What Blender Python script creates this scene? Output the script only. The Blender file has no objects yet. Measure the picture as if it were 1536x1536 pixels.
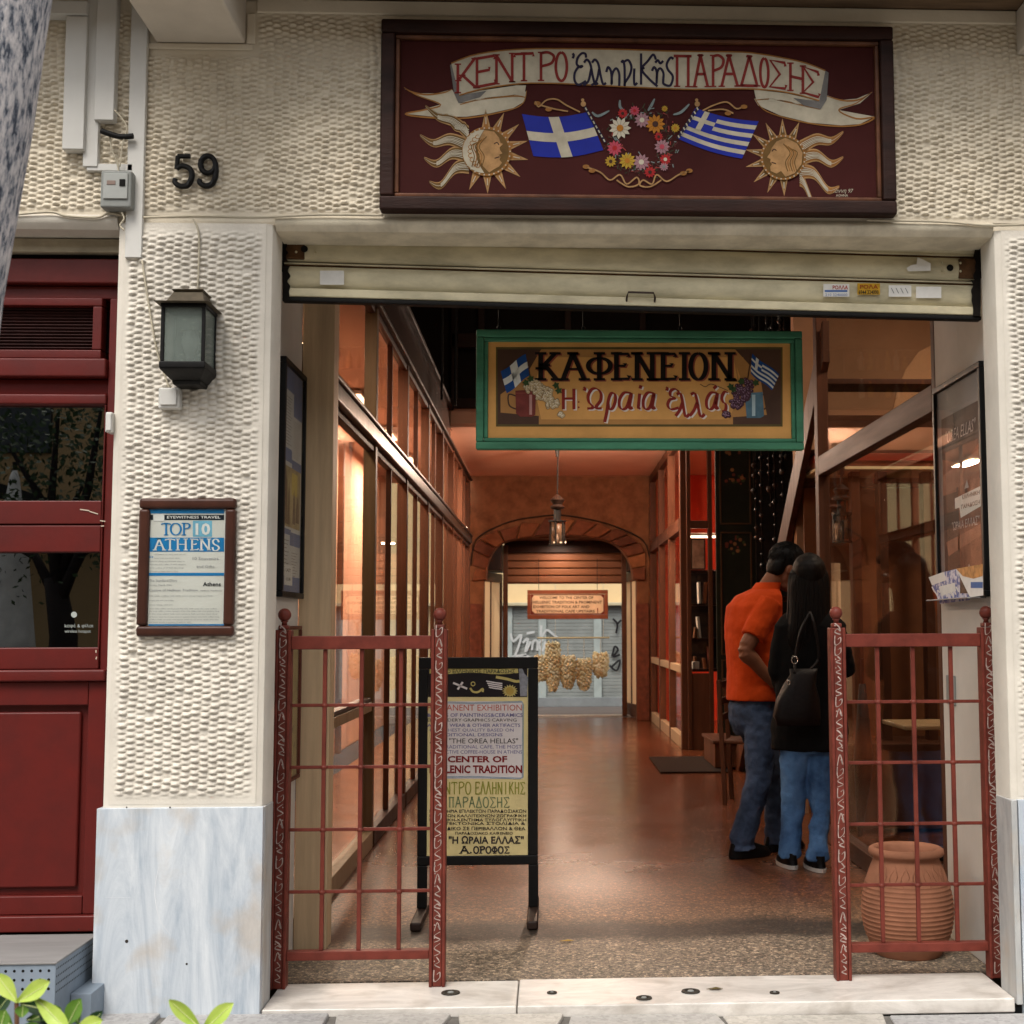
import bpy, bmesh, math, random
import numpy as np
from mathutils import Vector, Matrix
R = math.radians
random.seed(7)
sc = bpy.context.scene
C = sc.collection

# ------------------------------------------------------------------ camera
FPX, CX, CY = 2000., 909., 768.
YAW, PIT, ROL = R(2.45), R(4.94), R(-.22)
CAM = Vector((0, -4.72, 1.29))
_fw = Vector((math.sin(YAW) * math.cos(PIT), math.cos(YAW) * math.cos(PIT), math.sin(PIT)))
_rt = Vector((math.cos(YAW), -math.sin(YAW), 0))
_up = _rt.cross(_fw)
_rt, _up = math.cos(ROL) * _rt + math.sin(ROL) * _up, -math.sin(ROL) * _rt + math.cos(ROL) * _up
cam = bpy.data.cameras.new('camera'); camo = bpy.data.objects.new('camera', cam); C.objects.link(camo)
camo.matrix_world = Matrix.Translation(CAM) @ Matrix((_rt, _up, -_fw)).transposed().to_4x4()
cam.sensor_width = 36; cam.lens = FPX / 1536 * 36; cam.shift_x = -(CX - 768) / 1536
cam.clip_end = 300; cam.dof.use_dof = True; cam.dof.focus_distance = 5.0; cam.dof.aperture_fstop = 9
sc.camera = camo

# ------------------------------------------------------------------ world, sun, exposure
W = bpy.data.worlds.new('World'); sc.world = W; W.use_nodes = True
wn = W.node_tree; bg = wn.nodes['Background']
sky = wn.nodes.new('ShaderNodeTexSky'); sky.sky_type = 'NISHITA'; sky.sun_disc = False
sky.sun_elevation = R(55); sky.sun_rotation = R(200); sky.dust_density = 3; sky.air_density = 1.2
hs = wn.nodes.new('ShaderNodeHueSaturation'); hs.inputs['Saturation'].default_value = .22
wn.links.new(sky.outputs[0], hs.inputs['Color']); wn.links.new(hs.outputs[0], bg.inputs[0])
bg.inputs[1].default_value = .12
sun = bpy.data.lights.new('sun', 'SUN'); sun.energy = 1.1; sun.angle = R(25); sun.color = (1, .93, .84)
suno = bpy.data.objects.new('sun', sun); C.objects.link(suno)
suno.rotation_euler = Vector((.2, .62, -.95)).to_track_quat('-Z', 'Y').to_euler()
vs = sc.view_settings; vs.view_transform = 'Standard'; vs.look = 'None'; vs.gamma = 1; vs.use_curve_mapping = False
vs.exposure = 1.15


def at(px, py, ax=1, v=0.):
    d = _fw + (px - CX) / FPX * _rt - (py - CY) / FPX * _up
    return CAM + d * ((v - CAM[ax]) / d[ax])


# ------------------------------------------------------------------ materials
def lin(c):
    return tuple(((x / 255) / 12.92 if x / 255 <= .04045 else ((x / 255 + .055) / 1.055) ** 2.4) for x in c) + (1,)


MATS = {}


def mat(name, rgb, rough=.6, var=.12, scale=6., bump=.0, bscale=60., metal=0., spec=.2, rgb2=None, emit=0., coat=0., stretch=None, detail=6, amt=.5, contrast=None):
    """procedural paint/plaster/wood: base colour broken up by two noises, fine bump"""
    if name in MATS: return MATS[name]
    m = bpy.data.materials.new(name); m.use_nodes = True; nt = m.node_tree; N = nt.nodes; L = nt.links
    b = N['Principled BSDF']; b.inputs['Roughness'].default_value = rough; b.inputs['Metallic'].default_value = metal
    b.inputs['Specular IOR Level'].default_value = spec; b.inputs['Coat Weight'].default_value = coat
    c = lin(rgb); c2 = lin(rgb2) if rgb2 else tuple(x * (1 - 2.2 * var) for x in c[:3]) + (1,)
    tc = N.new('ShaderNodeTexCoord'); mp = N.new('ShaderNodeMapping'); L.new(tc.outputs['Object'], mp.inputs[0])
    if stretch: mp.inputs['Scale'].default_value = stretch
    nz = N.new('ShaderNodeTexNoise'); nz.inputs['Scale'].default_value = scale; nz.inputs['Detail'].default_value = detail
    nz.inputs['Roughness'].default_value = .62
    L.new(mp.outputs[0], nz.inputs['Vector'])
    rp = N.new('ShaderNodeValToRGB'); lo, hi = contrast or (.3, .72)
    rp.color_ramp.elements[0].position = lo; rp.color_ramp.elements[1].position = hi
    rp.color_ramp.elements[0].color = c2; rp.color_ramp.elements[1].color = c
    L.new(nz.outputs[0], rp.inputs[0]); L.new(rp.outputs[0], b.inputs['Base Color'])
    rr = N.new('ShaderNodeMapRange'); rr.inputs[3].default_value = min(1, rough + .12); rr.inputs[4].default_value = max(.03, rough - .1)
    L.new(nz.outputs[0], rr.inputs[0]); L.new(rr.outputs[0], b.inputs['Roughness'])
    if bump:
        n2 = N.new('ShaderNodeTexNoise'); n2.inputs['Scale'].default_value = bscale; n2.inputs['Detail'].default_value = 5
        L.new(mp.outputs[0], n2.inputs['Vector'])
        bp = N.new('ShaderNodeBump'); bp.inputs['Strength'].default_value = bump; bp.inputs['Distance'].default_value = .004
        L.new(n2.outputs[0], bp.inputs['Height']); L.new(bp.outputs[0], b.inputs['Normal'])
    if emit:
        b.inputs['Emission Color'].default_value = c; b.inputs['Emission Strength'].default_value = emit
    MATS[name] = m
    return m


def glass(name, tint=(255, 255, 255), refl=1., rough=.0):
    if name in MATS: return MATS[name]
    m = bpy.data.materials.new(name); m.use_nodes = True; nt = m.node_tree; N = nt.nodes; L = nt.links
    N.remove(N['Principled BSDF'])
    t = N.new('ShaderNodeBsdfTransparent'); t.inputs[0].default_value = lin(tint)
    g = N.new('ShaderNodeBsdfGlossy'); g.inputs['Roughness'].default_value = rough; g.inputs[0].default_value = (1, 1, 1, 1)
    f = N.new('ShaderNodeFresnel'); f.inputs[0].default_value = 1.5
    mm = N.new('ShaderNodeMath'); mm.operation = 'MULTIPLY'; mm.use_clamp = True; mm.inputs[1].default_value = refl
    mx = N.new('ShaderNodeMixShader')
    ge = N.new('ShaderNodeNewGeometry'); io = N.new('ShaderNodeMath'); io.operation = 'MULTIPLY_ADD'; io.inputs[1].default_value = -(1.5 - 1 / 1.5); io.inputs[2].default_value = 1.5
    L.new(ge.outputs['Backfacing'], io.inputs[0]); L.new(io.outputs[0], f.inputs[0])   # thin sheet: both faces reflect as seen from the air
    L.new(f.outputs[0], mm.inputs[0]); L.new(mm.outputs[0], mx.inputs[0]); L.new(t.outputs[0], mx.inputs[1]); L.new(g.outputs[0], mx.inputs[2])
    L.new(mx.outputs[0], N['Material Output'].inputs[0])
    MATS[name] = m
    return m


def terrazzo(name, base, chips, scale, rough, bump, spec=.5, dark=None):
    m = bpy.data.materials.new(name); m.use_nodes = True; nt = m.node_tree; N = nt.nodes; L = nt.links
    b = N['Principled BSDF']; b.inputs['Specular IOR Level'].default_value = spec
    tc = N.new('ShaderNodeTexCoord')
    wob = N.new('ShaderNodeTexNoise'); wob.inputs['Scale'].default_value = scale * .8; L.new(tc.outputs['Object'], wob.inputs['Vector'])
    mixv = N.new('ShaderNodeMix'); mixv.data_type = 'VECTOR'; mixv.inputs[0].default_value = .025
    L.new(tc.outputs['Object'], mixv.inputs[4]); L.new(wob.outputs['Color'], mixv.inputs[5])
    vo = N.new('ShaderNodeTexVoronoi'); vo.inputs['Scale'].default_value = scale; L.new(mixv.outputs[1], vo.inputs['Vector'])
    ve = N.new('ShaderNodeTexVoronoi'); ve.feature = 'DISTANCE_TO_EDGE'; ve.inputs['Scale'].default_value = scale; L.new(mixv.outputs[1], ve.inputs['Vector'])
    sp = N.new('ShaderNodeSeparateColor'); L.new(vo.outputs['Color'], sp.inputs[0])
    rp = N.new('ShaderNodeValToRGB'); rp.color_ramp.interpolation = 'CONSTANT'
    e = rp.color_ramp.elements
    while len(e) < len(chips): e.new(.5)
    for i, c in enumerate(chips): e[i].position = i / len(chips); e[i].color = lin(c)
    L.new(sp.outputs[0], rp.inputs[0])
    er = N.new('ShaderNodeValToRGB'); er.color_ramp.elements[0].position = .02; er.color_ramp.elements[1].position = .12; L.new(ve.outputs['Distance'], er.inputs[0])
    mx = N.new('ShaderNodeMix'); mx.data_type = 'RGBA'; mx.inputs[6].default_value = lin(base)
    L.new(er.outputs[0], mx.inputs[0]); L.new(rp.outputs[0], mx.inputs[7])
    n2 = N.new('ShaderNodeTexNoise'); n2.inputs['Scale'].default_value = 2.3; n2.inputs['Detail'].default_value = 5; L.new(tc.outputs['Object'], n2.inputs['Vector'])
    mr = N.new('ShaderNodeMapRange'); mr.inputs[1].default_value = .3; mr.inputs[2].default_value = .7; mr.inputs[3].default_value = .86; mr.inputs[4].default_value = 1.06; L.new(n2.outputs[0], mr.inputs[0])
    ml = N.new('ShaderNodeMix'); ml.data_type = 'RGBA'; ml.blend_type = 'MULTIPLY'; ml.inputs[0].default_value = 1
    L.new(mx.outputs[2], ml.inputs[6]); L.new(mr.outputs[0], ml.inputs[7]); L.new(ml.outputs[2], b.inputs['Base Color'])
    r2 = N.new('ShaderNodeMapRange'); r2.inputs[3].default_value = rough - .06; r2.inputs[4].default_value = rough + .14; L.new(n2.outputs[0], r2.inputs[0]); L.new(r2.outputs[0], b.inputs['Roughness'])
    bp = N.new('ShaderNodeBump'); bp.inputs['Strength'].default_value = bump; bp.inputs['Distance'].default_value = .004
    L.new(er.outputs[0], bp.inputs['Height']); L.new(bp.outputs[0], b.inputs['Normal'])
    MATS[name] = m
    return m


def floor_mat(name):
    """one poured terrazzo: worn grey pebble at the street edge, a dark trodden band, then polished brown"""
    m = bpy.data.materials.new(name); m.use_nodes = True; nt = m.node_tree; N = nt.nodes; L = nt.links; b = N['Principled BSDF']; b.inputs['Specular IOR Level'].default_value = .5
    tc = N.new('ShaderNodeTexCoord'); v1 = N.new('ShaderNodeTexVoronoi'); v1.inputs['Scale'].default_value = 84; L.new(tc.outputs['Object'], v1.inputs['Vector'])
    v2 = N.new('ShaderNodeTexVoronoi'); v2.inputs['Scale'].default_value = 190; L.new(tc.outputs['Object'], v2.inputs['Vector'])
    def ramp(src, els, mode='LINEAR'):
        r = N.new('ShaderNodeValToRGB'); r.color_ramp.interpolation = mode; e = r.color_ramp.elements
        while len(e) < len(els): e.new(.5)
        for k, (p, c) in zip(e, els): k.position = p; k.color = c if len(c) == 4 else c + (1,)
        L.new(src, r.inputs[0]); return r.outputs[0]
    s1 = N.new('ShaderNodeSeparateColor'); L.new(v1.outputs['Color'], s1.inputs[0]); s2 = N.new('ShaderNodeSeparateColor'); L.new(v2.outputs['Color'], s2.inputs[0])
    c1 = ramp(s1.outputs[0], [(0, (.45, .42, .40)), (.3, (.8, .74, .7)), (.55, (1.0, .92, .84)), (.75, (1.35, 1.2, 1.05)), (.9, (1.9, 1.75, 1.6))], 'CONSTANT'); c2 = ramp(s2.outputs[1], [(0, (.6, .6, .6)), (.5, (1., .96, .92)), (.85, (1.5, 1.42, 1.34))], 'CONSTANT')
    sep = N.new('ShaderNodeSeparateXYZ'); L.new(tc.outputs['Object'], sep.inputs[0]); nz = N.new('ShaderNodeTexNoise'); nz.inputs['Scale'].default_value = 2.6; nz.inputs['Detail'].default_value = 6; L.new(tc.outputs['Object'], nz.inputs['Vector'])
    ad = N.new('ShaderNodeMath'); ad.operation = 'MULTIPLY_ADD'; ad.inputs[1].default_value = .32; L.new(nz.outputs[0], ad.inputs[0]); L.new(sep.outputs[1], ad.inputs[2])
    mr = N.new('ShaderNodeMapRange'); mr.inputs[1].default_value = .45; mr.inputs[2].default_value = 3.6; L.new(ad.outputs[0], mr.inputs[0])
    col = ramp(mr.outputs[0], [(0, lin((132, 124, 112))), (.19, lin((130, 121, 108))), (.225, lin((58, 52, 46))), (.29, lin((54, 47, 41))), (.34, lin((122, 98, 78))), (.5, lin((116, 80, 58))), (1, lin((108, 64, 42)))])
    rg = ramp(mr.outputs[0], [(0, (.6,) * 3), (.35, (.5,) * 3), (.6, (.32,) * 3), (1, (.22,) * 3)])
    a = N.new('ShaderNodeMix'); a.data_type = 'RGBA'; a.blend_type = 'MULTIPLY'; a.inputs[0].default_value = 1; L.new(col, a.inputs[6]); L.new(c1, a.inputs[7])
    a2 = N.new('ShaderNodeMix'); a2.data_type = 'RGBA'; a2.blend_type = 'MULTIPLY'; a2.inputs[0].default_value = 1; L.new(a.outputs[2], a2.inputs[6]); L.new(c2, a2.inputs[7]); L.new(a2.outputs[2], b.inputs['Base Color'])
    ra = N.new('ShaderNodeMath'); ra.operation = 'MULTIPLY_ADD'; ra.inputs[1].default_value = .2; L.new(nz.outputs[0], ra.inputs[0]); L.new(rg, ra.inputs[2]); rs_ = N.new('ShaderNodeMath'); rs_.operation = 'SUBTRACT'; rs_.inputs[1].default_value = .1; L.new(ra.outputs[0], rs_.inputs[0]); L.new(rs_.outputs[0], b.inputs['Roughness'])
    bm_ = N.new('ShaderNodeMath'); bm_.operation = 'MULTIPLY'; L.new(s1.outputs[1], bm_.inputs[0]); L.new(rg, bm_.inputs[1]); bp = N.new('ShaderNodeBump'); bp.inputs['Strength'].default_value = .25; bp.inputs['Distance'].default_value = .003; L.new(bm_.outputs[0], bp.inputs['Height']); L.new(bp.outputs[0], b.inputs['Normal'])
    MATS[name] = m; return m


def marble(name, c1, c2, rough=.35, stretch=(1, 1, .35), rot=.25, stain=(176, 160, 140)):
    m = bpy.data.materials.new(name); m.use_nodes = True; nt = m.node_tree; N = nt.nodes; L = nt.links
    b = N['Principled BSDF']; b.inputs['Roughness'].default_value = rough
    tc = N.new('ShaderNodeTexCoord'); mp = N.new('ShaderNodeMapping'); mp.inputs['Scale'].default_value = stretch; mp.inputs['Rotation'].default_value = (0, rot, 0)
    L.new(tc.outputs['Object'], mp.inputs[0])
    nz = N.new('ShaderNodeTexNoise'); nz.inputs['Scale'].default_value = 6; nz.inputs['Detail'].default_value = 13; nz.inputs['Distortion'].default_value = 1.1; nz.inputs['Roughness'].default_value = .74
    L.new(mp.outputs[0], nz.inputs['Vector'])
    rp = N.new('ShaderNodeValToRGB'); e = rp.color_ramp.elements; e[0].position = .3; e[0].color = lin(c2); e[1].position = .66; e[1].color = lin(c1)
    x = e.new(.47); x.color = tuple((a + c) / 2 for a, c in zip(lin(c1), lin(c2))); L.new(nz.outputs[0], rp.inputs[0])
    n2 = N.new('ShaderNodeTexNoise'); n2.inputs['Scale'].default_value = 5.5; n2.inputs['Detail'].default_value = 8; L.new(tc.outputs['Object'], n2.inputs['Vector'])
    r2 = N.new('ShaderNodeValToRGB'); r2.color_ramp.elements[0].position = .54; r2.color_ramp.elements[1].position = .70; L.new(n2.outputs[0], r2.inputs[0])
    mx = N.new('ShaderNodeMix'); mx.data_type = 'RGBA'; mx.inputs[7].default_value = lin(stain)
    ms = N.new('ShaderNodeMath'); ms.operation = 'MULTIPLY'; ms.inputs[1].default_value = .55; L.new(r2.outputs[0], ms.inputs[0])
    L.new(ms.outputs[0], mx.inputs[0]); L.new(rp.outputs[0], mx.inputs[6]); L.new(mx.outputs[2], b.inputs['Base Color'])
    n3 = N.new('ShaderNodeTexNoise'); n3.inputs['Scale'].default_value = 90; L.new(tc.outputs['Object'], n3.inputs['Vector'])
    bp = N.new('ShaderNodeBump'); bp.inputs['Strength'].default_value = .12; bp.inputs['Distance'].default_value = .003; L.new(n3.outputs[0], bp.inputs['Height']); L.new(bp.outputs[0], b.inputs['Normal'])
    MATS[name] = m
    return m


plaster = mat('plaster', (216, 209, 196), .85, .08, 5, .25, 120)
plaster_up = mat('plaster_upper', (222, 211, 190), .85, .09, 3.5, .25, 120)
plaster_dirty = mat('plaster_grimy', (212, 202, 180), .85, .12, 9, .3, 90, contrast=(.36, .6))
soffit = mat('soffit_paint', (120, 98, 76), .85, .2, 5, .3, 60, stretch=(1, 8, 8))
concrete = mat('bracket_render', (205, 196, 182), .85, .06, 5, .2, 80)
marb = marble('plinth_marble', (208, 213, 217), (144, 158, 172), stretch=(1.3, 1, .22), rot=.28)
marb2 = marble('sill_marble', (224, 218, 210), (168, 162, 154), .4, (.4, 1, 1), 0, (150, 140, 128))
marb3 = marble('worn_marble', (190, 190, 186), (140, 142, 144), .5)
redpaint = mat('red_door_paint', (94, 25, 20), .45, .14, 7, .12, 40, spec=.3)
gatep = mat('gate_red_brown_paint', (112, 52, 42), .45, .18, 14, .18, 60, contrast=(.3, .6))
white = mat('white_paint', (225, 222, 214), .6, .05, 8)
gatew = mat('flourish_white', (200, 178, 168), .6, .3, 60)
black = mat('black_iron', (17, 15, 14), .5, .3, 30, .15, 80, spec=.2)
dark = mat('dark_gap', (14, 12, 10), .8)
dwood = mat('dark_wood', (44, 24, 16), .5, .22, 5, .2, 50, stretch=(1, 1, .25))
dwoodx = mat('dark_wood_along', (48, 26, 18), .5, .25, 6, .25, 50, stretch=(.25, 1, 3))
owood = mat('orange_brown_wood', (90, 54, 36), .55, .22, 5, .12, 50, stretch=(3, 3, .25), spec=.15)
owoody = mat('orange_brown_wood_lengthwise', (84, 50, 34), .55, .22, 5, .12, 50, stretch=(3, .25, 3), spec=.15)
tanwood = mat('tan_painted_wood', (160, 140, 112), .5, .12, 6, .15, 60, stretch=(4, 4, .3))
peach = mat('peach_wall', (228, 172, 142), .7, .07, 4, .1, 40, stretch=(2, 2, .5))
salmon = mat('salmon_ceiling', (214, 172, 148), .8, .04, 2)
orangew = mat('orange_render', (122, 78, 50), .85, .22, 7, .3, 40)
bronze = mat('bronze_metal', (60, 42, 32), .38, .2, 8, .1, 40, spec=.35)
greyfas = mat('grey_fascia_gloss', (78, 64, 60), .22, .1, 4)
shutterp = mat('shutter_cream_paint', (212, 202, 170), .5, .16, 9, .12, 50, stretch=(.5, 3, 1), contrast=(.35, .62))
shutdirt = mat('shutter_rust', (96, 66, 40), .7, .3, 20, .2)
rubber = mat('black_rubber', (16, 14, 13), .6)
greenp = mat('green_frame_paint', (70, 132, 100), .55, .2, 8, .25, 60, spec=.25, stretch=(.4, 2, 2))
cable = mat('cable_cream', (196, 186, 164), .6)
cablek = mat('cable_black', (20, 19, 18), .6)
pvc = mat('trunking_white', (206, 204, 198), .5, .05, 4)
greybox = mat('grey_box', (138, 140, 136), .5, .08, 8)
steel = mat('step_grey_paint', (128, 140, 152), .45, .1, 7, .1, 50)
steeltop = mat('step_top_worn', (138, 136, 134), .5, .12, 6, .1, 50, stretch=(.4, 2, 1))
clay = mat('terracotta', (160, 108, 82), .85, .2, 5, .25, 70)
skin = mat('skin', (128, 82, 60), .55, .05, 20)
wgl = glass('clear_glass', (250, 250, 248), .5)
wgl2 = glass('door_glass', (120, 125, 122), 5)


# ------------------------------------------------------------------ geometry helpers
class M:
    """collects faces with materials; build() links them as one mesh object"""
    def __init__(s): s.v = []; s.f = []; s.mi = []; s.ml = []

    def _m(s, m):
        if m not in s.ml: s.ml.append(m)
        return s.ml.index(m)

    def add(s, vs, fs, m):
        b = len(s.v); k = s._m(m); s.v += [tuple(p) for p in vs]
        s.f += [tuple(i + b for i in f) for f in fs]; s.mi += [k] * len(fs); return s

    def box(s, x0, x1, y0, y1, z0, z1, m, mx=None):
        P = [(x0, y0, z0), (x1, y0, z0), (x1, y1, z0), (x0, y1, z0), (x0, y0, z1), (x1, y0, z1), (x1, y1, z1), (x0, y1, z1)]
        if mx: P = [mx @ Vector(p) for p in P]
        return s.add(P, [(0, 3, 2, 1), (4, 5, 6, 7), (0, 1, 5, 4), (1, 2, 6, 5), (2, 3, 7, 6), (3, 0, 4, 7)], m)

    def beam(s, a, b, w, h, m, up=(0, 0, 1)):
        a, b = Vector(a), Vector(b); d = (b - a); l = d.length; d.normalize()
        u = Vector(up); x = d.cross(u)
        if x.length < 1e-4: x = d.cross(Vector((0, 1, 0)))
        x.normalize(); u = x.cross(d)
        mx = Matrix.Translation(a) @ Matrix((x, d, u)).transposed().to_4x4()
        return s.box(-w / 2, w / 2, 0, l, -h / 2, h / 2, m, mx)

    def tube(s, pts, r, m, n=8, cap=True):
        pts = [Vector(p) for p in pts]; k = len(pts); rs = r if isinstance(r, (list, tuple)) else [r] * k
        vs = []; fs = []; ref = Vector((.13, .31, .94))
        for i, p in enumerate(pts):
            d = (pts[min(i + 1, k - 1)] - pts[max(i - 1, 0)]).normalized()
            x = d.cross(ref)
            if x.length < .05: x = d.cross(Vector((1, 0, 0)))
            x.normalize(); y = d.cross(x)
            for j in range(n):
                a = 2 * math.pi * j / n; vs.append(p + (x * math.cos(a) + y * math.sin(a)) * rs[i])
        for i in range(k - 1):
            for j in range(n):
                fs.append((i * n + j, i * n + (j + 1) % n, (i + 1) * n + (j + 1) % n, (i + 1) * n + j))
        if cap: fs += [tuple(range(n))[::-1], tuple((k - 1) * n + j for j in range(n))]
        return s.add(vs, fs, m)

    def lathe(s, prof, c, m, n=24, ax=2):
        c = Vector(c); vs = []; fs = []; k = len(prof)
        for r, h in prof:
            for j in range(n):
                a = 2 * math.pi * j / n; q = (r * math.cos(a), r * math.sin(a), h)
                vs.append(c + (Vector(q) if ax == 2 else Vector((q[0], q[2], q[1]))))
        for i in range(k - 1):
            for j in range(n): fs.append((i * n + j, i * n + (j + 1) % n, (i + 1) * n + (j + 1) % n, (i + 1) * n + j))
        fs += [tuple(range(n))[::-1], tuple((k - 1) * n + j for j in range(n))]
        return s.add(vs, fs, m)

    def ball(s, c, r, m, n=12, sq=(1, 1, 1)):
        k = max(4, n // 2); prof = []
        c = Vector(c); vs = []; fs = []
        for i in range(k + 1):
            t = math.pi * (i + .001) / (k + .002)
            for j in range(n):
                a = 2 * math.pi * j / n
                vs.append(c + Vector((r * sq[0] * math.sin(t) * math.cos(a), r * sq[1] * math.sin(t) * math.sin(a), -r * sq[2] * math.cos(t))))
        for i in range(k):
            for j in range(n): fs.append((i * n + j, i * n + (j + 1) % n, (i + 1) * n + (j + 1) % n, (i + 1) * n + j))
        return s.add(vs, fs, m)

    def prism(s, poly, m, ext, f=lambda p: p):
        """poly of 3D points extruded by vector ext"""
        P = [Vector(f(p)) for p in poly]; e = Vector(ext); n = len(P)
        return s.add(P + [p + e for p in P], [tuple(range(n))[::-1], tuple(range(n, 2 * n))] + [(i, (i + 1) % n, n + (i + 1) % n, n + i) for i in range(n)], m)

    def loft(s, secs, m, n=20, pw=2.2, wr=0., cap=True, seed=0):
        """secs: (centre, rx, ry, yaw) horizontal-ish elliptical sections; or with an explicit normal as 5th"""
        vs = []; fs = []; rng = random.Random(seed)
        ph = [rng.uniform(0, 6.28) for _ in range(8)]
        for i, q in enumerate(secs):
            c = Vector(q[0]); rx, ry, yaw = q[1:4]
            nrm = Vector(q[4]).normalized() if len(q) > 4 else Vector((0, 0, 1))
            x = Vector((math.cos(yaw), math.sin(yaw), 0)); x = (x - nrm * x.dot(nrm)).normalized(); y = nrm.cross(x)
            for j in range(n):
                a = 2 * math.pi * j / n; ca, sa = math.cos(a), math.sin(a)
                w = 1 + wr * (math.sin(3 * a + ph[0] + i * 1.3) * math.sin(i * 1.7 + ph[1]) + .6 * math.sin(5 * a + ph[2] - i * .9))
                vs.append(c + x * rx * w * math.copysign(abs(ca) ** (2 / pw), ca) + y * ry * w * math.copysign(abs(sa) ** (2 / pw), sa))
        k = len(secs)
        for i in range(k - 1):
            for j in range(n): fs.append((i * n + j, i * n + (j + 1) % n, (i + 1) * n + (j + 1) % n, (i + 1) * n + j))
        if cap: fs += [tuple(range(n))[::-1], tuple((k - 1) * n + j for j in range(n))]
        return s.add(vs, fs, m)

    def build(s, name, parent=None, smooth=False, bevel=0, kind=None, label=None, seg=1, recalc=True):
        me = bpy.data.meshes.new(name); me.from_pydata(s.v, [], s.f)
        for m in s.ml: me.materials.append(m)
        me.polygons.foreach_set('material_index', s.mi)
        if smooth: me.polygons.foreach_set('use_smooth', [True] * len(s.f))
        if recalc:
            bm = bmesh.new(); bm.from_mesh(me); bmesh.ops.recalc_face_normals(bm, faces=bm.faces); bm.to_mesh(me); bm.free()
        o = bpy.data.objects.new(name, me); C.objects.link(o)
        if parent: par(o, parent)
        if bevel:
            b = o.modifiers.new('b', 'BEVEL'); b.width = bevel; b.segments = seg + 1; b.limit_method = 'ANGLE'; b.angle_limit = R(40)
            me.polygons.foreach_set('use_smooth', [True] * len(s.f)); w = o.modifiers.new('w', 'WEIGHTED_NORMAL'); w.keep_sharp = True
        if smooth == 'auto':
            es = o.modifiers.new('e', 'EDGE_SPLIT'); es.split_angle = R(42)
        if kind: o['kind'] = kind
        if label: o['label'] = label
        return o


def par(o, p):
    o.parent = p
    b = Vector((0, 0, 0)); q = p
    while q: b += q.location; q = q.parent
    o.location = o.location - b if o.parent else o.location


def T(name, label, cat, loc=(0, 0, 0), group=None):
    o = bpy.data.objects.new(name, None); C.objects.link(o); o.location = loc; o.empty_display_size = .05
    return tag(o, label, cat, group)


def tag(o, label, cat, group=None):
    o['label'] = label; o['category'] = cat
    if group: o['group'] = group
    return o


def one(mb, name, label, cat, group=None, **k):
    return tag(mb.build(name, **k), label, cat, group)


def struct(mb, name, **k):
    return mb.build(name, kind='structure', **k)


def dup(root, loc, label=None, rotz=None):
    def rec(o, p):
        c = o.copy(); C.objects.link(c); c.parent = p
        for ch in list(o.children): rec(ch, c)
        return c
    r = rec(root, None); r.location = loc
    if rotz is not None: r.rotation_euler.z = rotz
    if label: r['label'] = label
    return r


def bx(name, parent, x0, x1, y0, y1, z0, z1, m, bevel=.003, **k):
    return M().box(x0, x1, y0, y1, z0, z1, m).build(name, parent, bevel=bevel, **k)


def lamp(kind, name, loc, energy, color, size=.3, sy=None, rot=(0, 0, 0), parent=None):
    l = bpy.data.lights.new(name, kind); l.energy = energy; l.color = color
    if kind == 'AREA':
        l.size = size
        if sy: l.shape = 'RECTANGLE'; l.size_y = sy
    else: l.shadow_soft_size = size
    o = bpy.data.objects.new(name, l); C.objects.link(o); o.location = loc; o.rotation_euler = rot
    if parent: par(o, parent)
    return o


def crom(pts, k=6, closed=False):
    n = len(pts); out = []
    P = [Vector(p) for p in pts]
    rng = range(n) if closed else range(n - 1)
    for i in rng:
        p0 = P[(i - 1) % n] if closed or i > 0 else P[0]; p1 = P[i]; p2 = P[(i + 1) % n]; p3 = P[(i + 2) % n] if closed or i + 2 < n else P[-1]
        for j in range(k):
            t = j / k
            out.append(.5 * ((2 * p1) + (-p0 + p2) * t + (2 * p0 - 5 * p1 + 4 * p2 - p3) * t * t + (-p0 + 3 * p1 - 3 * p2 + p3) * t ** 3))
    if not closed: out.append(P[-1])
    return [tuple(p) for p in out]


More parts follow.
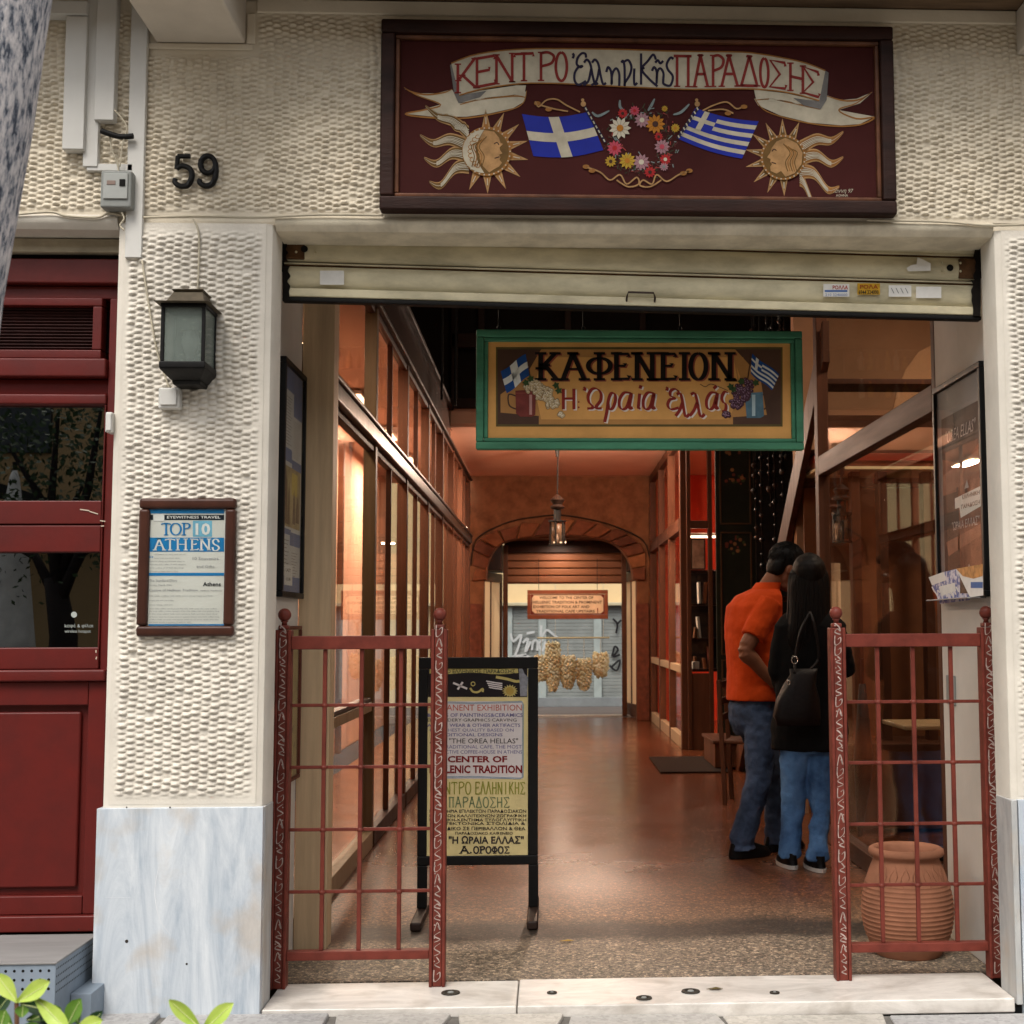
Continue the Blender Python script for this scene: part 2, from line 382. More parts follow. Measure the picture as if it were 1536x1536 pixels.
# ------------------------------------------------------------------ flat painting on a plane (lettering, posters)
class Paint(M):
    """works in a 2D canvas; f maps (u, v, layer height) to the plane where the print lies"""
    def __init__(s, f): super().__init__(); s.map = f

    def poly(s, pts, m, ly=1): return s.add([s.map(u, v, ly) for u, v in pts], [tuple(range(len(pts)))], m)

    def rect(s, u0, v0, u1, v1, m, ly=1): return s.poly([(u0, v0), (u1, v0), (u1, v1), (u0, v1)], m, ly)

    def disc(s, u, v, r, m, ly=1, ry=None, n=20, a0=0):
        return s.poly([(u + r * math.cos(6.2832 * i / n + a0), v + (ry or r) * math.sin(6.2832 * i / n + a0)) for i in range(n)], m, ly)

    def stroke(s, pts, w, m, ly=1, nib=None, taper=False, closed=False):
        n = len(pts)
        if n < 2: return s
        L, Rr = [], []
        for i in range(n):
            a = pts[(i - 1) % n] if closed or i else pts[0]; b = pts[(i + 1) % n] if closed or i < n - 1 else pts[-1]
            dx, dy = b[0] - a[0], b[1] - a[1]; l = math.hypot(dx, dy) or 1e-9; nx, ny = -dy / l, dx / l
            ww = w
            if nib is not None: ww = w * (.38 + .62 * abs(math.sin(math.atan2(dy, dx) - nib)))
            if taper: ww *= math.sin(math.pi * (.08 + .84 * i / (n - 1))) ** .6
            L.append((pts[i][0] + nx * ww / 2, pts[i][1] + ny * ww / 2)); Rr.append((pts[i][0] - nx * ww / 2, pts[i][1] - ny * ww / 2))
        vs = [s.map(u, v, ly) for u, v in L + Rr]
        return s.add(vs, [(i, (i + 1) % n, n + (i + 1) % n, n + i) for i in range(n if closed else n - 1)], m)

    def text(s, body, u0, u1, v0, v1, m, ly=1, bold=0., fit=True, shear=0.):
        """built-in font; v0 = cap top, v1 = baseline, stretched to u0..u1"""
        g = glyphs(body, bold, shear)
        if not g[0]: return s
        xs = [p[0] for p in g[0]]; x0, x1 = min(xs), max(xs)
        k = (u1 - u0) / (x1 - x0) if fit else (v1 - v0) / .73 * (1 if u1 > u0 else -1)
        return s.add([s.map(u0 + (x - x0) * k, v1 - (y / .73) * (v1 - v0), ly) for x, y in g[0]], g[1], m)

    def word(s, body, boxes, v0, v1, w, m, ly=1, nib=None, serif=True, warp=None, dx=0, dy=0):
        """hand-painted capitals from strokes, one canvas box per letter"""
        for ch, (a, b) in zip(body, boxes):
            for pts in SG[ch]:
                cur = crom(pts[1:], 7) if pts[0] == 'c' else pts
                q = []
                for x, y in (cur if pts[0] == 'c' else cur):
                    u = a + (b - a) * x
                    if warp: t, bb = warp(u); vv = bb + (t - bb) * y
                    else: vv = v1 + (v0 - v1) * y
                    q.append((u + dx, vv + dy))
                s.stroke(q, w, m, ly, nib)
                if serif and pts[0] != 'c':
                    for (e, o_) in ((q[0], q[1]), (q[-1], q[-2])):
                        if abs(o_[1] - e[1]) > abs(o_[0] - e[0]) * .8 and abs(v1 - v0) * .25 < abs(o_[1] - e[1]):
                            sw = w * 1.15; s.stroke([(e[0] - sw, e[1]), (e[0] + sw, e[1])], w * .5, m, ly)
        return s


_GC = {}


def glyphs(body, bold=0., shear=0.):
    k = (body, bold, shear)
    if k in _GC: return _GC[k]
    b2 = ''.join(dict(zip('ΑΒΕΖΗΙΚΜΝΟΡΤΥΧκ', 'ABEZHIKMNOPTYXk')).get(c, c) for c in body)
    c = bpy.data.curves.new('lettering', 'FONT'); c.body = b2; c.size = 1; c.resolution_u = 2; c.offset = bold; c.shear = shear
    o = bpy.data.objects.new('lettering', c); C.objects.link(o)
    dg = bpy.context.evaluated_depsgraph_get(); me = bpy.data.meshes.new_from_object(o.evaluated_get(dg))
    r = ([(v.co.x, v.co.y) for v in me.vertices], [tuple(p.vertices) for p in me.polygons])
    bpy.data.objects.remove(o); bpy.data.curves.remove(c); bpy.data.meshes.remove(me)
    _GC[k] = r; return r


def px(ax, v, sgn, k=.0009):
    """canvas in photo pixels for things lying in the plane axis=v"""
    return lambda a, b, ly=0: at(a, b, ax, v + sgn * k * ly)


def ell(cx, cy, rx, ry, a0=0, a1=360, n=10):
    return [(cx + rx * math.cos(R(a0 + (a1 - a0) * i / n)), cy + ry * math.sin(R(a0 + (a1 - a0) * i / n))) for i in range(n + 1)]


SG = {
    'Κ': [[(.14, 0), (.14, 1)], [(.88, 1), (.16, .42)], [(.34, .56), (.95, 0)]],
    'Ε': [[(.16, 0), (.16, 1)], [(.16, .98), (.92, .98), (.93, .86)], [(.16, .52), (.7, .52), (.7, .62)], [(.16, .02), (.95, .02), (.97, .15)]],
    'Ν': [[(.12, 0), (.12, 1)], [(.1, 1), (.88, 0)], [(.88, 0), (.88, 1)]],
    'Τ': [[(.5, 0), (.5, 1)], [(.04, .86), (.04, .97), (.96, .97), (.96, .86)]],
    'Ρ': [[(.18, 0), (.18, 1)], ['c', (.18, .97), (.6, 1), (.95, .86), (.8, .62), (.18, .5)]],
    'Ο': [['c'] + ell(.5, .5, .46, .5, 90, 450, 14)],
    'Π': [[(.2, 0), (.2, .97)], [(.8, 0), (.8, .97)], [(.02, .97), (.98, .97)]],
    'Α': [[(.02, 0), (.46, 1)], [(.46, 1), (.98, 0)], [(.2, .4), (.78, .4)], [(.3, 1), (.62, 1)]],
    'Δ': [[(.04, .02), (.5, 1)], [(.5, 1), (.96, .02)], [(.02, .02), (.98, .02)], [(.34, 1), (.64, 1)]],
    'Σ': [[(.92, .84), (.88, .97), (.08, .97), (.62, .52), (.06, .03), (.92, .03), (.97, .17)]],
    'Η': [[(.14, 0), (.14, 1)], [(.86, 0), (.86, 1)], [(.14, .52), (.86, .52)]],
    'Φ': [[(.5, 0), (.5, 1)], ['c'] + ell(.5, .52, .46, .3, 90, 450, 14)],
    'Ι': [[(.5, 0), (.5, 1)]],
    'Ω': [['c', (.04, .04), (.34, .06), (.36, .16), (.14, .36), (.1, .66), (.3, .95), (.6, 1), (.88, .8), (.88, .45), (.62, .16), (.6, .05), (.94, .05)], ['c', (-.18, 1.08), (-.1, 1), (-.16, .9)]],
    'ρ': [['c', (.0, -.62), (.2, -.1), (.36, .5), (.62, .78), (.92, .7), (.94, .4), (.7, .06), (.38, .02), (.3, .3)]],
    'α': [['c', (.86, .78), (.4, .8), (.08, .5), (.06, .16), (.28, .0), (.6, .14), (.9, .78), (.8, .3), (.78, .04), (1, .1)]],
    'ί': [['c', (.5, .76), (.36, .3), (.3, .06), (.6, .08)], [(.55, 1.), (.75, 1.16)]],
    'ι': [['c', (.4, .76), (.36, .3), (.36, .04), (.7, .08)]],
    'ε': [['c', (.95, .84), (.6, .98), (.26, .88), (.26, .66), (.6, .54), (.2, .46), (.04, .2), (.3, .0), (.9, .08)], ['c', (-.1, 1.08), (0, 1.02), (-.05, .9)]],
    'λ': [['c', (.1, .72), (.34, .78), (.48, .5), (.66, -.2), (.8, -.36), (1.0, -.22)], ['c', (.52, .34), (.3, -.05), (.02, -.32)]],
    'ά': [['c', (.86, .78), (.4, .8), (.08, .5), (.06, .16), (.28, .0), (.6, .14), (.9, .78), (.8, .3), (.78, .04), (1, .1)], [(.6, 1.), (.85, 1.14)]],
    'ς': [['c', (.98, .8), (.6, .84), (.3, .6), (.4, .38), (.76, .22), (.7, -.05), (.3, -.1)]],
    # the script word of the big sign
    '1': [['c', (.95, .86), (.9, .98), (.62, 1.0), (.3, .86), (.22, .66), (.5, .56), (.66, .6), (.3, .54), (.04, .34), (.08, .1), (.4, .0), (.95, .12)], ['c', (-.12, 1.), (-.02, .94), (-.1, .84)]],
    '2': [['c', (.05, .7), (.25, .8), (.5, .66), (.66, .3), (.84, .02), (1.05, .06)], ['c', (.56, .5), (.36, .12), (.0, -.02)]],
    '3': [['c', (.02, .4), (.14, .56), (.34, .42), (.4, .1), (.38, .04), (.44, .36), (.7, .52), (.9, .34), (.9, -.04)]],
    '4': [['c', (.0, .7), (.16, .76), (.3, .56), (.32, .0), (.34, .06), (.8, .32), (.94, .58), (.66, .78), (.3, .74)]],
    '5': [['c', (.36, .52), (.3, .2), (.4, .0), (.8, .06)]],
    '6': [[(.1, 0), (.1, 1)], ['c', (.96, .8), (.8, .96), (.5, .76), (.14, .5), (.5, .22), (1.05, -.06)], [(.1, .5), (.3, .54)]],
    '7': [['c', (.0, .44), (.16, .56), (.36, .4), (.34, .04), (.4, .4), (.62, .52), (.86, .36), (.84, .06), (1.0, .0)], ['c', (.24, .7), (.44, .78), (.62, .68), (.84, .76)]],
    '8': [['c', (.96, .82), (.7, .86), (.4, .66), (.5, .48), (.9, .26), (.7, -.02), (.2, .0)]],
}
SG['Λ'] = [[(.02, 0), (.46, 1)], [(.46, 1), (.98, 0)], [(.3, 1), (.62, 1)]]


# ================================================================== THE STREET FRONT
# --- pavement
g = struct(M().box(-40, 40, -30, .0, -.3, -.075, mat('mortar_bed', (110, 106, 100), .9, .15, 8, .3)), 'pavement')
slabm = [terrazzo('paving_stone_%d' % i, c, [c, tuple(x - 12 for x in c), tuple(x + 8 for x in c)], 60, .75, .15) for i, c in enumerate([(172, 168, 162), (182, 176, 166), (160, 158, 156)])]
M().add([(-2.6, -.013, .0045), (2.6, -.013, -.0787), (2.6, -2.4, -.0787), (-2.6, -2.4, .0045)], [(0, 1, 2, 3)], mat('mortar_joint', (120, 116, 110), .9, .2, 20, .3)).build('mortar', g)
rr = random.Random(3); ys = [-.012, -.33, -.7, -1.15, -1.7, -2.3]
for j in range(5):
    x = -2.4 + rr.random() * .2
    while x < 2.6:
        w = rr.uniform(.28, .62); y0, y1 = ys[j + 1] + .012, ys[j] - .012
        sk = rr.uniform(-.05, .05); t = -.014 - .016 * (x + 1) + rr.uniform(-.003, .003)
        P = [(x + .012, y1, t), (x + w - .012, y1 + rr.uniform(-.01, .0), t), (x + w - .012 + sk, y0, t), (x + .012 - sk * .6, y0 + rr.uniform(0, .02), t)]
        M().prism(P, slabm[rr.randrange(3)], (0, 0, -.05)).build('paving_slab', g, bevel=.006)
        x += w

# --- building front: body masses (behind the cast plaster sheets)
bf = T('building_front', 'cream plaster building front framing the shop passage with knobbly cast relief and blue marble plinths', 'building')
Z0, ZL, ZT = .68, 2.762, 3.563


def relief(name, x0, x1, z0, z1, y, m, hole=None, px_=.0310, pz=.0208, A=.0118, margin=(.02, .02, .02, .02), sidex=None, seed=1):
    """cast plaster: staggered columns of pillow-like knobs, built as one height sheet"""
    rng = np.random.RandomState(seed)
    nx = int((x1 - x0) / px_ * 5) + 1; nz = int((z1 - z0) / pz * 6) + 1
    X, Z = np.meshgrid(np.linspace(x0, x1, nx), np.linspace(z0, z1, nz))
    # slow wander of the pattern
    U = X + .006 * np.sin(Z * 7 + 1.3 * seed) + .004 * np.sin(Z * 19 + X * 3); V = Z + .007 * np.sin(X * 5.1 + seed) + .004 * np.sin(X * 13 + Z * 4)
    ci = np.floor(U / px_); s = U / px_ - ci - .5
    jit = rng.rand(4000); h1 = jit[(ci.astype(int) * 37) % 4000]
    tv = V / pz + (ci % 2) * .5 + (h1 - .5) * .22
    ri = np.floor(tv); t = tv - ri
    h2 = jit[(ci.astype(int) * 131 + ri.astype(int) * 17) % 4000]; h3 = jit[(ci.astype(int) * 57 + ri.astype(int) * 91 + 11) % 4000]
    s2 = s + (h3 - .5) * .16
    lat = np.clip(1 - np.abs(2 * s2) ** 2.4 * .85, 0, 1)
    up = np.clip(t / .22, 0, 1); up = up * up * (3 - 2 * up)
    dn = np.clip((1 - t) / .75, 0, 1); dn = np.sin(dn * np.pi / 2) ** 1.1
    H = A * np.where(h2 > .985, .2, .6 + .75 * h2) * lat * up * dn + .0012 * np.sin(X * 60 + Z * 31) * np.sin(Z * 47)
    ml, mr, mb_, mt = margin
    def edge(d, w): return np.clip(d / w - .6, 0, 1)
    k = np.ones_like(H)
    if ml: k *= edge(X - x0, ml)
    if mr: k *= edge(x1 - X, mr)
    if mb_: k *= edge(Z - z0, mb_)
    if mt: k *= edge(z1 - Z, mt)
    if hole:
        a, b, c, d = hole; dd = np.maximum(np.maximum(a - X, X - b), np.maximum(c - Z, Z - d)); k *= np.clip(dd / .02 - .8, 0, 1)
    H = H * k
    if sidex is None: V3 = np.stack([X, y - H, Z], -1).reshape(-1, 3)
    else: V3 = np.stack([np.full_like(X, 0) + sidex[0] + sidex[1] * H, X, Z], -1).reshape(-1, 3)
    i = np.arange(nx * nz).reshape(nz, nx)
    F = np.stack([i[:-1, :-1], i[:-1, 1:], i[1:, 1:], i[1:, :-1]], -1).reshape(-1, 4)
    me = bpy.data.meshes.new(name); me.from_pydata(V3.tolist(), [], F.tolist()); me.materials.append(m)
    me.polygons.foreach_set('use_smooth', np.ones(len(F), bool))
    o = bpy.data.objects.new(name, me); C.objects.link(o); par(o, bf); return o


# upper wall
bx('wall', bf, -3.2, 3.2, .006, .30, ZL - .03, 5.2, plaster_up)
relief('relief_plaster', -2.3, 2.3, ZL, ZT - .0, -.0, plaster_up, A=.0135, px_=.0285, pz=.0198, hole=(-1.445, -1.07, 3.375, 3.7), margin=(0, 0, .02, .055))
# lintel band with a rounded lower edge, over passage and over the red shopfront
pr = [(.30, ZL - .0), (-.004, ZL - .0), (-.012, ZL - .012), (-.012, ZL - .022), (-.004, ZL - .034), (.012, ZL - .05), (.16, ZL - .055), (.30, ZL - .055)]
for a, b in ((-.98, 1.625), (-2.6, -1.536)):
    M().prism([(a, y, z) for y, z in pr], plaster_dirty if a > -1 else plaster, (b - a, 0, 0)).build('lintel', bf, smooth='auto')
# pilasters
for (a, b, nm) in ((-1.536, -.982, 'l'), (1.624, 2.35, 'r')):
    cr_ = .03; y0 = -.012
    prof = [(a, .134), (a, y0 + cr_), (a + .006, y0 + .010), (a + cr_, y0), (b - cr_, y0), (b - .008, y0 + .010), (b, y0 + cr_), (b, .134)]
    M().prism([(x, y, Z0 - .01) for x, y in prof], plaster, (0, 0, ZL - .03 - Z0 + .01)).build('pilaster', bf, smooth='auto')
    relief('relief_plaster', a + .028, b - .028, Z0 + .01, ZL - .03, y0 - .001, plaster, margin=(.02, .022, .03, .035), seed=3)
    # marble cladding of the foot
    M().box(a - .006 if nm == 'l' else a + .022, b + .002, -.032, -.004, -.08, Z0, marb).build('plinth_slab', bf, bevel=.002)
    if nm == 'l': M().box(b - .018, b + .004, -.002, .128, -.03, Z0, marb3).build('plinth_slab', bf, bevel=.003); M().box(a - .006, a + .014, -.002, .3, -.06, Z0, marb3).build('plinth_slab', bf, bevel=.003)
    else: M().box(a - .004, a + .018, -.034, .13, -.02, Z0, marb3).build('plinth_slab', bf, bevel=.004)
for a, b, r_ in ((280, 1446, .004), (190, 1412, .006), (190, 1211, .003), (255, 1211, .003), (118, 1394, .002)):
    p = at(a, b, 1, -.0325); M().lathe([(r_, 0), (r_ * .6, -.0015), (.0005, -.0012)], (p.x, -.0322, p.z), mat('hole_grime', (52, 46, 40), .8), 9, ax=1).build('plugged_hole', bf)
q = Paint(px(1, -.0326, -1, .0003)); scm = mat('marble_scratch', (226, 230, 234), .5); q.stroke(crom([(238, 1300), (232, 1340), (240, 1380), (256, 1402)], 6), 1.3, scm, 1, taper=True); q.stroke([(158, 1346), (196, 1346)], 1, scm, 1, taper=True); q.build('scratch', bf)
# jamb returns of the passage mouth, rough on the right
M().box(-.994, -.983, .02, .13, Z0, ZL - .056, plaster).build('jamb', bf, bevel=.002)
M().box(1.625, 1.640, .012, .135, Z0, ZL - .056, plaster_dirty).build('jamb', bf, bevel=.004)
# dark roller channels
for x in (-1.018, 1.672):
    M().box(x - .004, x + .012 if x < 0 else x + .02, .136, .20, 0, 2.72, black).build('shutter_channel', bf)
# brackets and balcony
for x0, x1 in ((-1.417, -1.098), (1.735, 2.1)):
    M().box(x0, x1, -1.0, -.002, 3.40, 3.569, concrete).build('bracket', bf, bevel=.008)
M().box(-2.6, 2.6, -.38, .0, 3.57, 3.72, soffit).build('balcony_slab', bf, bevel=.004)
bal = M()
for i in range(60): bal.box(-2.5 + i * .085, -2.485 + i * .085, -.36, -.34, 3.72, 4.6, black)
bal.box(-2.6, 2.6, -.38, -.32, 4.6, 4.64, black).build('balcony_railing', bf)
# moulding line between wall and soffit
M().box(-1.06, 1.735, -.014, -.001, 3.515, 3.568, plaster_up).build('moulding', bf, bevel=.006)
M().box(-1.445, -1.07, -.010, -.001, 3.375, 3.398, plaster_up).build('moulding', bf, bevel=.005)
M().box(-1.095, -1.062, -.0095, -.001, 3.3985, 3.514, plaster_up).build('moulding', bf, bevel=.005)

# --- sill
sl = T('marble_sill', 'long worn white marble doorstep with empty bolt sockets across the passage mouth', 'doorstep', (0, 0, 0))
M().box(-.977, -.112, -.02, .315, -.05, 0, marb2).build('slab', sl, bevel=.006)
M().box(-.109, 1.619, -.02, .33, -.05, 0, marb2).build('slab', sl, bevel=.006)
for (a, b, r) in ((676, 1490, .026), (828, 1490, .014), (966, 1498, .022), (1036, 1488, .026), (1162, 1490, .014), (660, 1481, .0)):
    if r:
        p = at(a, b, 2, .0); mm_ = M(); mm_.lathe([(r * 1.3, .001), (r * 1.25, .005), (r * .8, .006), (r * .7, .0015), (.001, .0015)], (p.x, p.y, 0), mat('socket_grime', (70, 64, 56), .7, .3, 40), 14)
        mm_.lathe([(r * .45, .002), (r * .4, .006), (.001, .007)], (p.x, p.y, 0), greybox, 8); mm_.build('bolt_socket', sl, smooth='auto')
# fallen leaves
for (a, b, z, c, lb) in ((820, 1524, -.04, (130, 150, 40), 'small green fallen leaf on the pavement before the marble doorstep'), (1072, 1484, .002, (90, 80, 40), 'tiny olive leaf on the marble doorstep near the middle'), (198, 1524, -.05, (200, 170, 60), 'yellow fallen leaf on the pavement below the left marble plinth'), (850, 1412, .002, (190, 150, 50), 'thin yellow leaf on the pebbled floor before the easel board')):
    p = at(a, b, 2, z); w = .03
    one(M().prism([(p.x - w, p.y, z + .001), (p.x - w * .3, p.y - .012, z + .004), (p.x + w * .6, p.y - .011, z + .005), (p.x + w, p.y + .004, z + .001), (p.x + .2 * w, p.y + .014, z + .004)], mat('leaf_%d' % a, c, .5), (0, 0, .001)), 'fallen_leaf', lb, 'leaf')

# --- floor of the passage
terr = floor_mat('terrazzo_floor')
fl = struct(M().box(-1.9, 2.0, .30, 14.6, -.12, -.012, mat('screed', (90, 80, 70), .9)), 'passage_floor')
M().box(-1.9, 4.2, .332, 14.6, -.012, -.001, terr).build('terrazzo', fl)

# --- roller shutter
rs = T('roller_shutter', 'half lowered cream roller shutter with stickers and rust above the passage', 'roller shutter', (-.985, .18, 2.495))
mxs = Matrix.Translation((-.985, .18, 2.495)) @ Matrix.Rotation(.0215, 4, 'Y')
Lx = 2.615


def slat(z0, z1, bulge=.016, m=shutterp):
    n = 7; pr = [(-bulge * math.sin(math.pi * i / n) ** .6, z0 + (z1 - z0) * i / n) for i in range(n + 1)]
    mm_ = M(); mm_.prism([mxs @ Vector((0, y, z)) for y, z in pr + [(.012, z1), (.012, z0)]], m, mxs.to_3x3() @ Vector((Lx, 0, 0)))
    return mm_.build('slat', rs, smooth='auto')


for z0, z1 in ((.054, .136), (.154, .240), (.252, .338), (.350, .43)): slat(z0, z1)
for z0 in (.137, .241, .339):
    M().box(0, Lx, .0, .014, z0, z0 + .012, shutdirt, mxs).build('joint', rs); M().box(0, Lx, -.008, .004, z0 + .006, z0 + .011, shutterp, mxs).build('bead', rs)
M().box(0, Lx, -.022, .02, .018, .050, shutterp, mxs).build('bottom_bar', rs, bevel=.005)
M().box(0, Lx, -.018, .022, 0, .0165, rubber, mxs).build('rubber_seal', rs, bevel=.004)
for (x0, x1) in ((.0, .075), (Lx - .085, Lx)): M().box(x0, x1, -.0185, .0, .16, .235, shutdirt, mxs).build('end_plate', rs, bevel=.004)
for x in (.075, Lx - .12):
    M().lathe([(.013, -.02), (.013, -.021), (.001, -.0215)], mxs @ Vector((x - .0, 0, .197)), dark, 12, ax=1).build('bolt_hole', rs)
    for dx, dz in ((.04, -.012), (.04, .02), (-.03, -.012), (-.03, .02)): M().ball(mxs @ Vector((x + dx, -.019, .197 + dz)), .005, shutterp, 8).build('rivet', rs)
gr_ = mat('shutter_soot', (26, 20, 15), .85, .3, 30); rgm_ = random.Random(77)
def soot(x0, x1, y0, y1, n=7):
    q = Paint(px(1, .1545, -1, .0004)); L_ = [(x0, y0 + (y1 - y0) * i / n) for i in range(n + 1)]; R_ = crom([(x1 + rgm_.uniform(-2, 3) * (1 if x1 > x0 else -1), y0 + (y1 - y0) * i / n) for i in range(n, -1, -1)], 4)
    q.poly(L_ + R_, gr_, .3); q.build('soot_stain', rs)
for a, b, c, d in ((424, 430, 361, 392), (424, 433, 399, 452), (1471, 1462, 372, 420), (1471, 1458, 420, 474)): soot(a, b, c, d)
hb = M(); hb.tube([mxs @ Vector(p) for p in [(1.273, -.012, .03), (1.273, -.04, .045), (1.278, -.045, .062), (1.372, -.045, .062), (1.378, -.04, .045), (1.378, -.012, .03)]], .004, bronze, 6); hb.build('handle', rs, smooth=True)
paper = mat('sticker_paper', (222, 220, 214), .6, .06, 30)


def sticker(a0, b0, a1, b1, kind):
    q = Paint(px(1, .155, -1)); q.rect(a0, b0, a1, b1, paper if kind != 2 else mat('sticker_yellow', (208, 160, 40), .6, .2, 60), 1)
    if kind == 1:
        q.text('ΡΟΛΛΑ', a0 + 14, a1 - 2, b0 + 2, b0 + 8, mat('print_red', (176, 44, 40), .6), 2, .02); q.rect(a0 + 2, b0 + 9, a1 - 3, b0 + 12, mat('print_blue', (90, 120, 176), .6), 2)
        q.text('210 3240000', a0 + 3, a1 - 3, b0 + 14, b0 + 18, mat('print_blue', (90, 120, 176), .6), 2)
    if kind == 2:
        q.text('ΡΟΛΑ', a0 + 4, a1 - 3, b0 + 2, b0 + 8, mat('print_redbrown', (150, 60, 20), .6), 2, .02); q.text('6944 324000', a0 + 2, a1 - 2, b0 + 10, b0 + 16, mat('print_black', (30, 28, 26), .6), 2, .02)
    if kind == 3:
        for k_ in range(4): q.stroke([(a0 + 4 + 7 * k_, b0 + 4), (a0 + 8 + 7 * k_, b1 - 5)], 1.2, greybox, 2)
    q.build('sticker', rs)


sticker(480, 406, 516, 427, 0); sticker(1235, 426, 1274, 445, 1); sticker(1286, 425, 1320, 442, 2); sticker(1333, 428, 1367, 445, 3); sticker(1374, 430, 1412, 447, 0)
q = Paint(px(1, .155, -1)); q.poly([(1360, 402), (1366, 398), (1375, 396), (1376, 386), (1384, 389), (1396, 395), (1396, 406), (1362, 407)], paper); q.build('sticker', rs, label='torn white sticker remnant')
# dark shutter box behind, soffit of mouth
bx('shutter_box', bf, -1.0, 1.66, .21, .42, 2.62, 3.0, dark)
bx('head_beam', bf, -1.2, 1.9, .42, .55, 2.66, 3.2, dwoodx)

# --- big painted sign over the passage
sg = T('painted_sign', 'large dark red painted sign with ribbon lettering, two flags, flower wreath and two suns', 'sign', (.33, -.06, 3.12))
brf = mat('sign_frame_brown', (52, 26, 17), .55, .3, 6, .3, 60, spec=.2, stretch=(.5, 2, 2)); brf2 = mat('sign_frame_edge', (112, 70, 46), .45, .3, 12)
maroon = mat('sign_maroon', (62, 14, 9), .75, .14, 3, spec=.2)
X0, X1, Zb, Zt = -.603, 1.256, 2.77, 3.474
for a, b, c, d in ((X0, X1, Zt - .05, Zt), (X0, X1, Zb, Zb + .052), (X0, X0 + .05, Zb + .0525, Zt - .0505), (X1 - .05, X1, Zb + .0525, Zt - .0505)):
    m_ = M().box(a, b, -.07, -.012, c, d, brf); m_.build('frame_bar', sg, bevel=.008, seg=2)
for a, b, c, d in ((X0 + .0505, X1 - .0505, Zt - .066, Zt - .0505), (X0 + .0505, X1 - .0505, Zb + .0525, Zb + .068), (X0 + .0505, X0 + .066, Zb + .0685, Zt - .0665), (X1 - .066, X1 - .0505, Zb + .0685, Zt - .0665)):
    M().box(a, b, -.052, -.012, c, d, brf2).build('inner_moulding', sg, bevel=.004)
M().box(X0 + .0665, X1 - .0665, -.036, -.012, Zb + .0685, Zt - .0665, maroon).build('panel', sg)
F1 = px(1, -.037, -1, .0007)
cream = mat('sign_cream', (190, 180, 158), .7, .15, 14, spec=.2); gold = mat('sign_gold', (150, 100, 44), .6, .15, 20, spec=.2); goldl = mat('sign_pale_gold', (176, 134, 86), .6, .2, 30, spec=.2)
blue = mat('sign_flag_blue', (10, 30, 140), .5, .1, 10); letr = mat('sign_letter_red', (128, 30, 22), .5, .1, 10); letb = mat('sign_letter_navy', (26, 16, 48), .5, .1, 10)
shade_ = mat('sign_ribbon_fold', (116, 112, 108), .6, .2, 20); ocd = mat('sign_dark_ochre', (104, 74, 26), .5, .15, 20)


def lerpc(P, x):
    if x <= P[0][0]: return P[0][1]
    for (a, b), (c, d) in zip(P, P[1:]):
        if x <= c: return b + (d - b) * (x - a) / (c - a)
    return P[-1][1]


TOP = crom([(677, 95), (705, 84), (742, 77), (780, 74), (820, 73), (925, 74), (1013, 77), (1107, 78), (1140, 81), (1175, 87), (1210, 95), (1238, 106)], 4)
BOT = crom([(689, 143), (705, 138), (736, 131), (785, 125), (834, 125), (880, 127), (958, 131), (1006, 133), (1040, 134), (1118, 133), (1150, 135), (1177, 138), (1205, 144), (1229, 151)], 4)
rb = Paint(F1)
rb.poly([(606, 133), (628, 140), (655, 140), (678, 134), (690, 155), (720, 150), (770, 143), (789, 137), (787, 152), (770, 162), (735, 170), (700, 175), (650, 175), (610, 171), (660, 157)], cream, 1)
rb.poly([(1240, 143), (1262, 150), (1285, 148), (1309, 138), (1290, 155), (1258, 165), (1312, 175), (1290, 186), (1262, 188), (1215, 184), (1170, 173), (1137, 158), (1131, 148), (1150, 148), (1200, 155), (1233, 160)], cream, 1)
for L_ in ([(606, 131), (618, 138), (640, 142), (665, 139), (678, 134)], [(606, 131), (626, 143), (661, 157), (636, 165), (608, 171), (640, 176), (700, 177), (760, 166), (784, 155), (790, 136)], [(690, 157), (720, 149), (770, 144), (788, 146)],
           [(1308, 138), (1290, 149), (1266, 151), (1240, 144)], [(1308, 138), (1284, 155), (1258, 165), (1285, 178), (1312, 176), (1290, 187), (1250, 189), (1200, 182), (1150, 167), (1132, 148)], [(1134, 150), (1160, 149), (1200, 157), (1230, 164)]):
    rb.stroke(crom(L_, 5), 2.4, gold, 2, taper=True)
rb.poly([(689, 143), (720, 136), (775, 128), (789, 128), (787, 140), (740, 146), (700, 153), (688, 154)], cream, 2)
rb.poly([(675, 97), (679, 97), (690, 143), (688, 155), (681, 140)], shade_, 3); rb.poly([(688, 155), (690, 143), (730, 136), (720, 146)], shade_, 3); rb.poly([(1131, 134), (1180, 140), (1229, 151), (1231, 163), (1185, 157), (1134, 148)], cream, 2)
rb.poly([(1190, 147), (1229, 152), (1231, 164), (1205, 158)], shade_, 3); rb.poly([(1238, 106), (1243, 109), (1240, 150), (1231, 164), (1229, 151)], shade_, 3)
n_ = 40; xs = [677 + (1238 - 677) * i / n_ for i in range(n_ + 1)]; xb = [689 + (1229 - 689) * i / n_ for i in range(n_ + 1)]
rb.add([F1(x, lerpc(TOP, x), 4) for x in xs] + [F1(x, lerpc(BOT, x), 4) for x in xb], [(i, i + 1, n_ + 2 + i, n_ + 1 + i) for i in range(n_)], cream)
rb.stroke([(x, lerpc(TOP, x)) for x in xs], 2, gold, 5); rb.stroke([(x, lerpc(BOT, x)) for x in xb], 2, gold, 5)
rb.build('painted_ribbon', sg)
wp = lambda u: (lerpc(TOP, u) + 5.5, lerpc(BOT, u) - 4)
lt = Paint(F1)
lt.word('ΚΕΝΤΡΟ', [(682, 716), (710, 744), (741, 772), (771, 801), (807, 832), (833, 851)], 84, 130, 4.2, letr, 6, None, True, wp)
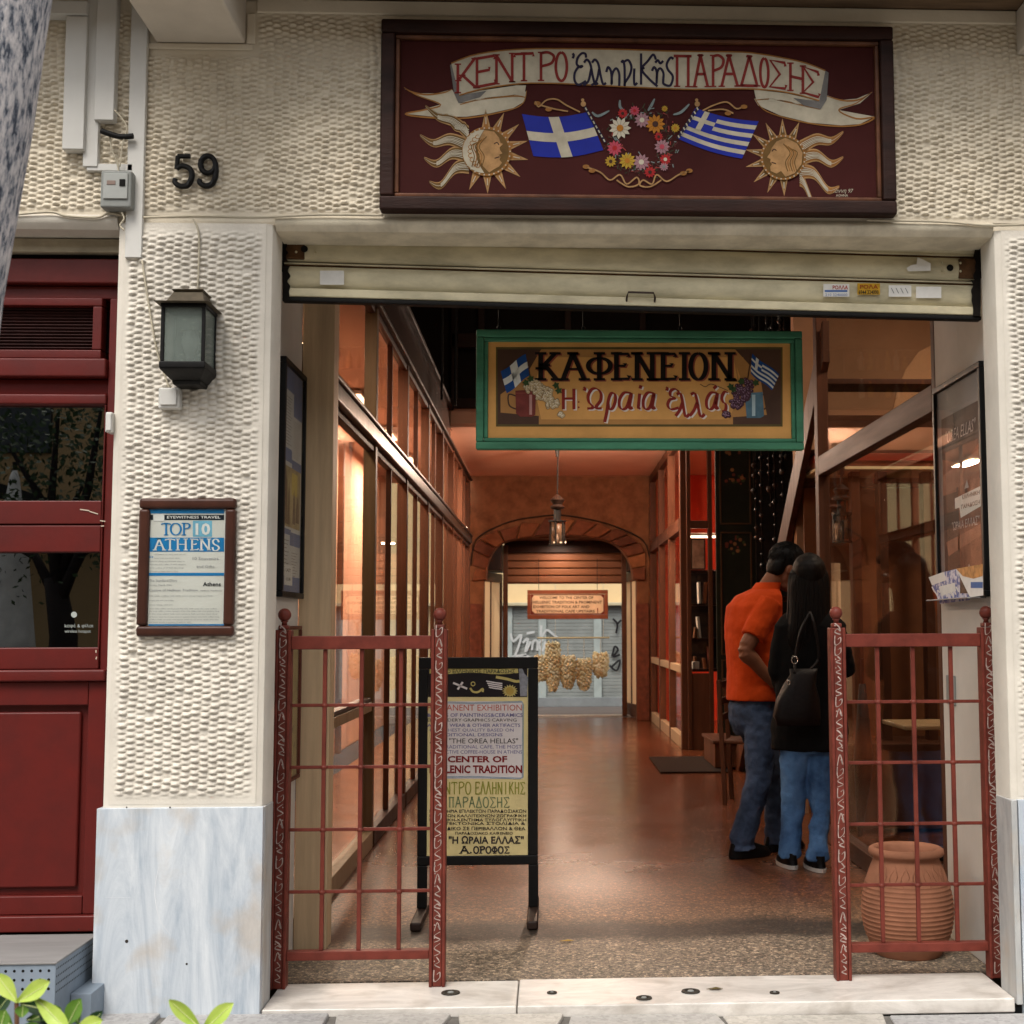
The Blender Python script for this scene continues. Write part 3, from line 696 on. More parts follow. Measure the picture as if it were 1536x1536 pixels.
lt.word('ΠΑΡΑΔΟΣΗΣ', [(1010, 1038), (1041, 1062), (1066, 1086), (1082, 1107), (1111, 1137), (1140, 1153), (1153, 1180), (1182, 1208), (1203, 1230)], 84, 130, 4.2, letr, 6, None, True, wp)
lt.word('122345678', [(861, 880), (875, 896), (887, 908), (909, 931), (932, 948), (948, 958), (959, 985), (978, 998), (993, 1011)], 84, 130, 3.6, letb, 6, None, False, lambda u: (80, 127))
lt.build('painted_lettering', sg)


def flag(p, sx, cross):
    """striped or plain blue flag painted as a swinging cloth: p = 4 corners tl tr br bl"""
    f = Paint(F1); tl, tr, br, bl = p

    def W(u, v):
        x = (tl[0] * (1 - u) + tr[0] * u) * (1 - v) + (bl[0] * (1 - u) + br[0] * u) * v
        y = (tl[1] * (1 - u) + tr[1] * u) * (1 - v) + (bl[1] * (1 - u) + br[1] * u) * v
        return x, y + sx * math.sin(u * math.pi)

    def patch(u0, u1, v0, v1, m, ly, n=8):
        up = [W(u0 + (u1 - u0) * i / n, v0) for i in range(n + 1)]; dn = [W(u0 + (u1 - u0) * i / n, v1) for i in range(n + 1)]
        f.add([F1(*q_, ly) for q_ in up + dn], [(i, i + 1, n + 2 + i, n + 1 + i) for i in range(n)], m)
    if not cross:
        patch(0, 1, 0, 1, blue, 2); patch(0, 1, .4, .62, cream, 3); patch(.40, .56, 0, 1, cream, 4)
    else:
        for i in range(9): patch(0, 1, i / 9, (i + 1) / 9, blue if i % 2 == 0 else cream, 2)
        patch(0, .38, 0, 5 / 9, blue, 3); patch(0, .38, 2 / 9, 3 / 9, cream, 4); patch(.15, .23, 0, 5 / 9, cream, 5)
    return f


flag([(783, 171), (882, 168), (905, 225), (800, 234)], 6, False).build('painted_flag', sg)
flag([(1043, 162), (1138, 182), (1113, 238), (1017, 208)], 4, True).build('painted_flag', sg)
pl = Paint(F1)
for a, b in (((877, 160), (908, 214)), ((1048, 160), (1016, 208))):
    pl.stroke([a, b], 4, letb, 6)
    for i in range(8): t = (i + .5) / 8; x, y = a[0] + (b[0] - a[0]) * t, a[1] + (b[1] - a[1]) * t; pl.stroke([(x - .8, y - 2), (x + 1.2, y + 2)], 2, cream, 7)
    pl.disc(a[0] - 2, a[1] - 4, 4, goldl, 7); pl.disc(a[0] - 3, a[1] - 10, 2.4, goldl, 7)
for L_ in ([(870, 168), (850, 158), (835, 149), (820, 150), (808, 160), (803, 152)], [(812, 158), (830, 163), (852, 167)], [(1054, 166), (1070, 158), (1090, 153), (1105, 163), (1118, 158)], [(1062, 166), (1085, 164), (1100, 170)],
           [(878, 250), (900, 258), (915, 270), (930, 262), (940, 276), (955, 266), (958, 276), (942, 280), (925, 270)], [(1036, 256), (1018, 262), (1000, 272), (985, 262), (978, 276), (965, 270), (960, 278), (975, 280), (992, 270)]):
    q = Paint(F1); q.stroke(crom(L_, 5), 2.2, goldl, 6); q.build('painted_cord', sg)
for x, y in ((806, 155), (823, 164), (1116, 160), (1092, 170), (879, 250), (888, 256), (1034, 256), (1025, 260)): pl.disc(x, y, 5, gold, 6, 3.2)
pl.build('painted_flagpole', sg)
# wreath
wr = Paint(F1); rw = random.Random(5)
cols = [mat('wreath_%d' % i, c, .6, .1, 30) for i, c in enumerate([(44, 52, 30), (60, 66, 46), (90, 40, 36), (120, 130, 128), (150, 60, 52), (70, 30, 24)])]
for i in range(330):
    a = rw.uniform(0, 6.283); r = rw.gauss(41, 7); x, y = 962 + r * math.cos(a) * 1.02, 212 + r * math.sin(a) * 1.05; wr.stroke([(x, y), (x + rw.uniform(-7, 7), y + rw.uniform(-7, 7))], 3.2, cols[rw.randrange(6)], 2 + i % 3, taper=True)


def flower(x, y, r, m, mc, n=11, ly=5):
    for i in range(n):
        a = 6.283 * i / n; wr.poly([(x, y), (x + r * .7 * math.cos(a - .26), y + r * .7 * math.sin(a - .26)), (x + r * math.cos(a), y + r * math.sin(a)), (x + r * .7 * math.cos(a + .26), y + r * .7 * math.sin(a + .26))], m, ly + i % 2)
    wr.disc(x, y, r * .3, mc, ly + 3)


fw_ = mat('petal_white', (196, 186, 164), .6, .1, 30); fo = mat('petal_orange', (176, 112, 28), .6, .1, 30); fp = mat('petal_pink', (160, 118, 124), .6, .12, 30); fr = mat('petal_red', (170, 34, 34), .6, .1, 30); fy = mat('petal_yellow', (176, 140, 40), .6, .1, 30); fk = mat('petal_centre', (60, 32, 20), .6); fm_ = mat('petal_rose', (184, 70, 86), .6, .1, 30)
for q_ in ((930, 192, 17, fw_, fo), (983, 186, 15, fo, fk), (963, 180, 12, fp, fw_), (922, 222, 12, fm_, fr), (941, 241, 13, fy, fo), (916, 242, 9, fy, fk), (962, 243, 13, fp, fw_), (993, 220, 12, fp, fm_), (998, 239, 9, fr, fw_), (975, 258, 9, fr, fk), (952, 166, 8, fm_, fr), (934, 170, 8, fr, fk), (988, 205, 7, fr, fk), (1013, 192, 7, fy, fo), (996, 250, 7, fp, cols[3]), (997, 163, 5, fy, fo)): flower(*q_)
for L_ in ([(888, 168), (897, 174), (914, 166)], [(1010, 172), (1022, 168), (1034, 156)], [(930, 150), (930, 160), (936, 166)], [(982, 148), (976, 160), (972, 166)]): wr.stroke(crom(L_, 4), 4, cols[3], 4, taper=True)
wr.build('painted_wreath', sg)


def sunp(cx, cy, r, face, flame):
    s_ = Paint(F1)
    for i in range(14):
        a = 2 * math.pi * i / 14 + .2; straight = math.cos(a) * face > -.45
        if straight:
            R1 = r * 1.72; s_.poly([(cx + r * math.cos(a - .17), cy + r * math.sin(a - .17)), (cx + R1 * math.cos(a), cy + R1 * math.sin(a)), (cx + r * math.cos(a + .17), cy + r * math.sin(a + .17))], goldl, 1)
            s_.poly([(cx + r * math.cos(a - .1), cy + r * math.sin(a - .1)), (cx + R1 * .86 * math.cos(a), cy + R1 * .86 * math.sin(a)), (cx + r * math.cos(a + .1), cy + r * math.sin(a + .1))], gold if face > 0 else ocd, 2)
            s_.stroke([(cx + r * 1.1 * math.cos(a), cy + r * 1.1 * math.sin(a)), (cx + R1 * .8 * math.cos(a), cy + R1 * .8 * math.sin(a))], 1.5, cream, 3)
    for (dx, dy) in flame:
        q_ = crom([(cx + (r * .8) * math.copysign(1, dx) * .9, cy + dy * .42), (cx + dx * .55, cy + dy * .62 - 7), (cx + dx * .8, cy + dy * .9 + 4), (cx + dx, cy + dy - 6)], 6)
        for w_, m_, ly in ((24, goldl, 1), (19, ocd if face > 0 else gold, 2), (2, cream, 4)):
            n2 = len(q_); Lp = [(x + 0, y - w_ * .5 * (1 - (i / n2)) ** .7) for i, (x, y) in enumerate(q_)]; Rp = [(x, y + w_ * .5 * (1 - (i / n2)) ** .7) for i, (x, y) in enumerate(q_)]
            s_.add([F1(*p_, ly) for p_ in Lp + Rp], [(i, i + 1, n2 + i + 1, n2 + i) for i in range(n2 - 1)], m_)
        for o_ in (-6, -3, 3, 6): s_.stroke([(x, y + o_ * (1 - i / len(q_))) for i, (x, y) in enumerate(q_)][:-6], 1, cream, 5)
    s_.disc(cx, cy, r, gold, 6, n=36); s_.disc(cx, cy, r * .9, ocd, 7, n=36)
    if face > 0:
        s_.poly([(cx - r * .1 + r * .88 * math.cos(t), cy + r * .88 * math.sin(t)) for t in [math.pi / 2 + math.pi * i / 16 for i in range(17)]] + [(cx - r * .1 - r * .35 * math.sin(math.pi * i / 10), cy - r * .88 + r * 1.76 * i / 10) for i in range(1, 10)], cream, 8)
        for i in range(9): a = 2.1 + i * .26; s_.stroke(ell(cx + r * .62 * math.cos(a) - 2, cy + r * .68 * math.sin(a), 3.2, 3, 30, 300, 7), 1.1, gold, 9)
        fc = [(-.1, -.86), (.3, -.8), (.5, -.55), (.56, -.35), (.66, -.3), (.52, -.16), (.54, -.05), (.64, .08), (.5, .14), (.56, .24), (.52, .34), (.62, .46), (.5, .62), (.3, .72), (.1, .86), (-.15, .6), (-.33, .2), (-.35, -.2), (-.25, -.6)]
    else:
        fc = [(.1, -.86), (-.3, -.7), (-.52, -.4), (-.58, -.2), (-.72, .0), (-.56, .08), (-.58, .2), (-.5, .3), (-.58, .42), (-.56, .6), (-.3, .72), (-.1, .6), (.1, .86), (.5, .7), (.8, .3), (.85, -.2), (.6, -.62)]
    s_.poly([(cx + r * x, cy + r * y) for x, y in fc], goldl, 9)
    fx = face
    s_.stroke(crom([(cx + fx * r * .3, cy - r * .3), (cx + fx * r * .42, cy - r * .36), (cx + fx * r * .5, cy - r * .26)], 4), 1.6, fk, 10)
    s_.stroke([(cx + fx * r * .32, cy + r * .28), (cx + fx * r * .52, cy + r * .22)], 1.6, fr if 0 else fk, 10)
    for k_ in range(5):
        q_ = crom([(cx - fx * r * (.0 + .1 * k_), cy - r * (.6 - .06 * k_)), (cx - fx * r * (.3 + .08 * k_), cy - r * .2), (cx - fx * r * (.1 + .1 * k_), cy + r * .2), (cx - fx * r * (.2 + .1 * k_), cy + r * .62)], 5); s_.stroke(q_, 1.4, gold if k_ % 2 else ocd, 10)
    for i in range(30): a = 6.283 * i / 30; s_.disc(cx + r * .95 * math.cos(a), cy + r * .95 * math.sin(a), 1.3, cream, 11, n=5)
    s_.build('painted_sun', sg)


sunp(730, 227, 37, 1, [(-92, -62), (-100, -18), (-94, 16), (-86, 52), (-60, -76 * .6)])
sunp(1175, 236, 34, -1, [(90, -32), (90, 6), (84, 50), (58, 84 * .9)])
q = Paint(F1); q.text('Γιάννη 97', 1246, 1280, 283, 289, cream, 2, shear=.3); q.text('ΑΘΗΝΑ', 1254, 1272, 291, 295, cream, 2); q.build('painted_signature', sg)

# --- house number
hn = T('house_number', 'black metal house number 59 screwed to the knobbly plaster', 'house number', (-1.27, -.02, 2.93)); iron = black
for ch, a0, a1 in (('5', 260, 291), ('9', 296, 328)):
    S = {'5': [[(.82, .97), (.22, .97)], [(.22, .97), (.16, .56)], ['c', (.16, .56), (.42, .66), (.8, .56), (.9, .3), (.7, .03), (.32, .0), (.08, .12), (.1, .24)]],
         '9': [['c'] + ell(.5, .7, .34, .28, 0, 360, 12), ['c', (.86, .76), (.88, .4), (.7, .08), (.4, .0), (.12, .1), (.14, .22)]]}[ch]
    m_ = M()
    for st in S:
        pts = crom(st[1:], 6) if st[0] == 'c' else st
        m_.tube([at(a0 + (a1 - a0) * x, 279 - 46 * y, 1, -.022) for x, y in pts], [.0085 + .002 * math.sin(i * 2.6 / max(1, len(pts) - 1) * 1.2) for i in range(len(pts))], black, 8)
    m_.build('digit', hn, smooth='auto')

# --- wall lantern
x, z = at(285, 510, 1, -.08).x, 0
lt_ = T('wall_lantern', 'black half lantern with frosted glass and dusty cap on the left plaster pilaster', 'lamp', (x, -.01, 2.3))
def pz(py): return at(285, py, 1, -.1).z
zt, z1, z2, z3, zb = pz(438), pz(462), pz(468), pz(553), pz(578)
hw = .078
cap = M(); 
for (w0, w1, a, b) in ((.055, .05, zt + .004, zt - .004), (.05, .066, zt - .004, z1 + .012), (.066, .094, z1 + .012, z1)):
    P0 = [(x - w0, -.02 - 2 * w0, a), (x + w0, -.02 - 2 * w0, a), (x + w0, -.012, a), (x - w0, -.012, a)]; P1 = [(x - w1, -.02 - 2 * w1, b), (x + w1, -.02 - 2 * w1, b), (x + w1, -.012, b), (x - w1, -.012, b)]
    cap.add(P0 + P1, [(0, 1, 2, 3), (7, 6, 5, 4), (0, 4, 5, 1), (1, 5, 6, 2), (2, 6, 7, 3), (3, 7, 4, 0)], mat('dusty_cap', (98, 88, 72), .7, .2, 20, .2))
cap.build('cap', lt_, bevel=.003)
M().box(x - hw, x + hw, -.176, -.014, z2, z2 + .014, black).build('top_rail', lt_, bevel=.004)
M().box(x - hw, x + hw, -.176, -.014, z3 - .012, z3 + .012, black).build('bottom_rail', lt_, bevel=.004)
for xx in (x - hw + .003, x + hw - .015):
    for yy in (-.174, -.03): M().box(xx, xx + .012, yy, yy + .012, z3 + .0125, z2 - .0005, black).build('corner_post', lt_, bevel=.002)
frost = mat('frosted_glass', (132, 142, 134), .2, .12, 14); frost.node_tree.nodes['Principled BSDF'].inputs['Alpha'].default_value = .55
M().box(x - hw + .0155, x + hw - .0155, -.168, -.165, z3 + .0125, z2 - .0005, frost).build('pane', lt_)
M().box(x + hw - .010, x + hw - .007, -.1615, -.0305, z3 + .0125, z2 - .0005, frost).build('pane', lt_)
M().box(x - hw + .007, x - hw + .010, -.1615, -.0305, z3 + .0125, z2 - .0005, frost).build('pane', lt_)
M().box(x - hw + .016, x + hw - .016, -.022, -.018, z3 + .0125, z2 - .0005, mat('lantern_back', (124, 130, 124), .6, .15, 8)).build('back_plate', lt_)
M().lathe([(.012, 0), (.014, .03), (.026, .06), (.03, .09), (.024, .115), (.001, .13)], (x + .005, -.09, z3 + .013), mat('bulb', (214, 220, 214), .3), 14).build('bulb', lt_, smooth=True)
ft = M()
for (w0, w1, a, b) in ((hw, .05, z3 - .0125, zb + .014), (.05, .045, zb + .0135, zb)):
    P0 = [(x - w0, -.02 - 2 * w0, a), (x + w0, -.02 - 2 * w0, a), (x + w0, -.014, a), (x - w0, -.014, a)]; P1 = [(x - w1, -.02 - 2 * w1, b), (x + w1, -.02 - 2 * w1, b), (x + w1, -.014, b), (x - w1, -.014, b)]
    ft.add(P0 + P1, [(0, 1, 2, 3), (7, 6, 5, 4), (0, 4, 5, 1), (1, 5, 6, 2), (2, 6, 7, 3), (3, 7, 4, 0)], black)
ft.build('base', lt_, bevel=.003)

# --- switch, box, trunking, cables
p = at(255, 598, 1, -.04); sw = T('wall_switch', 'white square switch on the plaster below the wall lantern', 'switch', (p.x, -.03, p.z))
bx('housing', sw, p.x - .037, p.x + .037, -.055, -.015, p.z - .037, p.z + .037, pvc, .006); bx('rocker', sw, p.x - .028, p.x + .028, -.062, -.0555, p.z - .026, p.z + .032, pvc, .004)
p = at(167, 635, 1, -.0); ds = T('door_contact', 'small white plastic box on the edge between red shopfront and pilaster', 'box', (p.x, .02, p.z))
bx('housing', ds, p.x - .012, p.x + .012, -.03, .03, p.z - .036, p.z + .036, pvc, .005); bx('lid', ds, p.x - .009, p.x + .009, -.034, -.0305, p.z - .03, p.z + .03, pvc, .002)


def trunk(a0, a1, b0, b1, y1, label, nm='cable_trunking'):
    A = at(a0, b0, 1, 0), at(a1, b1, 1, 0); x0, x1 = sorted((A[0].x, A[1].x)); z0, z1_ = sorted((A[0].z, A[1].z))
    t = T(nm, label, 'cable trunking', ((x0 + x1) / 2, -.012, z0), 'white cable trunkings on the upper left wall')
    bx('channel', t, x0, x1, -y1 + .006, -.008, z0, z1_ + .0, pvc, .002); bx('cover', t, x0 + .001, x1 - .001, -y1, -y1 + .0055, z0 + .001, z1_ - .001, pvc, .002)


trunk(107, 133, 34, 232, .055, 'widest vertical white cable trunking, hanging left of its neighbours beside the tree trunk')
trunk(136, 151, 4, 255, .035, 'long vertical white cable trunking turning into the short horizontal piece over the grey box')
trunk(153, 177, 0, 188, .05, 'vertical white cable trunking that ends open at the black cable knot')
trunk(201, 216, 8, 390, .03, 'longest vertical white cable trunking running down over the pilaster top')
trunk(134, 203, 249, 261, .03, 'short horizontal white cable trunking above the grey meter box')
trunk(0, 139, 10, 33, .06, 'horizontal white cable trunking at the top left corner behind the tree')
p0, p1 = at(158, 262, 1, -.02), at(203, 318, 1, -.02)
mb = T('meter_box', 'grey electrical box with dark window under the trunking', 'electrical box', (p0.x, -.03, p1.z))
bx('body', mb, p0.x, p1.x, -.07, -.01, p1.z, p0.z, greybox, .008); bx('cover_plate', mb, p0.x + .012, p1.x - .012, -.076, -.0705, p1.z + .03, p0.z - .012, mat('box_plate', (160, 162, 158), .5, .08, 10), .003)
bx('window', mb, p1.x - .04, p1.x - .02, -.079, -.0765, p1.z + .075, p0.z - .035, dark, .001); bx('meter_plate', mb, p0.x + .025, p0.x + .055, -.078, -.0765, p1.z + .08, p0.z - .04, mat('brownplate', (140, 120, 110), .5), .001)


def wire(pts, r, m, label, y=-.02, nm='cable'):
    P = crom([tuple(at(a, b, 1, -(c[0] if c else -y))) for a, b, *c in pts], 6)
    return one(M().tube(P, r, m, 6), nm, label, 'cable', smooth=True)


wire([(213, 390), (222, 450), (234, 520), (246, 560), (254, 582)], .0035, cable, 'thin cream cable from the long trunking down to the wall switch', -.026)
wire([(290, 328), (298, 350), (298, 400), (296, 438)], .0035, cable, 'thin cream cable dropping from the lintel line to the wall lantern', -.026)
wire([(20, 322), (75, 318), (100, 324), (145, 326), (165, 320), (205, 326), (300, 324), (380, 326), (480, 322), (575, 323)], .0045, cable, 'cream cable strung along the joint above the lintel on the left', -.02)
wire([(1300, 330), (1350, 331), (1420, 333), (1480, 338), (1536, 337)], .0045, cable, 'cream cable along the joint above the lintel at the far right', -.02)
wire([(182, 318), (186, 328), (180, 338), (186, 345)], .003, cable, 'short looped cream wire under the grey electrical box', -.05)
wire([(152, 196), (162, 200), (180, 205), (200, 204)], .010, cablek, 'thick black taped cable knot joining two white trunkings', -.05)
wire([(165, 206), (168, 225), (176, 245), (178, 262)], .003, cable, 'slack cream wire between the black knot and the grey box', -.04)
wire([(172, 165), (190, 190), (184, 215), (180, 250)], .003, cable, 'second slack cream wire curving past the black cable knot', -.05)

# --- framed poster on the pilaster
fp_ = T('framed_poster', 'brown framed TOP 10 ATHENS poster in blue and white hung on the pilaster', 'poster', (-1.27, -.04, 1.5))
YF = -.045
P4 = [at(a, b, 1, YF) for a, b in ((207, 747), (353, 747), (350, 955), (204, 955))]
xa, xb_, za, zb_ = (P4[0].x + P4[3].x) / 2, (P4[1].x + P4[2].x) / 2, P4[3].z, P4[0].z; w = .037
fbm = mat('frame_brown', (74, 44, 34), .35, .2, 10, .15, 60, stretch=(1, 1, .4))
for a, b, c, d in ((xa, xb_, zb_ - w, zb_), (xa, xb_, za, za + w), (xa, xa + w, za + w + .0005, zb_ - w - .0005), (xb_ - w, xb_, za + w + .0005, zb_ - w - .0005)):
    M().box(a, b, YF, -.012, c, d, fbm).build('frame_bar', fp_, bevel=.011, seg=2)
M().box(xa + w + .0005, xb_ - w - .0005, YF + .016, -.014, za + w + .0005, zb_ - w - .0005, mat('poster_paper', (206, 208, 204), .35, .04, 5)).build('paper', fp_)
q = Paint(px(1, YF + .0155, -1, .0005))
pb = mat('poster_blue', (30, 120, 180), .4, .05, 5); pbl = mat('poster_pale_blue', (120, 184, 214), .4); pk = mat('poster_black', (30, 40, 50), .4); pg = mat('poster_grey_print', (130, 134, 140), .5); pw = mat('poster_white', (225, 228, 228), .4)
U0, U1 = 223, 336; sx = lambda t: U0 + (U1 - U0) * (t - 100) / 820; sy = lambda t: 764 + (940 - 764) * (t - 105) / 1285
q.rect(U0, 764, U1, sy(150), pb); q.rect(U0, sy(165), U1, sy(222), pk); q.rect(sx(150), sy(160), sx(270), sy(235), pw, 2); q.text('EYEWITNESS TRAVEL', sx(300), sx(880), sy(175), sy(205), pw, 3, .015)
q.rect(sx(580), sy(230), sx(790), sy(405), pbl)
thin = 1.6
for bd, (a, b) in zip('ΤΟΡ', ((240, 340), (335, 455), (470, 550))): q.word(bd, [(sx(a), sx(b))], sy(258), sy(385), 3.0, pb, 3, 0.0, True)
q.text('10', sx(610), sx(770), sy(255), sy(380), pw, 3, .03)
q.rect(U0, sy(415), U1, sy(568), pb)
for bd, (a, b) in zip('ΑΤΗΕΝ', ((165, 270), (280, 385), (400, 520), (560, 640), (660, 770))): q.word(bd, [(sx(a), sx(b))], sy(430), sy(550), 2.8, pw, 3, 0.0, True)
q.stroke([(sx(x), sy(y)) for x, y in crom([(865, 465), (850, 438), (820, 432), (800, 455), (812, 485), (850, 505), (865, 530), (840, 556), (805, 552), (795, 520)], 6)], 2.8, pw, 3, 0.)
q.rect(U0, sy(800), U1, sy(832), pb); q.rect(U0, sy(1362), U1, 940, pb)
q.text('Athens', sx(690), sx(885), sy(900), sy(945), pk, 3, .02); q.text('Hellenic Traditions', sx(665), sx(895), sy(988), sy(1002), pk, 3)
q.text('10 Souvenirs', sx(580), sx(860), sy(625), sy(660), pg, 3); q.text('and Gifts', sx(620), sx(815), sy(715), sy(745), pg, 3); q.text('The Stamford Diary', sx(105), sx(410), sy(870), sy(898), pg, 3); q.text('Sunday, May 8, 2005', sx(105), sx(350), sy(925), sy(942), pg, 3)
q.text('Centre of Hellenic Tradition', sx(105), sx(635), sy(975), sy(1003), pg, 3)
rt_ = random.Random(9)
def wl(n): return ' '.join(rt_.choice(['the', 'shop', 'of', 'folk', 'art', 'and', 'coffee', 'upstairs', 'house', 'in', 'arcade', 'with', 'old', 'pottery', 'view']) for _ in range(n))
for y_, a, b, n in ((590, 160, 500, 6), (630, 160, 440, 6), (665, 110, 490, 7), (700, 110, 500, 7), (738, 110, 480, 7), (775, 110, 420, 6), (1045, 105, 800, 10), (1095, 105, 370, 5), (1143, 105, 360, 4), (1185, 105, 840, 13), (1213, 105, 870, 13), (1243, 105, 850, 13), (1275, 105, 870, 13), (1305, 105, 860, 13), (1332, 105, 560, 9)): q.text(wl(n), sx(a), sx(b), sy(y_), sy(y_ + 14), pg, 3)
q.text('“', sx(104), sx(150), sy(620), sy(650), pb, 3, .03)
q.build('print', fp_)
M().box(xa + w + .001, xb_ - w - .001, YF + .006, YF + .0085, za + w + .001, zb_ - w - .001, wgl).build('glass_pane', fp_)


# --- red shopfront at the left
df = T('red_shopfront', 'dark red wooden shopfront with louvred vent and two dark glass panes at the left', 'shopfront', (-2.1, .12, .24))
YD = .12
def dz(py): return at(80, py, 1, YD).z
xr = at(160, 800, 1, YD).x; xg = at(151, 800, 1, YD).x; xl = -2.75
bx('header_board', df, -2.6, -1.54, .10, .16, 2.655, 2.705, mat('old_cream_board', (176, 164, 140), .7, .2, 8), .003)
bx('shadow_gap', df, -2.6, -1.54, .14, .3, 2.63, 2.72, dark, 0)
bx('top_rail', df, xl, -1.55, .115, .19, dz(425), dz(388), redpaint, .006)
bx('top_rail', df, xl, -1.55, .15, .21, dz(445), dz(425) - .002, redpaint, .004)
bx('door_post', df, -1.60, -1.545, .13, .22, .24, dz(446), redpaint, .005)
# vent with louvres
bx('vent_frame_rail', df, xl, at(152, 480, 1, YD).x, .125, .185, dz(458), dz(446), redpaint, .004)
bx('vent_frame_rail', df, xl, at(152, 480, 1, YD).x, .125, .185, dz(537), dz(524), redpaint, .004)
bx('vent_frame_stile', df, at(138, 480, 1, YD).x, at(152, 480, 1, YD).x, .125, .185, dz(523.5), dz(458.5), redpaint, .004)
for i in range(13):
    zz = dz(523) + (dz(459) - dz(523)) * (i + .5) / 13
    m_ = M(); m_.box(xl, at(137, 480, 1, YD).x, -.010, .010, -.0018, .0018, mat('louvre_dark', (52, 22, 18), .6, .2, 20), Matrix.Translation((0, .165, zz)) @ Matrix.Rotation(R(-38), 4, 'X')); m_.build('louvre', df)
bx('vent_back', df, xl, -1.6, .20, .21, dz(523), dz(459), dark, 0)
bx('transom', df, xl, -1.601, .105, .2, dz(566), dz(538), redpaint, .007)
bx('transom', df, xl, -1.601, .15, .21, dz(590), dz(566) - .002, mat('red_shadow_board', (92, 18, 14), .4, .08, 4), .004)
bx('rail', df, xl, -1.601, .12, .2, dz(606), dz(590) - .002, redpaint, .006)
bx('stile', df, xg, -1.601, .122, .2, dz(980), dz(606) - .002, redpaint, .004)
bx('middle_rail', df, xl, xg - .001, .122, .2, dz(786), dz(751), redpaint, .004)
bx('middle_rail', df, xl, xg - .001, .122, .2, dz(828), dz(788), redpaint, .004)
bx('glass_pane', df, xl, xg - .001, .165, .171, dz(750.5), dz(606.5), wgl2, 0)
bx('glass_pane', df, xl, xg - .001, .165, .171, dz(971), dz(828.5), wgl2, 0)
bx('lower_rail', df, xl, -1.601, .12, .2, dz(1004), dz(971.5), redpaint, .004)
bx('weather_moulding', df, xl, -1.57, .095, .2, dz(1022), dz(1004.5), redpaint, .007)
bx('stile', df, at(128, 1200, 1, YD).x, -1.57, .12, .2, dz(1372), dz(1022.5), redpaint, .004)
bx('panel_rail', df, xl, at(128, 1200, 1, YD).x - .001, .12, .2, dz(1058), dz(1022.5), redpaint, .004)
bx('panel_rail', df, xl, at(128, 1200, 1, YD).x - .001, .12, .2, dz(1372), dz(1344), redpaint, .004)
bx('recessed_panel', df, xl, at(128, 1200, 1, YD).x - .001, .150, .2, dz(1343.5), dz(1058.5), redpaint, 0)
bx('raised_panel', df, xl, at(116, 1200, 1, YD).x, .132, .1495, dz(1333), dz(1068), redpaint, .012)
bx('bottom_rail', df, xl, -1.57, .10, .2, dz(1397), dz(1372.5), redpaint, .006)
ch = Paint(px(1, YD - .0005, -1, .0004))
wpch = mat('chipped_primer', (206, 190, 170), .7)
for a, b in (((120, 764), (134, 766)), ((134, 767), (147, 771)), ((150, 781), (158, 782)), ((144, 975), (144, 979)), ((145, 985), (144, 989)), ((151, 789), (156, 789))): ch.stroke([a, b], 1.6, wpch, 1, taper=False)
ch.build('chipped_paint', df)
# inside the dark shop: floor, back wall, chair with lamp arm, so that the panes have depth
sh = struct(M().box(-4.2, -1.7, 3.6, 3.7, 0, 3.2, mat('cafe_back_wall', (120, 92, 56), .8, .1, 2)), 'cafe_wall')
struct(M().box(-4.2, -1.62, .3, 3.6, .1, .18, mat('cafe_floor', (60, 44, 34), .5, .1, 4)), 'cafe_floor')
struct(M().box(-4.2, -1.62, .3, 3.6, 2.9, 3.0, mat('cafe_ceiling', (60, 54, 46), .8)), 'cafe_ceiling')
struct(M().box(-4.3, -4.2, .3, 3.7, .1, 3.0, mat('cafe_back_wall', (0, 0, 0))), 'cafe_side_wall')
ds2 = Paint(px(1, .1640, -1, .0004))
wt = mat('etched_lettering', (170, 176, 170), .5)
ds2.disc(111, 922, 4.5, wt, 1, n=14); ds2.text('καφέ & φίλοι', 97, 140, 936, 941, wt, 1); ds2.text('wireless hotspot', 97, 136, 944, 949, wt, 1)
ds2.build('etched_lettering', df)
# armchair silhouette inside with a microphone-like lamp arm
la = T('desk_lamp', 'black jointed lamp arm seen behind the lower dark pane of the red shopfront', 'lamp', (-2.05, .6, .18))
lm = M(); P0 = Vector((-2.16, .6, 1.18)); lm.tube([P0, (-2.06, .6, 1.42), (-1.93, .6, 1.52), (-1.86, .6, 1.53)], .008, black, 8); lm.build('arm', la, smooth=True)
M().ball((-1.86, .6, 1.57), .02, black, 10).build('knob', la, smooth=True); M().tube([(-2.2, .6, .18), (-2.2, .6, 1.1), (-2.1, .6, 1.3)], .02, black).build('stand', la, smooth=True); M().lathe([(.14, .18), (.14, .2), (.02, .22)], (-2.2, .6, 0), black).build('foot', la, smooth='auto')

# --- perforated metal step
zt_, x1_ = .24, at(148, 1398, 1, .1).x
st = T('metal_step', 'grey painted metal step box with perforated sides in front of the red shopfront', 'step', (-2.0, -.1, -.08))
yF = -.30; xF = at(83, 1460, 1, yF).x; zF = at(83, 1457, 1, yF).z
bx('tread', st, -2.9, xF + .004, yF - .005, .094, .229, .236, steeltop, .002)
m_ = M()
m_.box(-2.9, xF, yF, yF + .004, -.06, .2285, steel).build('front_plate', st)
M().box(xF - .004, xF, yF + .0045, .094, -.06, .2285, steel).build('side_plate', st)
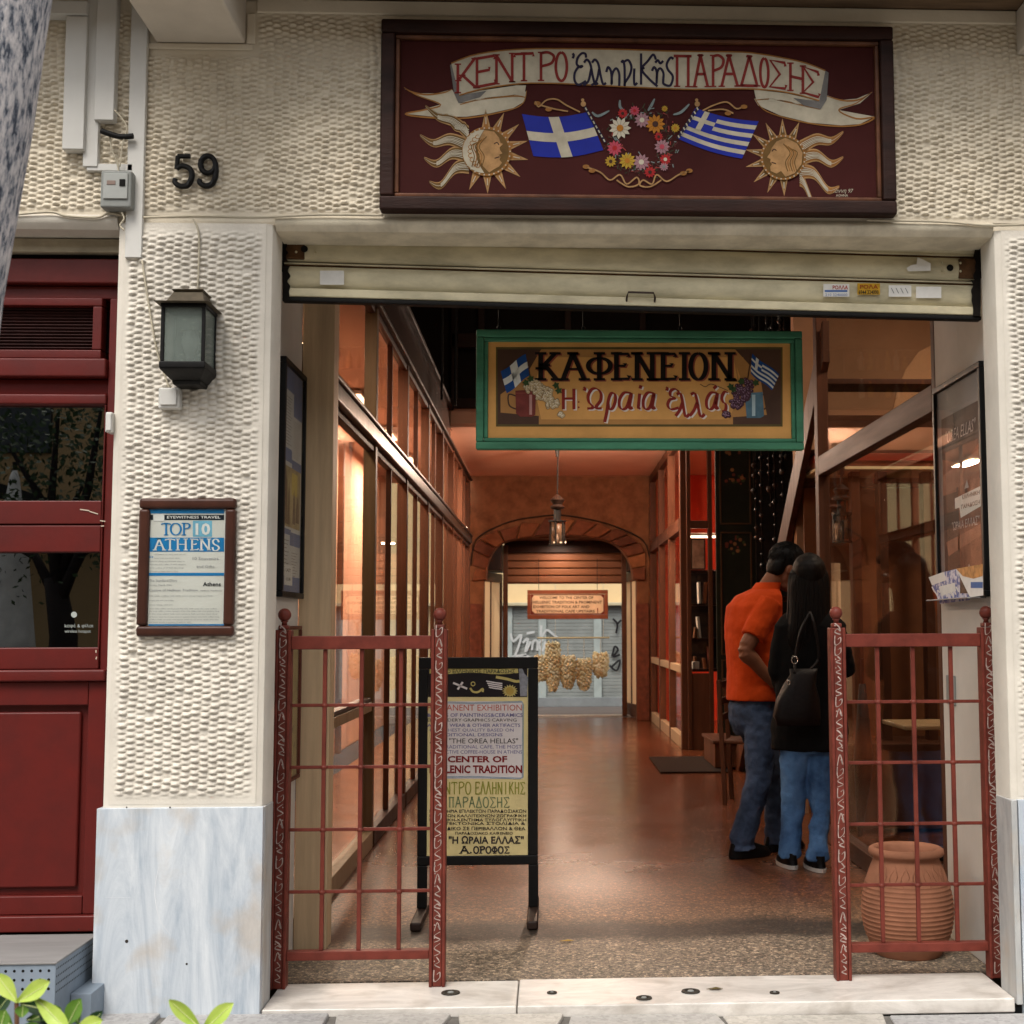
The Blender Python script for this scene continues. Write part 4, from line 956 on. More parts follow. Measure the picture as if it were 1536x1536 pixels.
# wedge plate on the right
M().box(xF + .0005, -1.5, -.16, .094, -.06, .10, steel).build('side_block', st, bevel=.003)
hl = M()
for r_ in range(3):
    for c_ in range(22):
        x_, z_ = xF - .02 - c_ * .027, .209 - r_ * .028; hl.add([(x_ + .0048 * math.cos(a * math.pi / 4), yF - .0006, z_ + .0048 * math.sin(a * math.pi / 4)) for a in range(8)], [tuple(range(8))], dark)
for r_ in range(4):
    for c_ in range(26):
        y_, z_ = yF + .012 + c_ * .0145, .212 - r_ * .024; hl.add([(xF + .0006, y_ + .0034 * math.cos(a * math.pi / 4), z_ + .0034 * math.sin(a * math.pi / 4)) for a in range(8)], [tuple(range(8))], dark)
hl.build('perforation', st, kind='stuff')

# ================================================================== GATES
gt = T('railing_gate', 'red-brown iron half gate with flourished posts standing before the easel board', 'gate', (-.69, .26, 0), 'matching iron half gates at the passage mouth')
GX = -.69; hwid = .285
def scroll(f, z0, z1, seed):
    q = Paint(f); r2 = random.Random(seed); z = z0
    while z < z1:
        h = r2.uniform(.03, .046); k_ = r2.randrange(5); w_ = .0105
        if k_ == 0: c_ = [(-w_, z), (w_, z + h * .25), (-w_, z + h * .6), (w_, z + h)]
        elif k_ == 1: c_ = [(w_, z), (-w_, z + h * .2), (0, z + h * .5), (w_, z + h * .3), (w_ * .4, z + h * .7), (-w_, z + h)]
        elif k_ == 2: c_ = [(-w_, z + h), (-w_, z), (w_ * .9, z + h * .3), (w_, z + h * .8), (0, z + h * .6)]
        elif k_ == 3: c_ = [(-w_, z), (0, z + h * .9), (w_, z + h * .1), (w_ * .3, z + h * .5)]
        else: c_ = [(w_, z + h * .1), (-w_ * .8, z + h * .35), (w_ * .8, z + h * .6), (-w_ * .2, z + h)]
        q.stroke(crom(c_, 4), r2.uniform(.0035, .0052), gatew, 1, nib=.7)
        if r2.random() < .8: q.disc(r2.choice([-1, 1]) * w_ * .9, z + h * r2.random(), .0028, gatew, 1, n=6)
        z += h + .004
    return q


for sgn in (-1, 1):
    xc = GX + sgn * hwid; m_ = M()
    m_.box(xc - .029, xc - .017, .232, .288, 0, 1.285, gatep); m_.box(xc + .017, xc + .029, .232, .288, 0, 1.285, gatep); m_.box(xc - .0168, xc + .0168, .238, .282, 0, 1.2845, gatep)
    m_.build('post', gt, bevel=.003)
    M().box(xc - .018, xc + .018, .242, .278, 1.2855, 1.302, gatep).build('post_cap', gt, bevel=.004)
    M().lathe([(.011, 1.302), (.009, 1.312), (.016, 1.318)], (xc, .26, 0), gatep, 14).build('neck', gt, smooth=True)
    M().ball((xc, .26, 1.340), .0245, gatep, 18).build('ball_finial', gt, smooth=True)
    scroll(lambda u, v, ly, xc=xc: Vector((xc + u, .2375 - .0004 * ly, v)), .02, 1.27, 4 + sgn).build('painted_flourish', gt)
bx('top_rail', gt, GX - hwid + .0295, GX + hwid - .0295, .238, .275, 1.213, 1.262, gatep, .003)
bx('bottom_rail', gt, GX - hwid + .0295, GX + hwid - .0295, .24, .278, .098, .130, gatep, .003)
for x_ in (-.8235, -.6895, -.5455): bx('upright_bar', gt, x_ - .0075, x_ + .0075, .250, .265, .1305, 1.2125, gatep, .002)
for z_ in (1.008, .783, .558, .336):
    bx('cross_bar', gt, GX - hwid + .0295, GX + hwid - .0295, .2655, .2735, z_ - .006, z_ + .006, gatep, .0015)
    for x_ in (-.8235, -.6895, -.5455): M().ball((x_, .258, z_), .0135, gatep, 10, (1, .9, .8)).build('rivet_boss', gt, smooth=True)
g2 = dup(gt, (1.361, .26, 0), 'red-brown iron half gate with flourished posts standing before the clay pot')

# ================================================================== EASEL BOARD
ez = T('easel_board', 'black framed standing board with hand painted exhibition lettering behind the left gate', 'sign board', (-.32, 1.4, 0))
YE = 1.40
bxs = lambda a, b, c, d, y0, y1, m, nm, bev=.004: bx(nm, ez, at(a, 1100, 1, YE).x, at(b, 1100, 1, YE).x, y0, y1, at(715, d, 1, YE).z, at(715, c, 1, YE).z, m, bev)
bkw = mat('black_painted_wood', (15, 14, 14), .45, .2, 8, .15, 60, spec=.25, stretch=(1, 1, .3))
bxs(627, 807, 986, 1003, YE, YE + .03, bkw, 'frame_bar'); bxs(627, 807, 1284, 1298, YE, YE + .03, bkw, 'frame_bar')
bxs(627, 641, 1003.3, 1283.7, YE, YE + .03, bkw, 'frame_bar'); bxs(792, 807, 1003.3, 1283.7, YE, YE + .03, bkw, 'frame_bar')
bxs(641.2, 791.8, 1003.3, 1283.7, YE + .008, YE + .024, mat('board_yellow', (226, 208, 150), .6, .1, 8, amt=1), 'panel', 0)
for xx in (at(633, 1300, 1, YE).x, at(800, 1300, 1, YE).x):
    bx('leg', ez, xx - .022, xx + .022, YE + .002, YE + .032, .04, at(700, 1298.5, 1, YE).z, bkw, .003)
    bx('foot', ez, xx - .024, xx + .024, 1.12, 1.68, .001, .038, mat('foot_brown', (50, 36, 30), .5, .2, 8), .008)
Q = Paint(px(1, YE + .0075, -1, .0004))
ex = lambda u: 620 + u / 4.52; ey = lambda v: 980 + v / 4.518
bb = mat('board_black', (34, 28, 30), .6, .2, 10); byel = mat('board_pale_yellow', (196, 180, 110), .6, .1, 20); bwh = mat('board_white', (214, 206, 204), .6, .05, 10); bor = mat('board_orange', (196, 100, 80), .6); bvi = mat('board_violet', (110, 104, 150), .6); bred = mat('board_dark_red', (128, 34, 34), .6); bink = mat('board_ink', (60, 54, 52), .6); bgr = mat('board_green', (150, 150, 60), .6); bgr2 = mat('board_sage', (120, 136, 96), .6); bbl = mat('board_pale_blue', (120, 150, 170), .6)
Q.rect(642, ey(95), 791, ey(296), bb, 1)
Q.stroke([(ex(110 + i * 60), ey(118 + 6 * math.sin(i))) for i in range(11)], 8, byel, 2); Q.text('ΚΕΝΤΡΟ ΕΛΛΗΝΙΚΗΣ ΠΑΡΑΔΟΣΗΣ', ex(120), ex(690), ey(108), ey(134), mat('board_olive', (90, 92, 60), .6), 3, .02)
Q.stroke([(ex(270), ey(200)), (ex(365), ey(240))], 3, bwh, 3); Q.stroke([(ex(335), ey(195)), (ex(300), ey(245))], 3, bwh, 3)
Q.stroke(ell(ex(405), ey(207), 3, 3), 1.5, byel, 3); Q.stroke(crom([(ex(385), ey(235)), (ex(405), ey(260)), (ex(440), ey(262)), (ex(470), ey(240)), (ex(470), ey(262))], 4), 3, byel, 3)
for i in range(4): Q.stroke([(ex(495 + i * 6), ey(188 + i * 14)), (ex(550), ey(198 + i * 13)), (ex(603), ey(205 + i * 13))], 1.8, bwh, 3)
Q.stroke(crom([(ex(560), ey(160)), (ex(640), ey(175)), (ex(700), ey(190)), (ex(760), ey(180))], 4), 4, byel, 3)
for i in range(16): a = i * .3927; Q.poly([(ex(655), ey(255)), (ex(655) + 7 * math.cos(a - .3), ey(255) + 6 * math.sin(a - .3)), (ex(655) + 12 * math.cos(a), ey(255) + 10 * math.sin(a)), (ex(655) + 7 * math.cos(a + .3), ey(255) + 6 * math.sin(a + .3))], byel, 3)
Q.disc(ex(655), ey(255), 6, mat('board_gold', (190, 160, 80), .6), 4)
Q.poly([(ex(715), ey(95)), (ex(738), ey(100)), (ex(755), ey(140)), (ex(778), ey(160)), (ex(770), ey(290)), (ex(725), ey(290))], mat('board_wear', (150, 152, 160), .6, .2, 60), 4)
Q.rect(646, ey(325), ex(742), ey(850), bwh, 2)
for o_ in (0, 7): Q.stroke([(646, ey(325 + o_)), (ex(400), ey(335 + o_)), (ex(735), ey(325 + o_)), (ex(748 - o_), ey(345)), (ex(745 - o_), ey(840)), (ex(720), ey(852 - o_)), (ex(400), ey(840 - o_)), (646, ey(845 - o_))], .9, bbl, 3)
for body, a, b, c, d, m_, bo in [('PERMANENT EXHIBITION', 95, 735, 345, 388, bor, 0), ('& SALES OF PAINTINGS&CERAMICS', 95, 742, 405, 430, bvi, .01), ('EMBROIDERY·GRAPHICS·CARVING', 95, 700, 440, 462, bink, 0), ('ARTISTS WEAR & OTHER ARTIFACTS', 95, 725, 475, 498, bvi, .01), ('OF HIGHEST QUALITY BASED ON', 110, 680, 508, 530, bvi, 0), ('TRADITIONAL DESIGNS', 140, 605, 540, 562, bvi, .01),
                                 ('AND "THE OREA HELLAS"', 110, 710, 575, 610, bink, .005), ('A TRADITIONAL CAFE, THE MOST', 160, 735, 620, 645, bvi, 0), ('ATTRACTIVE COFFEE-HOUSE IN ATHENS', 110, 738, 655, 680, bvi, 0), ('CENTER OF', 232, 636, 695, 737, bred, .035), ('HELLENIC TRADITION', 110, 738, 758, 810, bred, .035)]:
    Q.text(body, ex(a), ex(b), ey(c), ey(d), m_, 5, bo)
lw = [(0, 1)]
def spread(a, b, n, gap=.18): w_ = (b - a) / n; return [(a + i * w_ + w_ * gap / 2, a + (i + 1) * w_ - w_ * gap / 2) for i in range(n)]
Q.word('ΚΕΝΤΡΟ', spread(ex(115), ex(395), 6), ey(872), ey(955), 1.7, bgr, 5, None, False); Q.word('ΕΛΛΗΝΙΚΗΣ', spread(ex(415), ex(760), 9), ey(872), ey(955), 1.7, bgr, 5, None, False)
Q.word('ΠΑΡΑΔΟΣΗΣ', spread(ex(235), ex(655), 9), ey(975), ey(1045), 1.7, bgr2, 5, None, False)
for body, a, b, c, d in [('ΕΡΓΑΣΤΗΡΙΑ ΕΠΙΛΕΚΤΩΝ ΠΑΡΑΔΟΣΙΑΚΩΝ', 110, 765, 1058, 1080), ('ΕΛΛΗΝΩΝ ΚΑΛΛΙΤΕΧΝΩΝ·ΖΩΓΡΑΦΙΚΗ', 110, 765, 1090, 1110), ('ΚΕΡΑΜΙΚΗ-ΚΕΝΤΗΜΑ·ΞΥΛΟΓΛΥΠΤΙΚΗ', 110, 765, 1118, 1138), ('ΑΡΧΙΤΕΚΤΟΝΙΚΑ ΣΤΟΛΙΔΙΑ &', 110, 760, 1143, 1162), ('ΜΟΝΑΔΙΚΟ ΣΕ ΠΕΡΙΒΑΛΛΟΝ & ΘΕΑ', 110, 760, 1175, 1198), ('ΠΑΡΑΔΟΣΙΑΚΟ ΚΑΦΕΝΕΙΟ', 285, 675, 1210, 1228), ('"Η ΩΡΑΙΑ ΕΛΛΑΣ"', 240, 750, 1240, 1288)]:
    Q.text(body, ex(a), ex(b), ey(c), ey(d), bink, 5, .012 if d - c < 30 else .03)
Q.word('Α', [(ex(320), ex(375))], ey(1310), ey(1355), 2.2, bink, 5); Q.disc(ex(390), ey(1350), 1.3, bink, 5); Q.word('ΟΡΟΦΟΣ', spread(ex(405), ex(655), 6), ey(1310), ey(1355), 2.2, bink, 5)
Q.build('painted_lettering', ez)

# ================================================================== CLAY POT
YP = .86
pc = at(1376, 1442, 2, 0); pcx, pcy = pc.x, pc.y + .13
sc_ = lambda px_: px_ / FPX * (pcy + 4.72)
prof = [(0.001, 0), (sc_(46), 0.0), (sc_(48), .012)]
hh = sc_(1442 - 1262) * .87
for i in range(1, 33):
    t = i / 32; r_ = sc_(48 + 26 * math.sin(math.pi * min(1, t / .98) ** .86) ** .9 * (1) - 4 * t)
    prof.append((r_ + (.0028 * math.sin(i * 3.1416) if False else 0), hh * .84 * t))
pf = []
n_ = 150
for i in range(n_):
    t = i / (n_ - 1); z_ = hh * .86 * t
    bulge = math.sin(math.pi * (.04 + .9 * t) ** .9) ** .85
    r_ = sc_(42 + 24 * bulge + 2 * t)
    if .2 < t < .78: r_ += .0028 * max(0, math.cos((t - .2) / .58 * 12 * 6.283)) ** 1
    pf.append((r_, z_))
rn = pf[-1][0]
pf += [(rn - .003, hh * .875), (rn - .004, hh * .90), (rn + .010, hh * .915), (rn + .016, hh * .935), (rn + .014, hh * .975), (rn + .004, hh * .99), (rn - .008, hh * .985), (rn - .018, hh * .96), (rn - .02, hh * .9), (rn - .01, hh * .6), (.001, hh * .3)]
pot = T('clay_pot', 'large ribbed terracotta jar with leaf relief on its shoulder behind the right gate', 'pot', (pcx, pcy, 0))
M().lathe([(.001, 0)] + pf, (pcx, pcy, 0), clay, 56).build('body', pot, smooth=True)
re = M()
for k_ in range(7):
    a = R(-90 + (k_ - 3) * 17); 
    for d_ in (-1, 1):
        P = []
        for j in range(6):
            t = j / 5; aa = a + d_ * .10 * math.sin(t * 3); zz = hh * (.84 - .16 * t + .02 * d_ * math.sin(k_)); tt = zz / hh / .86; b_ = math.sin(math.pi * (.04 + .9 * min(1, tt)) ** .9) ** .85; rr_ = sc_(42 + 24 * b_ + 2 * tt) + .001
            P.append((pcx + rr_ * math.cos(aa), pcy + rr_ * math.sin(aa), zz))
        re.tube(P, [.001, .0022, .003, .0026, .0018, .001], clay, 6)
re.build('relief_leaves', pot, smooth=True)

# ================================================================== HANGING CAFE SIGN
hs_ = T('hanging_sign', 'long hanging cafe sign in a green frame with lettering, flags, mugs and grapes', 'sign', (.37, .57, 2.25))
YH = .55
HZ = lambda py: at(960, py, 1, YH).z
hx0, hx1, hz0, hz1 = at(714, 585, 1, YH).x, at(1205, 585, 1, YH).x, HZ(674), HZ(495)
w = .030
for a, b, c, d in ((hx0, hx1, hz1 - w, hz1), (hx0, hx1, hz0, hz0 + w), (hx0, hx0 + w, hz0 + w + .0005, hz1 - w - .0005), (hx1 - w, hx1, hz0 + w + .0005, hz1 - w - .0005)): bx('frame_bar', hs_, a, b, YH, YH + .045, c, d, greenp, .005)
w2 = w + .017
for a, b, c, d in ((hx0 + w + .0005, hx1 - w - .0005, hz1 - w2, hz1 - w - .0008), (hx0 + w + .0005, hx1 - w - .0005, hz0 + w + .0008, hz0 + w2), (hx0 + w + .0005, hx0 + w2, hz0 + w2 + .0005, hz1 - w2 - .0005), (hx1 - w2, hx1 - w - .0005, hz0 + w2 + .0005, hz1 - w2 - .0005)): bx('inner_frame', hs_, a, b, YH + .010, YH + .045, c, d, greenp, .004)
kb = mat('cafe_sign_ochre', (222, 164, 92), .5, .12, 5, spec=.2)
bx('panel', hs_, hx0 + w2 + .0005, hx1 - w2 - .0005, YH + .022, YH + .04, hz0 + w2 + .0005, hz1 - w2 - .0005, kb, 0)
for px__ in (748, 875, 1020, 1150):
    p = at(px__, 495, 1, YH + .02); M().tube([(p.x, YH + .02, hz1), (p.x, YH + .02, 2.66)], .003, black, 6).build('hanger', hs_); M().ball((p.x, YH + .02, hz1 + .01), .009, black, 8).build('hook', hs_)
K = Paint(px(1, YH + .0215, -1, .0004))
kx = lambda u: 700 + u / 2.954; ky = lambda v: 480 + v / 2.952
kd = mat('cafe_sign_umber', (84, 58, 44), .5, .15, 6); kol = mat('cafe_sign_olive', (98, 84, 44), .5, .15, 10); kmid = mat('cafe_sign_tan', (186, 134, 76), .5, .12, 6)
K.rect(kx(130), ky(120), kx(1400), ky(472), kol, 1); K.rect(kx(137), ky(130), kx(1392), ky(462), kmid, 2); K.poly([(kx(330), ky(165)), (kx(1180), ky(165)), (kx(1230), ky(300)), (kx(1160), ky(440)), (kx(330), ky(440)), (kx(300), ky(300))], kb, 3)
K.poly([(kx(137), ky(130)), (kx(330), ky(130)), (kx(260), ky(250)), (kx(150), ky(330)), (kx(150), ky(410)), (kx(320), ky(425)), (kx(320), ky(462)), (kx(137), ky(462))], kd, 3)
K.poly([(kx(1190), ky(130)), (kx(1392), ky(130)), (kx(1392), ky(462)), (kx(1180), ky(462)), (kx(1180), ky(430)), (kx(1330), ky(420)), (kx(1300), ky(250))], kd, 3)
lbk = mat('cafe_letter_black', (22, 16, 14), .45); lsh = mat('cafe_letter_shadow', (150, 74, 58), .5); lrd = mat('cafe_letter_red', (140, 40, 30), .45); lwh = mat('cafe_letter_white', (228, 216, 204), .5)
bxk = [(807, 836), (844, 877), (881, 917), (921, 944), (952, 982), (991, 1014), (1020, 1033), (1035, 1060), (1067, 1099)]
K.word('ΚΑΦΕΝΕΙΟΝ', bxk, 530, 569, 7.2, lsh, 5, 0.0, True, dx=2.2, dy=1.6); K.word('ΚΑΦΕΝΕΙΟΝ', bxk, 530, 569, 7.4, lbk, 6, 0.0, True)
bx2 = [(842, 864), (880, 904), (907, 924), (928, 949), (955, 964), (964, 983), (1001, 1020), (1013, 1034), (1034, 1057), (1059, 1078), (1079, 1092)]
K.word('ΗΩραίαελλάς', bx2, 583, 614, 5.4, lwh, 7, .5, False, dx=2.0, dy=1.6); K.word('ΗΩραίαελλάς', bx2, 583, 614, 5.0, lrd, 8, .5, False)
K.disc(868, 603, 1.3, lrd, 8); K.disc(868, 611, 1.3, lrd, 8)


def kflag(tl, tr, br, bl, striped):
    n = 8
    def W(u, v): return ((tl[0] * (1 - u) + tr[0] * u) * (1 - v) + (bl[0] * (1 - u) + br[0] * u) * v + 0, (tl[1] * (1 - u) + tr[1] * u) * (1 - v) + (bl[1] * (1 - u) + br[1] * u) * v + 1.5 * math.sin(u * 6))
    def pt(u0, u1, v0, v1, m, ly): K.add([K.map(*W(u0 + (u1 - u0) * i / n, v0), ly) for i in range(n + 1)] + [K.map(*W(u0 + (u1 - u0) * i / n, v1), ly) for i in range(n + 1)], [(i, i + 1, n + 2 + i, n + 1 + i) for i in range(n)], m)
    kb_ = mat('cafe_flag_blue', (28, 74, 140), .5, .12, 30); kw_ = mat('cafe_flag_white', (220, 222, 214), .5, .08, 30)
    if striped:
        for i in range(9): pt(0, 1, i / 9, (i + 1) / 9, kb_ if i % 2 == 0 else kw_, 5)
        pt(0, .4, 0, .55, kb_, 6); pt(0, .4, .22, .33, kw_, 7); pt(.15, .25, 0, .55, kw_, 7)
    else: pt(0, 1, 0, 1, kb_, 5); pt(0, 1, .36, .64, kw_, 6); pt(.36, .62, 0, 1, kw_, 6)


kflag((751, 557), (789, 531), (795, 563), (760, 590), False); kflag((1128, 530), (1169, 562), (1158, 586), (1126, 560), True)
K.stroke([(789, 529), (797, 575)], 1.6, kd, 6); K.stroke([(1128, 528), (1120, 578)], 1.6, kd, 6)
mugr = mat('mug_red', (130, 58, 50), .5, .2, 20); mugb = mat('mug_blue', (92, 124, 140), .5, .2, 20)
K.poly([(773, 586), (804, 584), (803, 622), (798, 625), (780, 625), (774, 620)], mugr, 6); K.stroke(crom([(774, 594), (763, 592), (764, 608), (775, 614)], 5), 2.2, kd, 5); K.stroke([(773, 590), (804, 589)], 1.3, lsh, 7); K.rect(794, 592, 798, 622, mat('mug_light', (200, 150, 140), .5), 7)
K.poly([(1117, 590), (1144, 588), (1146, 624), (1140, 627), (1120, 627)], mugb, 6); K.stroke(crom([(1144, 592), (1156, 594), (1150, 610), (1146, 614)], 5), 2.2, kd, 5); K.rect(1128, 592, 1133, 624, mat('mug_pale', (176, 196, 200), .5), 7)
gw_ = mat('grape_cream', (206, 182, 140), .4, .2, 60); gw2 = mat('grape_cream_hi', (236, 224, 200), .4); gp_ = mat('grape_purple', (82, 46, 62), .4, .25, 60); gp2 = mat('grape_purple_hi', (150, 120, 140), .4); gl_ = mat('vine_leaf', (60, 84, 44), .5, .2, 40)
rg = random.Random(2)
for (ax_, bx_, m1, m2) in (([(800, 580), (815, 590), (828, 605), (842, 622)], (13, 14, 10, 4), gw_, gw2), ([(1118, 580), (1112, 592), (1104, 606), (1090, 622)], (14, 13, 10, 5), gp_, gp2)):
    for (cx_, cy_), r0 in zip(ax_, bx_):
        for k_ in range(int(r0 * 4.5)):
            a = rg.uniform(0, 6.28); r_ = r0 * math.sqrt(rg.random()); x_, y_ = cx_ + r_ * math.cos(a), cy_ + r_ * .8 * math.sin(a); ly = 9 + .02 * k_
            K.disc(x_, y_, 2.9, kd, ly, n=9); K.disc(x_, y_, 2.5, m1, ly + .4, n=9); K.disc(x_ - .7, y_ - .8, .8, m2, ly + .8, n=6)
for x_, y_ in ((789, 574), (834, 578), (838, 586), (796, 568), (1100, 584), (1134, 574), (1096, 580), (1112, 572)):
    K.poly([(x_ + (6 if i % 2 else 3.4) * math.cos(i * .628), y_ + (6 if i % 2 else 3.4) * math.sin(i * .628)) for i in range(10)], gl_, 14)
K.stroke(crom([(1050, 576), (1058, 580), (1066, 576), (1078, 580), (1092, 586)], 4), 1, kd, 6); K.stroke([(1108, 574), (1102, 540)], 2, kmid, 5); K.stroke([(1116, 574), (1114, 536)], 2, kmid, 5)
K.build('painted_decoration', hs_)

# ================================================================== PASSAGE: side walls near the mouth
cw = mat('passage_white_wall', (206, 200, 190), .8, .06, 3, .1, 50)
struct(M().box(-1.2, -1.03, .205, .82, 0, 3.4, cw), 'wall_left_reveal', bevel=.003)
struct(M().box(1.665, 1.78, .205, .90, 0, 3.4, cw), 'wall_right_reveal', bevel=.003)
XL, XR = -1.03, 1.665


def sideframe(root, ax_x, sgn, y0, y1, z0, z1, w, d, m, back):
    """framed flat poster hung on a wall x = ax_x, facing sgn"""
    f = lambda a, b: (min(a, b), max(a, b))
    xa_, xb__ = f(ax_x + sgn * .001, ax_x + sgn * d)
    for a, b, c, e in ((y0, y1, z1 - w, z1), (y0, y1, z0, z0 + w), (y0, y0 + w, z0 + w + .0005, z1 - w - .0005), (y1 - w, y1, z0 + w + .0005, z1 - w - .0005)): bx('frame_bar', root, xa_, xb__, a, b, c, e, m, .003)
    xa_, xb__ = f(ax_x + sgn * .001, ax_x + sgn * d * .4); bx('backing', root, xa_, xb__, y0 + w + .0005, y1 - w - .0005, z0 + w + .0005, z1 - w - .0005, back, 0)
    xa_, xb__ = f(ax_x + sgn * d * .7, ax_x + sgn * d * .75); bx('glass_pane', root, xa_, xb__, y0 + w + .0005, y1 - w - .0005, z0 + w + .0005, z1 - w - .0005, wgl, 0)


# tall poster left
tp = T('wall_poster', 'tall black framed blue and white poster on the left reveal wall', 'poster', (XL + .01, .6, 1.9))
ya, yb, za, zb_ = .36, .80, 1.41, 2.33
sideframe(tp, XL, 1, ya, yb, za, zb_, .022, .026, bkw, mat('poster_white2', (196, 200, 202), .5, .05, 5))
q = Paint(lambda u, v, ly: Vector((XL + .0108 + .0004 * ly, ya + .022 + (yb - ya - .044) * u, zb_ - .022 - (zb_ - za - .044) * v)))
pb2 = mat('poster_mid_blue', (48, 96, 158), .45, .1, 5)
q.rect(0, 0, 1, 1, mat('poster_white2', (0, 0, 0)), 0); q.rect(0, 0, 1, .10, pb2); q.rect(.55, .09, 1, .20, pb2); q.rect(0, .36, .5, .42, pb2); q.rect(.5, .40, 1, .44, pb2); q.rect(0, .72, .5, .745, pb2); q.rect(.45, .73, 1, .79, pb2); q.rect(0, .93, 1, 1, pb2)
q.rect(.04, .44, .96, .71, mat('photo_ground', (190, 170, 120), .5, .3, 9), 1); q.rect(.5, .46, .8, .56, mat('photo_yellow', (204, 180, 70), .5), 2)
sep = mat('photo_sepia', (96, 66, 46), .5, .3, 40); pgr = mat('print_grey', (120, 126, 134), .5)
for (a, b, c, d) in ((.08, .45, .3, .7), (.3, .5, .42, .7), (.55, .53, .7, .69), (.72, .55, .9, .68), (.15, .43, .25, .5)): q.poly([(a, d), (a + .03, b + .05), ((a + c) / 2, b), (c - .02, b + .06), (c, d)], sep, 3)
for i in range(16): q.rect(.08, .13 + i * .014, .46 - (i % 3) * .04, .134 + i * .014, pgr, 2); q.rect(.56, .22 + i * .011, .92 - (i % 4) * .03, .2225 + i * .011, pgr, 2)
for i in range(9): q.rect(.08, .77 + i * .017, .4 - (i % 3) * .05, .774 + i * .017, pgr, 2); q.rect(.55, .82 + i * .013, .85 - (i % 3) * .05, .823 + i * .013, pgr, 2)
q.rect(.2, .88, .6, .97, mat('poster_white', (0, 0, 0)), 3); q.text('LAST', .26, .5, .895, .91, pk, 4, .02); q.text('4.10.88', .26, .5, .935, .95, pk, 4, .02)
q.build('print', tp)
# lower poster left
lp = T('wall_poster', 'olive coloured glazed poster low on the left reveal wall behind the gate post', 'poster', (XL + .01, .7, 1.0))
ya2, yb2, za2, zb2 = .42, .80, .69, 1.30
sideframe(lp, XL, 1, ya2, yb2, za2, zb2, .014, .022, mat('frame_rust', (104, 54, 40), .5, .2, 8), mat('poster_olive', (170, 150, 96), .5, .25, 7, rgb2=(120, 110, 70)))
q = Paint(lambda u, v, ly: Vector((XL + .0094 + .0004 * ly, ya2 + .014 + (yb2 - ya2 - .028) * u, zb2 - .014 - (zb2 - za2 - .028) * v)))
for i in range(7): q.poly([(.1 + .12 * i, .12 + .11 * i), (.3 + .1 * i, .10 + .11 * i), (.26 + .1 * i, .2 + .1 * i), (.12 + .11 * i, .21 + .1 * i)], mat('poster_olive_dark', (104, 92, 58), .5), 1)
q.build('print', lp)
# tall poster right
rp_ = T('wall_poster', 'tall black framed photo poster of a stone arcade on the right reveal wall', 'poster', (XR - .01, .55, 1.85))
ya3, yb3, za3, zb3 = .24, .87, 1.40, 2.30
sideframe(rp_, XR, -1, ya3, yb3, za3, zb3, .024, .026, bkw, mat('poster_mauve_grey', (150, 144, 146), .5, .05, 5))
q = Paint(lambda u, v, ly: Vector((XR - .0108 - .0004 * ly, yb3 - .024 - (yb3 - ya3 - .048) * u, zb3 - .024 - (zb3 - za3 - .048) * v)))
ph1 = mat('photo_dark_plum', (64, 36, 40), .5, .3, 12); ph2 = mat('photo_brown', (140, 84, 66), .5, .25, 9); ph3 = mat('photo_rose', (168, 112, 92), .5, .2, 7)
q.rect(.1, .14, .93, 1, ph2, 1); q.poly([(.1, .14), (.93, .14), (.93, .33), (.6, .40), (.1, .34)], ph1, 2); q.poly([(.1, .42), (.93, .36), (.93, .46), (.5, .5), (.1, .52)], ph3, 2); q.rect(.1, .52, .42, 1, ph1, 2); q.poly([(.42, .55), (.93, .52), (.93, 1), (.55, 1)], ph2, 3); q.poly([(.15, .75), (.93, .70), (.93, .75), (.2, .82)], ph3, 4); q.rect(.42, .5, .46, 1, ph1, 4)
lwr = mat('print_white_script', (206, 196, 196), .5)
q.text('"OREA ELLAS"', .2, .88, .21, .27, lwr, 5, .0, shear=.3); q.text('"ΩΡΑΙΑ ΕΛΛΑΣ"', .3, .9, .66, .70, lwr, 5, .0, shear=.2)
q.poly([(.38, .55), (.95, .53), (.95, .62), (.5, .65), (.48, .6), (.38, .6)], mat('poster_white', (0, 0, 0)), 5); q.text('ΕΛΛΗΝΙΚΗ', .55, .92, .545, .565, pk, 6, .02); q.text('ΠΑΡΑΔΟΣΗ', .52, .92, .59, .61, pk, 6, .02)
for v_ in (.48, .87): q.poly([(.6, v_ + .04), (.66, v_), (.7, v_ + .04)], lwr, 6); q.disc(.64, v_ + .05, .03, ph1, 7, ry=.012)
q.build('print', rp_)
# leaflets in a clear rack
for k_, (pts, lab, m1, m2) in enumerate(((([(1393, 866), (1415, 858), (1440, 852), (1455, 900), (1410, 906)]), 'blue and white picture leaflet tucked into the clear rack, nearer the passage', mat('leaflet_blue', (70, 90, 150), .4, .6, 40, rgb2=(200, 200, 210), contrast=(.45, .55)), paper),
                                        (([(1434, 853), (1474, 846), (1475, 893), (1455, 896)]), 'white leaflet with orange top in the clear rack, nearer the street', paper, mat('leaflet_orange', (212, 150, 80), .4, .3, 30)))):
    q = Paint(px(0, XR - .05 - .012 * k_, -1, .0006)); q.poly(pts, m1, 0)
    if k_: q.poly([(1434, 853), (1474, 846), (1474, 864), (1460, 868), (1444, 864)], m2, 1); q.rect(1456, 873, 1474, 882, pb2, 1)
    else:
        q.poly([(1393, 866), (1415, 858), (1420, 870), (1398, 878)], m2, 1); q.poly([(1408, 880), (1432, 874), (1434, 886), (1412, 894)], m2, 1); q.poly([(1440, 862), (1446, 862), (1452, 890), (1440, 890)], sep, 1)
        for i in range(10): q.stroke([(1398 + i * 4, 880 + (i * 7) % 9), (1402 + i * 4, 888 + (i * 5) % 9)], 2, m2, 2)
    one(q, 'leaflet', lab, 'leaflet')
